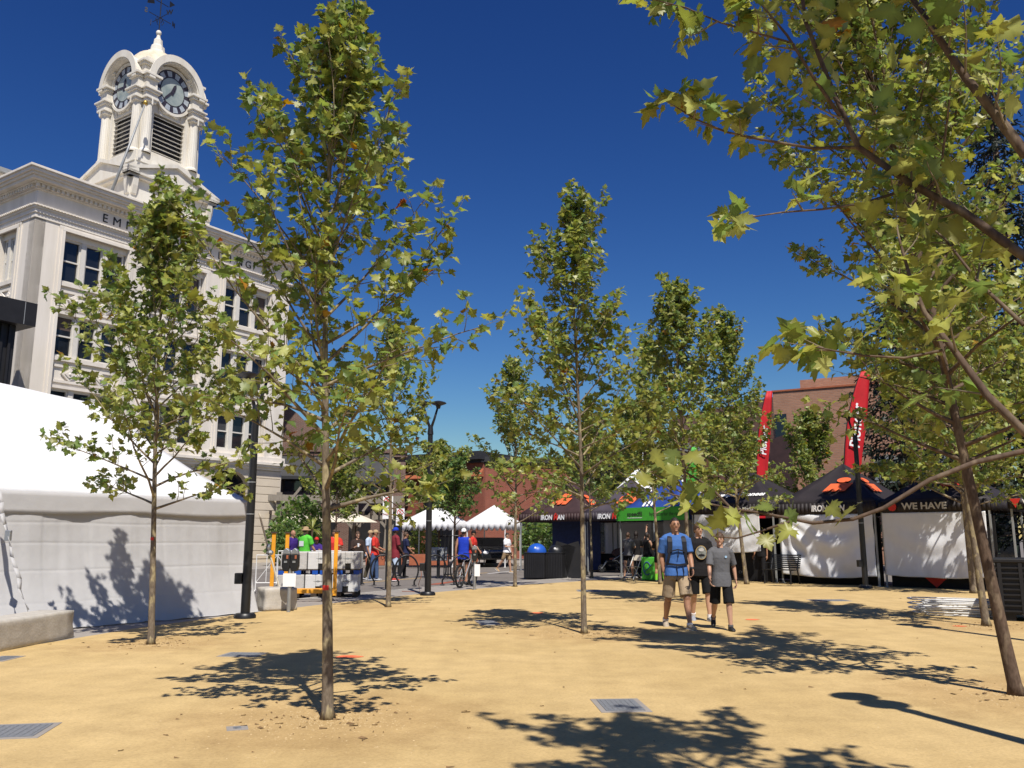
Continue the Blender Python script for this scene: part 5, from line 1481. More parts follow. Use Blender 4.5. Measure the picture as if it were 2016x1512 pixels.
# tree guard
tg = thing('tree_guard', 'black metal bar guard around the dark round street tree', 'tree guard', gnd(895,1139), R(20))
for i in range(10):
    a = 2*PI*i/10; m_ = MB(); m_.tube([(.42*math.cos(a), .42*math.sin(a), 0), (.38*math.cos(a), .38*math.sin(a), 1.6)], .014, 6); m_.build('bar', 'black_metal', tg)
for zz in (.15, .8, 1.55):
    m_ = MB(); m_.tube([(.41*math.cos(2*PI*i/24), .41*math.sin(2*PI*i/24), zz) for i in range(25)], .013, 6, cap=False); m_.build('ring', 'black_metal', tg)
bx_ = thing('utility_cabinet', 'grey utility cabinet on a black post near the tree guard', 'cabinet', gnd(863,1137), 0)
m_ = MB(); m_.bx(-.32,.32,-.1,.15,.62,1.12); m_.build('cabinet_body', 'grey_metal', bx_, bevel=.02)
m_ = MB(); m_.bx(-.06,.06,-.12,-.02,0,1.02); m_.build('post', 'black_metal', bx_)
# parking signs
def signpost(base, H, label, panels, postm='black_metal', r=.035):
    t = thing('sign_post', label, 'sign', base, 0, 'street signs on posts')
    m_ = MB(); m_.tube([(0,0,0),(0,0,H)], r, 10); m_.build('post', postm, t)
    for (w_, z0, z1, m, mk) in panels:
        m_ = MB(); m_.bx(-w_/2, w_/2, -r-.018, -r-.010, z0, z1); pn = m_.build('panel', m, t)
        k_ = MB(); zc = (z0+z1)/2
        if mk == 'P':
            for i in range(20):
                a0, a1 = 2*PI*i/20, 2*PI*(i+1)/20; r0, r1 = w_*.30, w_*.38; zc2 = z1-w_*.45
                k_.prism([(r0*math.cos(a0), zc2+r0*math.sin(a0)), (r1*math.cos(a0), zc2+r1*math.sin(a0)), (r1*math.cos(a1), zc2+r1*math.sin(a1)), (r0*math.cos(a1), zc2+r0*math.sin(a1))], -r-.022, -r-.0185, 'xz')
            k_.obx((0, -r-.021, z1-w_*.45), (w_*.6, .003, w_*.07), Matrix.Rotation(R(45), 3, 'Y'))
            text(k_, 'P', w_*.5, frame((0, -r-.021, z1-w_*.45), (1,0,0), (0,0,1)), ext=.001)
            k_.build('symbol', 'red_print', pn)
        elif mk == 'A':
            text(k_, 'NO\nSTOPPING', w_*.20, frame((0, -r-.021, zc), (1,0,0), (0,0,1)), ext=.001); k_.build('lettering', 'red_print', pn)
        elif mk == 'W':
            k_.T = frame((0, -r-.020, zc), (1,0,0), (0,0,1)); s = w_
            k_.prism([(.06*s*math.cos(i), .30*s+.06*s*math.sin(i)) for i in np.linspace(0, 5.9, 8)], 0, .003)
            k_.bx(-.03*s, .03*s, -.05*s, .22*s, 0, .003); k_.bx(-.03*s, .18*s, -.09*s, -.03*s, 0, .0035); k_.bx(.14*s, .2*s, -.26*s, -.06*s, 0, .0032)
            for i in range(10):
                a0, a1 = R(150)+i*R(21), R(150)+(i+1)*R(21)
                k_.prism([(r_*s*math.cos(a_)+.01*s, r_*s*math.sin(a_)-.12*s) for r_, a_ in ((.17,a0),(.22,a0),(.22,a1),(.17,a1))], 0, .003)
            k_.build('symbol', 'white_print', pn)
    return t
signpost(gnd(760,1160), 2.75, 'dark post with red and white no parking sign above the plane branches', [(.30,2.35,2.68,'white_print','P'),(.30,2.02,2.33,'white_print','A')])
signpost(gnd(786,1128), 2.85, 'dark post with small red and white no parking sign by the man in maroon', [(.36,2.35,2.72,'white_print','P'),(.36,2.0,2.33,'white_print','A')], r=.08)
signpost(gnd(988,1096), 3.0, 'steel post with blue accessible parking sign over a white plate', [(.34,2.35,2.72,'blue_plastic','W'),(.34,1.55,1.85,'white_print','A')], 'steel')

# twin bin enclosure with dome lids
bn = thing('recycling_bin', 'black slatted bin box with blue dome lid', 'bin', gnd(1052,1140), R(-16), 'twin street bins')
def slat_box(t, w_, d_, h_):
    m_ = MB(); m_.bx(.02,w_-.02,.02,d_-.02,0.0,h_-.02); m_.build('liner', 'black_panel', t)
    n = 10
    for i in range(n):
        m_ = MB(); m_.bx(i*w_/n+.006, (i+1)*w_/n-.006, -.008, .018, .03, h_-.03); m_.build('slat', 'black_panel', t)
        m_ = MB(); m_.bx(w_-.018, w_+.008, i*d_/n+.006, (i+1)*d_/n-.006, .03, h_-.03); m_.build('slat', 'black_panel', t)
    m_ = MB(); m_.bx(-.02,w_+.02,-.02,d_+.02,h_-.03,h_+.01); m_.build('rim', 'black_metal', t, bevel=.008)
def dome_lid(t, cx_, cy_, z, r, m):
    m_ = MB(); prof = [(r*math.cos(a), r*.92*math.sin(a)) for a in np.linspace(0, R(86), 9)]; m_.lathe(prof, 20, (cx_, cy_, z)); d = m_.build('dome_lid', m, t, smooth=True)
    k_ = MB(); k_.ball((cx_+.02, cy_-r*.86, z+r*.45), (.045,.02,.045), 10, 8); k_.build('lid_button', 'white_print', d)
bn.location = gnd(1031,1139)
slat_box(bn, .78, .80, .93); dome_lid(bn, .40, .40, .94, .36, 'blue_plastic')
b2 = thing('trash_bin', 'black slatted bin box with black dome lid', 'bin', bn.location + Vector((.86*math.cos(R(-16)), .86*math.sin(R(-16))+.25, 0)), R(-16), 'twin street bins')
slat_box(b2, .60, .80, .93); dome_lid(b2, .28, .42, .94, .30, 'black_metal')
# A-frame sign board
af = thing('sandwich_board', 'leaning black sandwich board beside the twin bins', 'sandwich board', gnd(1116,1139), R(-10))
for s in (-1, 1):
    m_ = MB(); m_.bar((s*.42, .3, 0.02), (s*.05, .3, 1.25), .07, .75); m_.build('board', 'black_panel', af)
m_ = MB(); m_.prism([(-.30,.30),(.30,.30),(.0,1.0)], .30, .34, 'xz'); m_.build('sign_face', 'wood_tan', af)
mb = MB(); text(mb, 'TP', .42, frame((0,.295,.48), (1,0,0), (0,0,1)), ext=.002, bold=.01, sx=.6); mb.build('lettering', 'dark_print', af)
# dark table with bottles
dt = thing('black_table', 'long table draped in black cloth in front of the dark blue wall', 'table', gnd(1100,1123), R(-8))
m_ = MB(); m_.bx(0, 2.6, 0, .8, .02, .76); m_.build('table_cloth', 'black_cloth', dt, bevel=.03)
for i, (x0, m) in enumerate(((1.25,'green_print'),(1.75,'steel'))):
    b_ = thing('squirt_bottle', ('green squirt bottle on the black draped table', 'pale squirt bottle on the black draped table')[i], 'bottle', dt.location + Vector((x0*math.cos(R(-8)), x0*math.sin(R(-8))+.3, .76)))
    m_ = MB(); m_.lathe([(.045,0),(.045,.15),(.03,.19),(.015,.21),(.012,.26)], 12); m_.build('bottle_body', m, b_, smooth=True)
    m_ = MB(); m_.bx(-.012,.05,-.012,.012,.26,.29); m_.build('trigger', 'white_print', b_)
pb = MB(); pb.bx(.5,1.0,.3,.6,0,.05); o = pb.build('leaflet_stack', 'white_print', bevel=.004); o.location = dt.location + Vector((0,-.05,.762)); tag(o, 'white stack of leaflets on the black draped table', 'paper')
# green draped table with black chairs
gt = thing('green_table', 'table draped in green and black cloth under the green banner', 'table', gnd(1263,1143), R(-30))
m_ = MB(); m_.bx(0, .62, 0, .7, .02, .80); gcl = m_.build('green_cloth', 'green_print', gt, bevel=.03)
m_ = MB(); m_.bx(.625, 1.3, -.05, .7, .02, .92); m_.build('black_cloth', 'black_cloth', gt, bevel=.03)
mb = MB(); mb.tube([(.22+.13*math.cos(a), -.006, .42+.22*math.sin(a)) for a in np.linspace(.4, 5.4, 14)], .018, 6); mb.tube([(.12,-.006,.30),(.4,-.006,.55)], .014, 6); mb.build('blue_emblem', 'blue_canopy', gcl)
# white folding chair
fc = thing('folding_chair', 'white folding chair beside the green draped table', 'folding chair', gnd(1247,1141), R(-50))
m_ = MB(); m_.obx((0,0,.45), (.40,.40,.025), Matrix.Rotation(R(-4),3,'X')); m_.build('seat', 'cream_cloth', fc, bevel=.01)
m_ = MB(); m_.obx((0,.27,.76), (.40,.025,.20), Matrix.Rotation(R(-14),3,'X')); m_.build('backrest', 'cream_cloth', fc, bevel=.01)
for s in (-1, 1):
    m_ = MB(); m_.tube([(s*.2,-.24,0),(s*.2,.05,.45),(s*.2,.29,.87)], .014, 6); m_.build('leg', 'white_paint', fc)
    m_ = MB(); m_.tube([(s*.18,.26,0),(s*.18,-.16,.44)], .014, 6); m_.build('leg', 'white_paint', fc)
# stroller
sl = thing('stroller', 'dark jogging stroller with hood and child blanket near the slate canopy', 'stroller', gnd(1208,1126), R(185))
def wheel(t, c, r, name='wheel'):
    m_ = MB(); m_.T = Matrix.Translation(c) @ Matrix.Rotation(R(90),4,'X')
    n = 20; pr = [(r*.84,-.022),(r,-.02),(r,.02),(r*.84,.022)]
    for i in range(n):
        a0, a1 = 2*PI*i/n, 2*PI*(i+1)/n
        for j in range(4):
            p, q = pr[j], pr[(j+1) % 4]
            m_.add([(p[0]*math.cos(a0),p[0]*math.sin(a0),p[1]),(p[0]*math.cos(a1),p[0]*math.sin(a1),p[1]),(q[0]*math.cos(a1),q[0]*math.sin(a1),q[1]),(q[0]*math.cos(a0),q[0]*math.sin(a0),q[1])], [(0,1,2,3)])
    wo_ = m_.build(name, 'rubber', t, smooth=True)
    s_ = MB(); s_.T = m_.T
    for i in range(8):
        a = 2*PI*i/8; s_.tube([(0,0,0),(r*.86*math.cos(a), r*.86*math.sin(a), 0)], .006, 4)
    s_.lathe([(.03,-.03),(.03,.03)], 10); s_.build('spokes', 'steel', wo_)
    return wo_
for s in (-1, 1): wheel(sl, (-.42, s*.26, .19), .19)
wheel(sl, (.52, 0, .16), .16)
m_ = MB()
for s in (-1, 1):
    m_.tube([(.52,s*.04,.16),(.30,s*.12,.46),(-.1,s*.25,.50),(-.42,s*.25,.19)], .017, 6); m_.tube([(.1,s*.25,.5),(-.30,s*.25,.75),(-.62,s*.25,1.02)], .016, 6)
m_.tube([(-.62,-.25,1.02),(-.66,0,1.04),(-.62,.25,1.02)], .018, 6); m_.build('frame', 'steel', sl)
m_ = MB(); m_.prism([(.28,.42),(.30,.52),(-.05,.50),(-.34,.88),(-.42,.84),(-.18,.40)], -.22, .22, 'xz'); m_.build('seat', 'black_cloth', sl, bevel=.03)
m_ = MB(); n = 8
hood = [(-.36+.42*math.cos(a), .74+.30*math.sin(a)) for a in np.linspace(R(10), R(165), 10)]
m_.prism(hood + [(-.40,.74),(-.05,.70)], -.24, .24, 'xz'); m_.build('hood', 'tent_plum', sl, bevel=.03)
m_ = MB(); m_.ball((.02,0,.56), (.16,.15,.07), 10, 8); m_.build('blanket', 'terracotta', sl, smooth='all')
m_ = MB(); m_.prism([(-.36,.24),(.2,.24),(.24,.36),(-.4,.36)], -.18, .18, 'xz'); m_.build('basket', 'black_cloth', sl, bevel=.02)

# park bench, black crate, stack of pole frames
pbn = thing('park_bench', 'black slatted metal bench backed against the white curtain', 'bench', Vector((8.2, 28.75, 0)), R(-48))
for i in range(5):
    m_ = MB(); m_.bx(0, 1.1, -.02+i*.085, .04+i*.085, .44, .465); m_.build('seat_slat', 'black_metal', pbn)
for i in range(7):
    m_ = MB(); m_.obx((.55, .47+.02*i, .52+.065*i), (1.1, .02, .042), Matrix.Rotation(R(-15),3,'X')); m_.build('back_slat', 'black_metal', pbn)
for s in (.08, 1.02):
    m_ = MB(); m_.tube([(s,0,0),(s,.03,.44),(s,.42,.45),(s,.60,.95)], .024, 6); m_.tube([(s,.44,.44),(s,.56,0)], .024, 6); m_.build('leg', 'black_metal', pbn)
    m_ = MB(); m_.tube([(s,-.02,.45),(s,0,.66),(s,.3,.67),(s,.5,.62)], .018, 6); m_.build('armrest', 'black_metal', pbn)
cr = thing('black_crate', 'large black ribbed plastic bulk crate beside the brown plane trunks', 'crate', Vector((8.75, 15.9, 0)), R(-30))
m_ = MB(); m_.bx(0.02, 1.5, 0.02, 1.1, .12, 1.02); m_.build('box_wall', 'black_panel', cr)
m_ = MB(); m_.bx(-.02, 1.54, -.02, 1.14, 1.02, 1.10); m_.build('lid', 'black_panel', cr, bevel=.02)
for i in range(9):
    m_ = MB(); z0 = .16+i*.095; m_.bx(0, 1.52, -.012, .02, z0, z0+.03); m_.bx(-.012, .02, .021, 1.1, z0, z0+.03); m_.build('rib', 'black_panel', cr)
for x0 in (.05, .38, .72, 1.06, 1.4):
    m_ = MB(); m_.bx(x0, x0+.06, -.02, .018, .14, 1.02); m_.build('upright', 'black_panel', cr)
m_ = MB(); m_.bx(.55, .80, -.026, -.021, .80, .90); m_.build('label_plate', 'grey_metal', cr)
for x0 in (.05, .65, 1.25):
    m_ = MB(); m_.bx(x0, x0+.22, .05, 1.08, 0, .12); m_.build('skid', 'black_panel', cr)
rs = random.Random(4)
pbase = gnd(1905, 1212)
for i in range(11):
    fr = thing('pole_frame', 'folded white tubular frame in the low pile beside the black crate', 'tent frame', (pbase.x+rs.gauss(0,.06), pbase.y+rs.gauss(0,.10), .012+.028*i), R(-20+rs.gauss(0,7)), 'folded white tubular frames')
    m_ = MB(); l0, l1 = -.62-rs.random()*.25, .75+rs.random()*.15
    m_.tube([(l0,-.3,0),(l1,-.3,0),(l1,.3,0),(l0,.3,0),(l0-.1,0,0),(l0,-.3,0)], .014, 6); m_.build('tube', 'white_paint', fr, smooth='all')
    m_ = MB(); m_.tube([(l0+.1,-.29,0),(l1-.1,.29,0)], .011, 6); m_.build('cross_tube', 'steel' if i % 2 else 'white_paint', fr)

# ================================================================== stacked concrete blocks on pallets, yellow cart, barricade
sb = gnd(546, 1180); SB = Vector((sb.x-.2, 22.0, 0)); srz = R(6)
def sbp(x, y, z): return SB + Vector((x*math.cos(srz)-y*math.sin(srz), x*math.sin(srz)+y*math.cos(srz), z))
def pallet(p, L, W, label, m='wood_dark'):
    t = thing('pallet', label, 'pallet', p, srz, 'pallets under concrete blocks')
    for i in range(5):
        m_ = MB(); m_.bx(0, L, i*(W-.12)/4, i*(W-.12)/4+.12, .10, .12); m_.build('deck_board', m, t)
    for x0 in (0, L/2-.07, L-.14):
        for y0 in (0, W/2-.07, W-.14):
            m_ = MB(); m_.bx(x0, x0+.14, y0, y0+.14, 0.0, .098); m_.build('pallet_block', 'blue_plastic' if 'blue' in label else m, t)
    return t
pallet(sbp(0,0,0), .98, 1.0, 'dark pallet under the lower row of concrete blocks, at the meter end')
pallet(sbp(1.03,0,0), .98, 1.0, 'dark pallet under the lower row of concrete blocks, at the cyclist end')
pallet(sbp(.02,0,.56), .98, 1.0, 'dark blue pallet between the block rows, at the meter end')
pallet(sbp(1.05,0,.56), .98, 1.0, 'dark blue pallet between the block rows, at the cyclist end')
def cblock(p, w_, d_, h_, m, label):
    t = thing('ballast_block', label, 'concrete block', p, srz, 'stacked concrete ballast blocks')
    m_ = MB()
    # body with fork pocket at the bottom front
    a, b = w_*.40, w_*.62
    m_.bx(0, a, 0, d_, 0, h_); m_.bx(b, w_, 0, d_, 0, h_); m_.bx(a, b, 0, d_, .14, h_)
    o = m_.build('block_body', m, t, bevel=.018)
    mk = MB(); xc = w_*.5; mk.prism([(xc-.07,h_*.62),(xc,h_*.56),(xc+.07,h_*.62),(xc,h_*.68)], -.003, -.001, 'xz'); mk.bx(xc-.12, xc+.12, -.003, -.001, h_*.61, h_*.63)
    mk.build('stamp', 'grey_metal', t)
    rg = MB(); rg.bx(a+.01, b-.01, .03, .05, 0.001, .139); rg.build('pocket', 'window_dark', t)
cols = ['concrete_grey','concrete_white','concrete_white','concrete_grey','concrete_white','concrete_grey']
k = 0
for row, (z0, nm) in enumerate(((.122,'lower'),(.682,'upper'))):
    for j in range(3):
        cblock(sbp(.02+j*.67+.05*row, 0, z0), .645, .48, .435, cols[k], ['plain grey','pale','chipped pale','plain grey','whitish','mottled grey'][k] + ' ballast block in the ' + nm + ' row by the yellow cart, ' + ['at the meter end','in the middle','at the cyclist end'][j]); 
        cblock(sbp(.02+j*.67+.05*row, .50, z0), .645, .48, .435, cols[(k+2) % 6], 'concrete ballast block in the ' + nm + ' back row, ' + ['at the meter end','in the middle','at the cyclist end'][j]); k += 1
yc = thing('yellow_cart', 'yellow steel stacking cart with tall corner posts beside the ballast blocks', 'cart', Vector((gnd(545,1186).x-.15, 20.6, 0)), R(10))
for (x0, y0, m, h0) in ((-.05,0,'yellow_paint',1.58),(.22,.55,'yellow_paint',1.58),(1.16,.45,'yellow_paint',1.58),(1.40,0,'yellow_paint',1.60)):
    m_ = MB(); m_.bx(x0-.045, x0+.045, y0-.035, y0+.035, .12, h0); ps = m_.build('post', m, yc, bevel=.006)
    q_ = MB(); q_.bx(x0-.075, x0+.075, y0-.06, y0+.06, h0, h0+.03); q_.build('cap', 'wood_dark', ps)
m_ = MB(); m_.bx(-.1, 1.45, -.04, .04, .18, .27); m_.bx(-.1, 1.45, .45, .53, .18, .27); m_.bx(.2,.28,.04,.45,.18,.27); m_.bx(1.1,1.18,.04,.45,.18,.27); m_.build('chassis', 'yellow_paint', yc, bevel=.008)
for (x0, y0) in ((.3,0),(1.2,0),(.3,.49),(1.2,.49)):
    wheel(yc, (x0, y0-.05, .09), .09)
def barricade(base, rz, L, H, label):
    t = thing('barricade', label, 'barricade', base, rz, 'white tubular barricades')
    m_ = MB(); m_.tube([(0,0,.05),(0,0,H),(L,0,H),(L,0,.05)], .018, 6); m_.tube([(0,0,.25),(L,0,.25)], .016, 6); m_.build('frame', 'white_paint', t)
    for i in range(1, 4):
        b_ = MB(); b_.tube([(L*i/4,0,.25),(L*i/4,0,H)], .010, 6); b_.build('bar', 'white_paint', t)
    for (u, v) in ((0, .5), (1, .5)):
        b_ = MB(); b_.tube([(L*u,0,.25),(L*v,0,H)], .010, 6); b_.build('diagonal', 'white_paint', t)
    for x0 in (0, L):
        b_ = MB(); b_.tube([(x0,-.25,0.01),(x0,0,.06),(x0,.25,0.01)], .016, 6); b_.build('foot', 'white_paint', t)
barricade(gnd(502,1166), R(8), 1.1, 1.0, 'white tubular barricade beside the white tent corner')
barricade(gnd(545,1150), R(10), 2.0, 1.05, 'white tubular barricade behind the double parking meter')

# parked dark cars far away beyond the cyclists
def far_car(base, rz, m, label):
    t = thing('parked_car', label, 'car', base, rz)
    m_ = MB(); prof = [(-2.1,.35),(-2.1,.85),(-1.9,.98),(-1.3,1.02),(-.7,1.48),(.8,1.5),(1.4,1.02),(2.0,.92),(2.12,.6),(2.1,.35)]
    m_.prism(prof, -.85, .85, 'xz'); m_.build('body', m, t, bevel=.08, smooth=True)
    m_ = MB(); m_.prism([(-1.15,1.05),(-.65,1.42),(.75,1.44),(1.2,1.05)], -.86, .86, 'xz'); m_.build('side_window', 'window_glass', t)
    m_ = MB(); m_.obx((1.12,0,1.26), (.02,1.5,.62), Matrix.Rotation(R(-48),3,'Y')); m_.build('windscreen', 'window_glass', t)
    for x0 in (-1.3, 1.3):
        for s in (-1, 1): wheel(t, (x0, s*.80, .33), .33)
    for s in (-1, 1):
        h_ = MB(); h_.ball((2.08, s*.6, .72), (.05,.16,.09), 8, 6); h_.build('headlight', 'white_print', t)
mat('car_black', (.012,.013,.015), .2, var=.1, spec=.6, coat=.6)
far_car(Vector((at(952,1080,46).x, 47.5, 0)), R(-70), 'car_black', 'black parked car beneath the scalloped white popup tent')
tc_ = thing('street_bin', 'dark round street bin by the parked black car', 'bin', Vector((at(967,1080,49).x, 49.0, .1)))
m_ = MB(); m_.lathe([(.30,0),(.32,.05),(.32,.85),(.34,.9),(.30,1.0),(.18,1.12),(.05,1.15)], 16); m_.build('barrel', 'black_metal', tc_, smooth=True)
bk = thing('bicycle', 'bicycle parked at the steel post of the accessible sign', 'bicycle', gnd(985,1093), R(25))
for x0 in (-.5, .5): wheel(bk, (x0,0,.34), .34)
m_ = MB(); m_.tube([(-.5,0,.34),(-.12,0,.30),(.38,0,.85),(-.2,0,.80),(-.12,0,.30)], .018, 6); m_.tube([(-.5,0,.34),(-.2,0,.80)], .014, 6); m_.tube([(.5,0,.34),(.36,0,.98)], .016, 6); m_.build('frame', 'steel', bk)
m_ = MB(); m_.bx(-.34,-.08,-.06,.06,.88,.93); m_.build('saddle', 'black_metal', bk, bevel=.02)
m_ = MB(); m_.tube([(.34,-.25,1.0),(.36,0,.98),(.34,.25,1.0)], .014, 6); m_.build('handlebar', 'black_metal', bk)
# bicycle being held by the cyclist in blue
bk2 = copy_tree(bk); bk2.location = gnd(918,1156); bk2.rotation_euler = (0,0,R(70)); bk2['label'] = 'dark bicycle held by the cyclist in the blue top'
# shrubs and planters at the patio
def shrub(seed, base, r, h, label, pal=None, n=700, size=.16, blade=False):
    rng = np.random.default_rng(seed); t = thing('shrub', label, 'shrub', base, 0, 'patio shrubs across the road')
    m_ = MB()
    for i in range(5): m_.tube([(0,0,0),(.3*r*math.cos(i*1.3), .3*r*math.sin(i*1.3), h*.6)], [.03,.012], 5)
    m_.build('stem', 'bark_brown', t)
    v = rng.normal(0,1,(n,3)); v /= np.linalg.norm(v,axis=1)[:,None]; P = v*rng.random((n,1))**.4*np.array([r,r,h*.5]) + np.array([0,0,h*.55]); P[:,2] = np.maximum(P[:,2], .08)
    Rk = frames(rng, v)*rng.uniform(.7,1.3,n)[:,None,None]*size
    lv, lf = LEAF[0]; V = np.einsum('nij,vj->nvi', Rk, lv) + P[:,None,:]; Fa = (lf[None]+(np.arange(n)*len(lv))[:,None,None]).reshape(-1,3)
    me = mesh_np('foliage', V.reshape(-1,3), Fa, np.repeat(tints(rng,n,0,pal),len(lv),0)); o = bpy.data.objects.new('foliage', me); col.objects.link(o); o.parent = t; o['kind'] = 'stuff'
shrub(61, (at(590,1040,46).x, 46, .1), 1.5, 3.4, 'dense dark green shrub by the white building corner', DK, 1500, .2)
shrub(62, (at(560,1040,44).x, 44, .1), 1.0, 2.2, 'green shrub by the rusticated stone base', DK, 700)
shrub(63, (at(835,1060,50).x, 50, .1), .9, 2.0, 'green shrub under the scalloped tent next to the brick shop', None, 600)
shrub(64, (at(1060,1060,55).x, 55, .1), 1.6, 2.6, 'broad green shrub against the plain brick wall', DK, 900, .22)
yu = thing('yucca_plant', 'spiky yellow green yucca above the man in the green shirt', 'plant', (at(613,1040,40).x, 40, 0))
m_ = MB(); m_.tube([(0,0,0),(.05,0,1.9)], [.06,.04], 8); m_.build('stem', 'bark_brown', yu)
mat('yucca_leaf', (.20,.24,.04), .5, c2=(.36,.36,.10), scale=5, transl=.3)
rs = random.Random(9)
for i in range(34):
    az, el = rs.random()*2*PI, R(rs.uniform(-25, 80)); d = Vector((math.cos(az)*math.cos(el), math.sin(az)*math.cos(el), math.sin(el))); sd = d.cross(Vector((0,0,1))).normalized()*.035
    p = Vector((.05,0,1.9)); m_ = MB(); q = p+d*.4; e = p+d*.75+Vector((0,0,-.12)); m_.add([p-sd*.5, p+sd*.5, q+sd, e, q-sd], [(0,1,2,4),(4,2,3)]); m_.build('leaf', 'yucca_leaf', yu)
# low planter wall along the patio
for i in range(5):
    pw = thing('planter_box', 'terracotta planter box along the patio edge by the timber pergola', 'planter', (at(720+i*42,1095,44).x, 44+.15*i, .1), R(5), 'terracotta patio planters')
    m_ = MB(); m_.bx(0,.95,0,.4,0,.55); m_.build('trough', 'terracotta', pw, bevel=.02)
    m_ = MB(); m_.bx(.04,.91,.04,.36,.552,.57); m_.build('soil', 'wood_dark', pw)
# ================================================================== people
mat('skin', (.46,.26,.17), .5, var=.06, scale=9, spec=.35)
mat('skin_tan', (.36,.185,.11), .5, var=.06, scale=9, spec=.35)
mat('skin_dark', (.085,.042,.026), .5, var=.08, scale=9, spec=.4)
def cl(name, c): mat(name, c, .85, var=.12, scale=5, bump=.55, bscale=13, spec=.2)
for n_, c_ in (('shirt_blue',(.052,.130,.35)),('shirt_black',(.012,.011,.012)),('shirt_grey',(.115,.115,.122)),('khaki',(.36,.27,.175)),('shorts_black',(.009,.009,.010)),('purple',(.045,.02,.16)),
               ('neon_green',(.10,.50,.05)),('red_shirt',(.56,.04,.03)),('maroon',(.20,.025,.035)),('navy_shirt',(.018,.022,.06)),('royal',(.015,.045,.42)),('white_shirt',(.74,.73,.74)),
               ('light_blue',(.30,.45,.60)),('jeans',(.06,.10,.20)),('dark_pants',(.013,.012,.014)),('brown_top',(.035,.022,.018)),('pale_blue',(.42,.50,.62)),('yellow_shirt',(.62,.34,.06)),('beige',(.40,.28,.16)),('neon_sock',(.22,.62,.05)),('olive',(.09,.075,.05))): cl(n_, c_)
mat('hair_dark', (.018,.011,.008), .55, var=.5, scale=40, bump=.6, bscale=60)
mat('hair_brown', (.05,.026,.014), .55, c2=(.10,.055,.03), scale=40, bump=.6, bscale=60)
mat('shoe_tan', (.34,.28,.21), .7, var=.25, scale=20)
mat('shoe_grey', (.26,.27,.30), .7, var=.25, scale=20)
mat('shoe_black', (.014,.014,.015), .6, var=.25, scale=20)
mat('shoe_red', (.50,.03,.02), .6, var=.15, scale=20)
mat('eye_dark', (.02,.013,.010), .3)
mat('lip', (.36,.15,.11), .5)
mat('webbing', (.010,.012,.020), .7, var=.2)
mat('print_green', (.035,.04,.03), .7, c2=(.30,.31,.28), scale=22)

def ell(mb, rings, n=18):
    vs = []; fs = []
    for (cx, cy, z, rx, ry) in rings:
        for k in range(n):
            a = 2*PI*k/n; c, s = math.cos(a), math.sin(a)
            e = .82
            vs.append((cx + rx*math.copysign(abs(c)**e, c), cy + ry*math.copysign(abs(s)**e, s), z))
    for i in range(len(rings)-1):
        for k in range(n):
            k2 = (k+1) % n; fs.append((i*n+k, i*n+k2, (i+1)*n+k2, (i+1)*n+k))
    fs.append(tuple(range(n-1,-1,-1))); fs.append(tuple((len(rings)-1)*n+k for k in range(n)))
    mb.add(vs, fs)
def fuse(mb, name, m, parent, voxel, sm=4):
    o = mb.build(name, m, parent, smooth='all')
    r = o.modifiers.new('fuse', 'REMESH'); r.mode = 'VOXEL'; r.voxel_size = voxel; r.use_smooth_shade = True
    s = o.modifiers.new('soften', 'SMOOTH'); s.iterations = sm; s.factor = .5
    return o
def lerp(a, b, t): return a + (b-a)*t
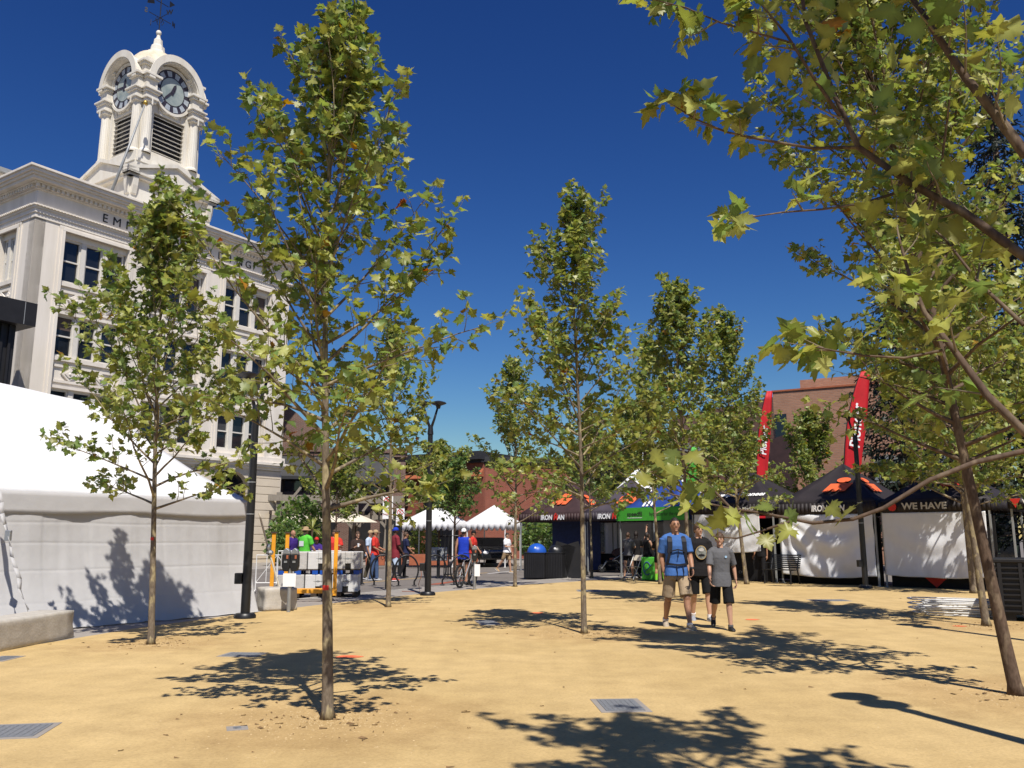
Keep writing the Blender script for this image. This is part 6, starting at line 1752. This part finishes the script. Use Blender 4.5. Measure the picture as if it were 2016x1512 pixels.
def person(label, base, rz, H, top, bottom, shoes, hair, skin='skin', legs=((10,5,3),(-10,15,3)), arms=((-8,8,15),(8,8,15)), hat=None, fine=False, group=None, build=1.0, socks=None, female=False, yaw=0, glasses=False, extra=None, long_hair=False, headtilt=0):
    k = H/1.8
    t = thing('person', label, 'person', base, rz, group)
    vx = (.0065 if fine else .014)*1.0
    hipw = .095*(1.08 if female else 1); shw = .185*build*(.90 if female else 1)
    J = {}
    hz = .93
    low = 9
    for i, s in enumerate((1, -1)):
        a, kb, sp = legs[i]; a, kb, sp = R(a), R(kb), R(sp)
        h = Vector((s*hipw, 0, hz))
        kn = h + Vector((s*math.sin(sp)*.44, -math.sin(a)*.44*math.cos(sp), -math.cos(a)*.44*math.cos(sp)))
        an = kn + Vector((s*math.sin(sp)*.15, -math.sin(a-kb)*.41, -math.cos(a-kb)*.41))
        J['h%d' % i], J['k%d' % i], J['a%d' % i] = h, kn, an; low = min(low, an.z)
        a, ab, el = arms[i][:3]; a, ab, el = R(a), R(ab), R(el)
        sh = Vector((s*shw, .0, 1.445))
        e_ = sh + Vector((s*math.sin(ab)*.29, -math.sin(a)*.29*math.cos(ab), -math.cos(a)*.29*math.cos(ab)))
        inw = R(arms[i][3]) if len(arms[i]) > 3 else 0
        fd = Vector((s*math.sin(ab*.4) - s*math.sin(inw), -math.sin(a+el)*math.cos(inw), -math.cos(a+el))).normalized()
        w_ = e_ + fd*.255
        J['s%d' % i], J['e%d' % i], J['w%d' % i], J['f%d' % i] = sh, e_, w_, fd
    dz = .075 - low
    for q in J:
        if q[0] != 'f': J[q] = J[q] + Vector((0,0,dz))
    S = lambda p: Vector(p)*k
    Z = lambda z: z + dz
    b = MB(Matrix.Scale(k, 4))
    # torso and neck
    f_ = .94 if female else 1.0
    ell(b, [(0,0,Z(.80),.10*build,.085*build),(0,0,Z(.86),.150*build,.105*build),(0,0,Z(.95),.160*build,.110*build),(0,0,Z(1.06),.140*build*f_,.098*build),(0,0,Z(1.20),.150*build*f_,.105*build),(0,-.005,Z(1.33),.165*build*f_,.112*build),(0,0,Z(1.43),.165*build*f_,.095),(0,.005,Z(1.48),.11,.075),(0,.005,Z(1.52),.060,.060)])
    b.tube([(0,.01,Z(1.44)),(0,-.002,Z(1.60))], [.062,.056], 12)
    # head
    yw = R(yaw); hc = Vector((0, -.018, Z(1.660)))
    Hm = Matrix.Scale(k,4) @ Matrix.Translation(hc) @ Matrix.Rotation(yw,4,'Z') @ Matrix.Rotation(R(headtilt),4,'X')
    hb = MB(Hm)
    def hs(p):
        x, y, z = p
        if z < 0: x *= 1-.30*(-z)**1.3; y = y*(1-.12*(-z)) - .10*(-z)
        return Vector((x, y, z))
    hb.ball((0,0,0), (.074,.094,.118), 18, 14, fn=hs)
    hb.ball((0,-.090,-.010), (.013,.022,.026), 8, 6); hb.ball((0,-.086,.022), (.034,.012,.012), 8, 6); hb.ball((0,-.080,-.085), (.026,.020,.018), 8, 6)
    for s in (1,-1): hb.ball((s*.074,.008,-.002), (.011,.022,.032), 8, 6)
    b.T, old = None, b.T; b.add(hb.v, hb.f); b.T = old
    for i, s in enumerate((1,-1)):
        b.tube([J['h%d'%i]+Vector((0,0,.03)), J['h%d'%i].lerp(J['k%d'%i],.45), J['k%d'%i], J['k%d'%i].lerp(J['a%d'%i],.3)+Vector((0,.012,0)), J['k%d'%i].lerp(J['a%d'%i],.75), J['a%d'%i]], [.088*build,.078*build,.055,.058*build,.040,.036], 12)
        b.ball(J['k%d'%i]+Vector((0,-.01,0)), (.053,.056,.06), 10, 8)
        b.ball(J['a%d'%i]+Vector((0,-.02,-.03)), (.028,.045,.026), 10, 8)
        sh, el, wr, fd = J['s%d'%i], J['e%d'%i], J['w%d'%i], J['f%d'%i]
        b.ball(sh+Vector((-s*.03,0,-.012)), (.060*build,.054,.052), 12, 8)
        b.tube([sh, sh.lerp(el,.5), el, el.lerp(wr,.3), wr], [.049*build,.046*build,.038,.040*build,.026], 12)
        # hand: palm, four fingers, thumb
        side = Vector((s,0,0)); side = (side - fd*side.dot(fd)).normalized(); fwd = fd.cross(side).normalized()
        if fwd.y > 0: fwd = -fwd
        pc = wr + fd*.052
        Pm = Matrix((side, fwd, fd)).transposed()
        hp = MB(); hp.ball((0,0,0), (.018,.040,.056), 10, 8)
        b.add([pc + Pm @ Vector(v) for v in hp.v], hp.f)
        for q, (off, ln) in enumerate(((.030,.066),(.010,.076),(-.010,.071),(-.029,.056))):
            p0 = pc + fd*.038 + fwd*off; cu = -side*(.010+.006*q)
            b.tube([p0, p0+fd*ln*.45+cu*.6, p0+fd*ln*.8+cu*2.2, p0+fd*ln+cu*3.4], [.0095,.009,.0085,.007], 8)
        th = pc - fd*.018 + fwd*.032
        b.tube([th, th+fd*.025+fwd*.026-side*.006, th+fd*.058+fwd*.028-side*.014], [.012,.0105,.008], 8)
    fuse(b, 'body', skin, t, vx*k, 3)
    # face details
    if fine or glasses:
        for s in (1,-1):
            e_ = MB(Hm)
            if glasses: e_.ball((s*.030,-.088,.016), (.024,.010,.017), 8, 6); e_.build('sunglass_lens', 'shoe_black', t, smooth='all')
            else:
                e_.ball((s*.029,-.0875,.012), (.0115,.006,.006), 8, 6); e_.build('eye', 'eye_dark', t, smooth='all')
                e_ = MB(Hm); e_.tube([(s*.012,-.094,.030),(s*.030,-.095,.036),(s*.048,-.085,.030)], [.004,.005,.003], 6); e_.build('eyebrow', hair if hair else 'hair_dark', t)
    if fine:
        e_ = MB(Hm); e_.ball((0,-.094,-.052), (.022,.006,.006), 10, 6); e_.build('mouth', 'lip', t, smooth='all')
    # hair
    if hair:
        hm = MB(Hm); rs = random.Random(len(label))
        short = 1.07
        def hfn(p):
            x, y, z = p; q = hs(p)
            front = -y
            lim = .52 if fine and 'boy' not in label else (.16 if 'boy' in label else .30)
            cut = lerp(-.55, lim, min(1, max(0, (front+.35)/.9)))
            r = short + .05*mnoise.noise(Vector((x*5, y*5, z*5)))
            if 'boy' in label: r = 1.17 + .12*mnoise.noise(Vector((x*5, y*5, z*4)))
            if long_hair and front < .25: cut = -1.2; r = 1.16
            if z < cut: r = .90 if z > cut-.25 else .80
            return Vector((q.x*r, q.y*r + (.02 if r > 1 else 0), q.z*r))
        hm.ball((0,.004,.004), (.074,.094,.118), 26, 20, fn=hfn)
        if long_hair:
            hm.ball((0,.055,-.13), (.068,.045,.15), 12, 8)
        ho = hm.build('hair', hair, t, smooth='all')
    if hat:
        kind, hmcol = hat; hm = MB(Hm)
        hm.ball((0,.0,.035), (.086,.106,.098), 18, 12, fn=lambda p: Vector((p.x, p.y, max(p.z, -.12))))
        if kind == 'cap': hm.prism([(-.07,-.085),(-.075,-.15),(-.04,-.185),(.04,-.185),(.075,-.15),(.07,-.085)], .030, .042)
        if kind == 'backcap': hm.prism([(-.07,.085),(-.075,.15),(-.04,.185),(.04,.185),(.075,.15),(.07,.085)], .010, .022)
        if kind == 'sun':
            hm.lathe([(.08,.035),(.18,.012),(.182,.018),(.08,.045)], 20); hm.lathe([(.088,.02),(.085,.10),(.07,.125)], 18)
        hm.build('hat', hmcol, t, smooth=True)
    # top
    tm, slv, hem = top
    c = MB(Matrix.Scale(k,4)); o_ = .020
    bb = build
    ell(c, [(0,-.004,Z(hem),.200*bb,.158*bb),(0,-.002,Z(max(hem+.03,.95)),.190*bb,.146*bb),(0,0,Z(1.06),.170*bb*f_,.124*bb),(0,-.004,Z(1.20),.172*bb*f_,.126*bb),(0,-.008,Z(1.33),.186*bb*f_,.134*bb),(0,0,Z(1.43),.180*bb*f_,.116),(0,.005,Z(1.485),.115,.088),(0,.003,Z(1.512),.066,.066)], 22)
    for i, s in enumerate((1,-1)):
        sh, el, wr = J['s%d'%i], J['e%d'%i], J['w%d'%i]
        if slv > 0:
            c.ball(sh+Vector((-s*.034,0,-.008)), (.084*bb,.078,.072), 14, 10); c.tube([(s*.05,.004,Z(1.50)), sh+Vector((-s*.03,0,.012))], [.052,.062], 12)
            if slv <= 1: c.tube([sh, sh.lerp(el, slv*.5), sh.lerp(el, slv)], [.072*bb,.070*bb,.072*bb], 14)
            else: c.tube([sh, el, el.lerp(wr, slv-1)], [.072*bb,.058*bb,.046*bb], 14)
        else: c.ball(sh+Vector((-s*.045,0,.01)), (.055*bb,.07,.06), 12, 8)
    so = fuse(c, 'shirt', tm, t, vx*k*1.25, 5)
    # bottom
    kind, bmat, ln = bottom
    c = MB(Matrix.Scale(k,4))
    ell(c, [(0,0,Z(.80),.150*bb,.112*bb),(0,0,Z(.88),.172*bb,.124*bb),(0,0,Z(.98),.166*bb,.118*bb),(0,0,Z(1.03),.150*bb,.108*bb)], 20)
    for i, s in enumerate((1,-1)):
        h, kn, an = J['h%d'%i], J['k%d'%i], J['a%d'%i]
        if kind == 'shorts': c.tube([h+Vector((0,0,.02)), h.lerp(kn, .35), h.lerp(kn, ln*.8), h.lerp(kn, ln)], [.098*bb,.100*bb,.104*bb,.108*bb], 16)
        elif kind == 'tight': c.tube([h+Vector((0,0,.02)), h.lerp(kn, .5), h.lerp(kn, ln)], [.098*bb,.090*bb,.078*bb], 16)
        elif kind == 'skirt': pass
        else: c.tube([h+Vector((0,0,.02)), h.lerp(kn,.5), kn, kn.lerp(an,.5), an+Vector((0,0,-.03))], [.103*bb,.094*bb,.078,.070,.068], 16)
    if kind == 'skirt': ell(c, [(0,-.02,Z(.93-ln),.19,.15),(0,-.01,Z(.80),.185,.14),(0,0,Z(.95),.168,.12)], 18)
    fuse(c, 'shorts' if kind != 'pants' else 'trousers', bmat, t, vx*k*1.25, 4)
    # shoes
    for i, s in enumerate((1,-1)):
        an = J['a%d'%i]; a, kb, sp = legs[i]; pitch = R(max(-8, min(45, (kb-a)*.75)))if an.z > .10 or kb > a+12 else 0
        Sm = Matrix.Scale(k,4) @ Matrix.Translation(an) @ Matrix.Rotation(R(8)*s,4,'Z') @ Matrix.Rotation(pitch,4,'X') @ Matrix.Translation((0,0,-.075))
        m_ = MB(Sm); n = 14
        secs = [(.075,.030,.05),(.05,.040,.085),(0,.042,.095),(-.06,.044,.078),(-.12,.048,.058),(-.165,.042,.046),(-.195,.022,.030)]
        vs = []; fs = []
        for (yy, hw, ht) in secs:
            for q in range(n):
                an_ = 2*PI*q/n; vs.append((hw*math.cos(an_), yy, max(.004, ht*.5+ht*.5*math.sin(an_)) if math.sin(an_) > -.5 else .004))
        for a_ in range(len(secs)-1):
            for q in range(n):
                q2 = (q+1) % n; fs.append((a_*n+q, a_*n+q2, (a_+1)*n+q2, (a_+1)*n+q))
        fs.append(tuple(range(n))); fs.append(tuple((len(secs)-1)*n+q for q in range(n)))
        m_.add(vs, fs); sho = m_.build('shoe', shoes, t, smooth='all')
        sl_ = MB(Sm); sl_.prism([(-.042,.078),(-.046,-.10),(-.03,-.185),(.03,-.185),(.046,-.10),(.042,.078)], 0.0, .02); sl_.build('sole', 'white_print' if shoes not in ('shoe_black',) else 'shoe_black', sho, bevel=.006 if fine else 0)
        if socks:
            sm_ = MB(Matrix.Scale(k,4)); sm_.tube([an+Vector((0,.004,-.01)), an.lerp(J['k%d'%i], socks[1])], [.047,.050+.012*(socks[1] > .3)], 12); sm_.build('sock', socks[0], t, smooth=True)
    if extra: extra(t, J, k, Z)
    return t

def torso_y(x, z, k=1, build=1.0):
    """front surface of a shirt"""
    r = 1 - (x/(.180*build))**2
    return -(.134*build)*max(.05, r)**.42 - .020
def man_extra(t, J, k, Z):
    bd = 1.0
    Sc = Matrix.Scale(k,4)
    for s in (1,-1):
        m_ = MB(Sc); pts = []
        for (x, z) in ((.10,1.50),(.112,1.46),(.115,1.40),(.116,1.32),(.125,1.22),(.145,1.12),(.165,1.04)):
            y = torso_y(x, z, 1, bd) if z < 1.45 else -.03 - (1.50-z)*1.5
            pts.append(Vector((s*x, y-.006, Z(z))))
        for i in range(len(pts)-1):
            p, q = pts[i], pts[i+1]; w_ = .037 if i < 4 else .022
            m_.add([p+Vector((-w_,0,0)), p+Vector((w_,.01*s*0,0)), q+Vector((w_,0,0)), q+Vector((-w_,0,0)), p+Vector((-w_,.02,0)), p+Vector((w_,.02,0)), q+Vector((w_,.02,0)), q+Vector((-w_,.02,0))], [(0,1,2,3),(4,5,6,7),(0,3,7,4),(1,2,6,5)])
        m_.build('shoulder_strap', 'webbing', t, smooth=False)
    def strap(name, z0, x0, z1, wd):
        m_ = MB(Sc); n = 12; vs = []
        for i in range(n+1):
            x = -x0+2*x0*i/n; z = z0 + (z1-z0)*abs(x)/x0; vs.append(Vector((x, torso_y(x, z, 1, bd)-.008, Z(z))))
        for i in range(n):
            p, q = vs[i], vs[i+1]; m_.add([p+Vector((0,0,-wd)), q+Vector((0,0,-wd)), q+Vector((0,0,wd)), p+Vector((0,0,wd))], [(0,1,2,3)])
        m_.build(name, 'webbing', t, solid=.006)
    strap('chest_strap', 1.275, .118, 1.245, .011); strap('waist_belt', 1.03, .175, 1.05, .018)
    for (x, z0, z1) in ((.0,1.27,1.14),(-.03,1.02,.80),(.075,1.02,.82)):
        m_ = MB(Sc); m_.tube([(x, torso_y(x,0,1,bd)-.014, Z(z0)), (x+.01, -.165, Z((z0+z1)/2)), (x-.005, -.160, Z(z1))], .007, 6); m_.build('strap_end', 'webbing', t)
    m_ = MB(Sc); m_.ball((0,.20,Z(1.24)), (.155,.10,.26), 16, 12); m_.build('backpack', 'webbing', t, smooth='all')
    wr, fd = J['w0'], J['f0']; m_ = MB(Sc); m_.tube([wr-fd*.022, wr+fd*.012], .034, 14); wt = m_.build('watch', 'shoe_black', t, smooth=True)
def boy_extra(t, J, k, Z):
    Sc = Matrix.Scale(k,4)
    def oval(rx, rz, off, mtl, name, parent, x0=.01, z0=1.25, n=28, inner=0):
        m_ = MB(Sc); vs = []; fs = []
        for j, f in enumerate((inner, (inner+1)/2, 1.0)):
            for i in range(n):
                a = 2*PI*i/n; x = x0+rx*f*math.cos(a); z = z0+rz*f*math.sin(a); vs.append((x, torso_y(x, z, 1, .94)-off, Z(z)))
        for j in range(2):
            for i in range(n): i2 = (i+1) % n; fs.append((j*n+i, j*n+i2, (j+1)*n+i2, (j+1)*n+i))
        m_.add(vs, fs); return m_.build(name, mtl, parent, smooth='all')
    pr = oval(.098,.118,.006,'print_green','shirt_print',t)
    oval(.106,.126,.005,'yellow_line','print_ring',pr,inner=.93)
    oval(.050,.030,.0085,'concrete_grey','print_patch',pr,z0=1.30); oval(.06,.022,.0085,'shirt_black','print_patch',pr,z0=1.20)
def small_extra(t, J, k, Z):
    Sc = Matrix.Scale(k,4); m_ = MB(Sc); n = 12; vs = []
    for i in range(n):
        a = 2*PI*i/n; x = .085+.022*math.cos(a); z = 1.345+.022*math.sin(a); vs.append((x, torso_y(x, z, 1, .96)-.004, Z(z)))
    m_.add(vs, [tuple(range(n))]); m_.build('chest_badge', 'light_blue', t, solid=.002)
    m_ = MB(Sc)
GF = 'family walking across the sand'
person('man in blue shirt and khaki shorts wearing a backpack, walking on the sand', gnd(1335,1236), R(3), 1.87, ('shirt_blue',.80,.86), ('shorts','khaki',.93), 'shoe_tan', 'hair_dark', 'skin_tan', ((21,6,3),(-14,16,3)), ((14,7,26,6),(-12,8,20,10)), fine=True, group=GF, build=1.0, extra=man_extra, socks=('white_shirt',.06), headtilt=0)
person('boy in black printed shirt and black shorts walking beside the backpacked man', gnd(1381,1222), R(2), 1.76, ('shirt_black',.85,.82), ('shorts','shorts_black',.98), 'shoe_grey', 'hair_brown', 'skin', ((12,6,3),(-4,14,2)), ((10,10,22),(-4,8,14)), fine=True, group=GF, build=.94, extra=boy_extra, socks=('white_shirt',.12), yaw=14)
person('young boy in grey shirt and long black shorts with black shoes', gnd(1424,1240), R(-6), 1.58, ('shirt_grey',.92,.80), ('shorts','shorts_black',1.0), 'shoe_black', 'hair_brown', 'skin', ((14,6,2),(-14,30,3)), ((-16,14,24),(16,8,18)), fine=True, group=GF, build=.96, extra=small_extra, socks=('shirt_grey',.08), yaw=-10)

GB = 'people in the street beyond the plaza'
def bp(x, y): return gnd(x, y)
def pack_extra(m):
    def f(t, J, k, Z):
        m_ = MB(Matrix.Scale(k,4)); m_.ball((0,.21,Z(1.20)), (.16,.12,.27), 14, 10); m_.build('backpack', m, t, smooth='all')
        for s in (1,-1):
            m_ = MB(Matrix.Scale(k,4)); m_.tube([(s*.11,.06,Z(1.50)),(s*.115,-.10,Z(1.44)),(s*.12,-.155,Z(1.30)),(s*.16,-.06,Z(1.10))], .02, 6); m_.build('strap', m, t)
    return f
def cup_extra(t, J, k, Z):
    m_ = MB(Matrix.Scale(k,4)); w_ = J['w1']+J['f1']*.08; m_.tube([w_+Vector((0,-.03,-.05)), w_+Vector((0,-.03,.07))], [.03,.04], 10); m_.build('cup', 'white_print', t)
def bib_extra(t, J, k, Z):
    m_ = MB(Matrix.Scale(k,4)); m_.bx(-.10,.10,.145,.15,Z(1.18),Z(1.34)); m_.build('print', 'white_print', t)
std = dict(group=GB)
person('bald man in purple shirt behind the ballast blocks', bp(572,1148), R(60), 1.76, ('purple',.8,.86), ('pants','jeans',1), 'shoe_grey', None, 'skin_tan', **std)
person('man in bright green shirt and sun hat seen from behind', bp(597,1150), R(145), 1.86, ('neon_green',.8,.84), ('shorts','dark_pants',.95), 'shoe_grey', 'hair_brown', 'skin', hat=('sun','beige'), arms=((20,12,25),(15,10,20)), build=1.14, extra=bib_extra, **std)
person('child in purple shirt with decorated headband behind the ballast blocks', bp(620,1148), R(15), 1.52, ('purple',.8,.84), ('pants','purple',1), 'shoe_grey', 'hair_brown', 'skin_tan', arms=((35,8,70,20),(30,8,60,20)), hat=('cap','red_shirt'), **std)
person('person in red shirt holding a white cup behind the mottled trunk', bp(655,1146), R(25), 1.78, ('red_shirt',.8,.86), ('pants','dark_pants',1), 'shoe_grey', 'hair_brown', 'skin_tan', arms=((20,8,80,25),(15,8,30)), extra=cup_extra, build=1.1, **std)
person('woman in dark brown top and sunglasses holding a drink', bp(701,1150), R(30), 1.70, ('brown_top',1.6,.80), ('pants','dark_pants',1), 'shoe_black', 'hair_brown', 'skin', arms=((15,12,30),(20,10,95,25)), female=True, glasses=True, long_hair=True, extra=cup_extra, build=1.06, **std)
person('man in pale blue shirt behind the man in the red polo', bp(726,1140), R(70), 1.80, ('pale_blue',.8,.86), ('pants','olive',1), 'shoe_grey', 'hair_brown', 'skin_tan', hat=('cap','beige'), legs=((-14,4,2),(24,8,2)), **std)
person('man in red polo and jeans with beige cap', bp(736,1142), R(80), 1.78, ('red_shirt',.85,.88), ('pants','jeans',1), 'shoe_grey', 'hair_dark', 'skin_tan', hat=('cap','beige'), arms=((12,8,62,30),(8,8,55,30)), legs=((6,3,3),(-4,4,3)), build=.98, **std)
person('man in long maroon shirt, white shorts and backward blue cap', bp(776,1143), R(120), 1.86, ('maroon',.95,.74), ('shorts','pale_blue',.95), 'shoe_red', 'hair_dark', 'skin_dark', hat=('backcap','royal'), arms=((12,8,25),(8,8,25)), legs=((3,2,3),(-3,2,3)), build=1.05, **std)
person('person in navy shirt and black trousers carrying a black backpack', bp(797,1137), R(115), 1.72, ('navy_shirt',.8,.86), ('pants','dark_pants',1), 'shoe_black', 'hair_brown', 'skin_tan', arms=((12,8,70,40),(8,8,40,10)), female=True, extra=pack_extra('shirt_black'), legs=((2,2,4),(-14,10,4)), **std)
person('cyclist in royal blue tank top and white cap seen from behind', bp(912,1151), R(170), 1.80, ('royal',0,.80), ('tight','shorts_black',.55), 'shoe_black', 'hair_dark', 'skin_tan', hat=('backcap','white_shirt'), arms=((-10,10,15),(20,12,40)), legs=((6,6,3),(-6,8,3)), **std)
person('man in red shirt and black cap beside the cyclist in blue', bp(931,1132), R(75), 1.80, ('red_shirt',.85,.86), ('shorts','terracotta',.95), 'shoe_black', 'hair_dark', 'skin_tan', hat=('cap','shirt_black'), arms=((8,8,35,15),(4,8,25)), build=1.1, **std)
person('woman in white shirt, beige shorts and flip flops walking', bp(998,1128), R(58), 1.72, ('white_shirt',.75,.90), ('tight','beige',.80), 'beige', 'hair_dark', 'skin', female=True, arms=((6,8,12),(12,8,80,30)), legs=((10,4,2),(-24,16,2)), glasses=True, build=1.06, **std)
person('person in yellow shirt walking past the plain brick wall', bp(1021,1092), R(10), 1.76, ('yellow_shirt',.8,.86), ('pants','dark_pants',1), 'shoe_grey', 'hair_dark', 'skin_dark', arms=((25,10,80,25),(20,10,70,25)), **std)
person('woman in white tank top near the dark blue tent wall', bp(1044,1096), R(-10), 1.66, ('white_shirt',0,.88), ('shorts','jeans',.5), 'shoe_grey', 'hair_brown', 'skin', female=True, long_hair=True, **std)
person('person in white shirt half behind the woman in the tank top', bp(1053,1094), R(30), 1.68, ('white_shirt',.7,.86), ('pants','beige',1), 'shoe_grey', 'hair_dark', 'skin', female=True, **std)
person('man in black shirt and pale trousers by the dark blue tent wall', bp(1062,1096), R(-20), 1.80, ('shirt_black',.8,.86), ('pants','beige',1), 'shoe_grey', 'hair_dark', 'skin_tan', hat=('cap','white_shirt'), **std)
GT = 'shoppers under the green banner'
person('woman in grey tee and black shorts at the green banner stall', bp(1238,1139), R(150), 1.70, ('shirt_grey',.8,.88), ('tight','shorts_black',.55), 'shoe_black', 'hair_brown', 'skin', female=True, arms=((30,10,60,20),(30,10,60,20)), legs=((-6,4,3),(8,6,3)), group=GT)
person('woman with long black hair and dark top at the stall', bp(1254,1138), R(160), 1.74, ('shirt_black',.8,.86), ('pants','dark_pants',1), 'shoe_black', 'hair_dark', 'skin_tan', female=True, long_hair=True, arms=((30,10,60,20),(30,10,60,20)), group=GT)
person('woman in black tank top raising one arm at the stall', bp(1276,1140), R(120), 1.70, ('shirt_black',0,.88), ('tight','shorts_black',.5), 'shoe_black', 'hair_dark', 'skin', female=True, long_hair=True, arms=((150,12,20),(20,8,60)), group=GT)
person('person in black with neon green socks at the stall', bp(1300,1146), R(175), 1.66, ('shirt_black',.8,.86), ('tight','shorts_black',.5), 'shoe_black', 'hair_dark', 'skin', female=True, arms=((30,12,60,20),(30,12,60,20)), socks=('neon_sock',.85), extra=pack_extra('shirt_black'), group=GT)
person('shopper in dark shirt standing between the white curtain and script lettered canopy', Vector((8.55,29.9,0)), R(-60), 1.75, ('shirt_black',.8,.86), ('pants','dark_pants',1), 'shoe_black', 'hair_dark', 'skin_tan', group=GT)
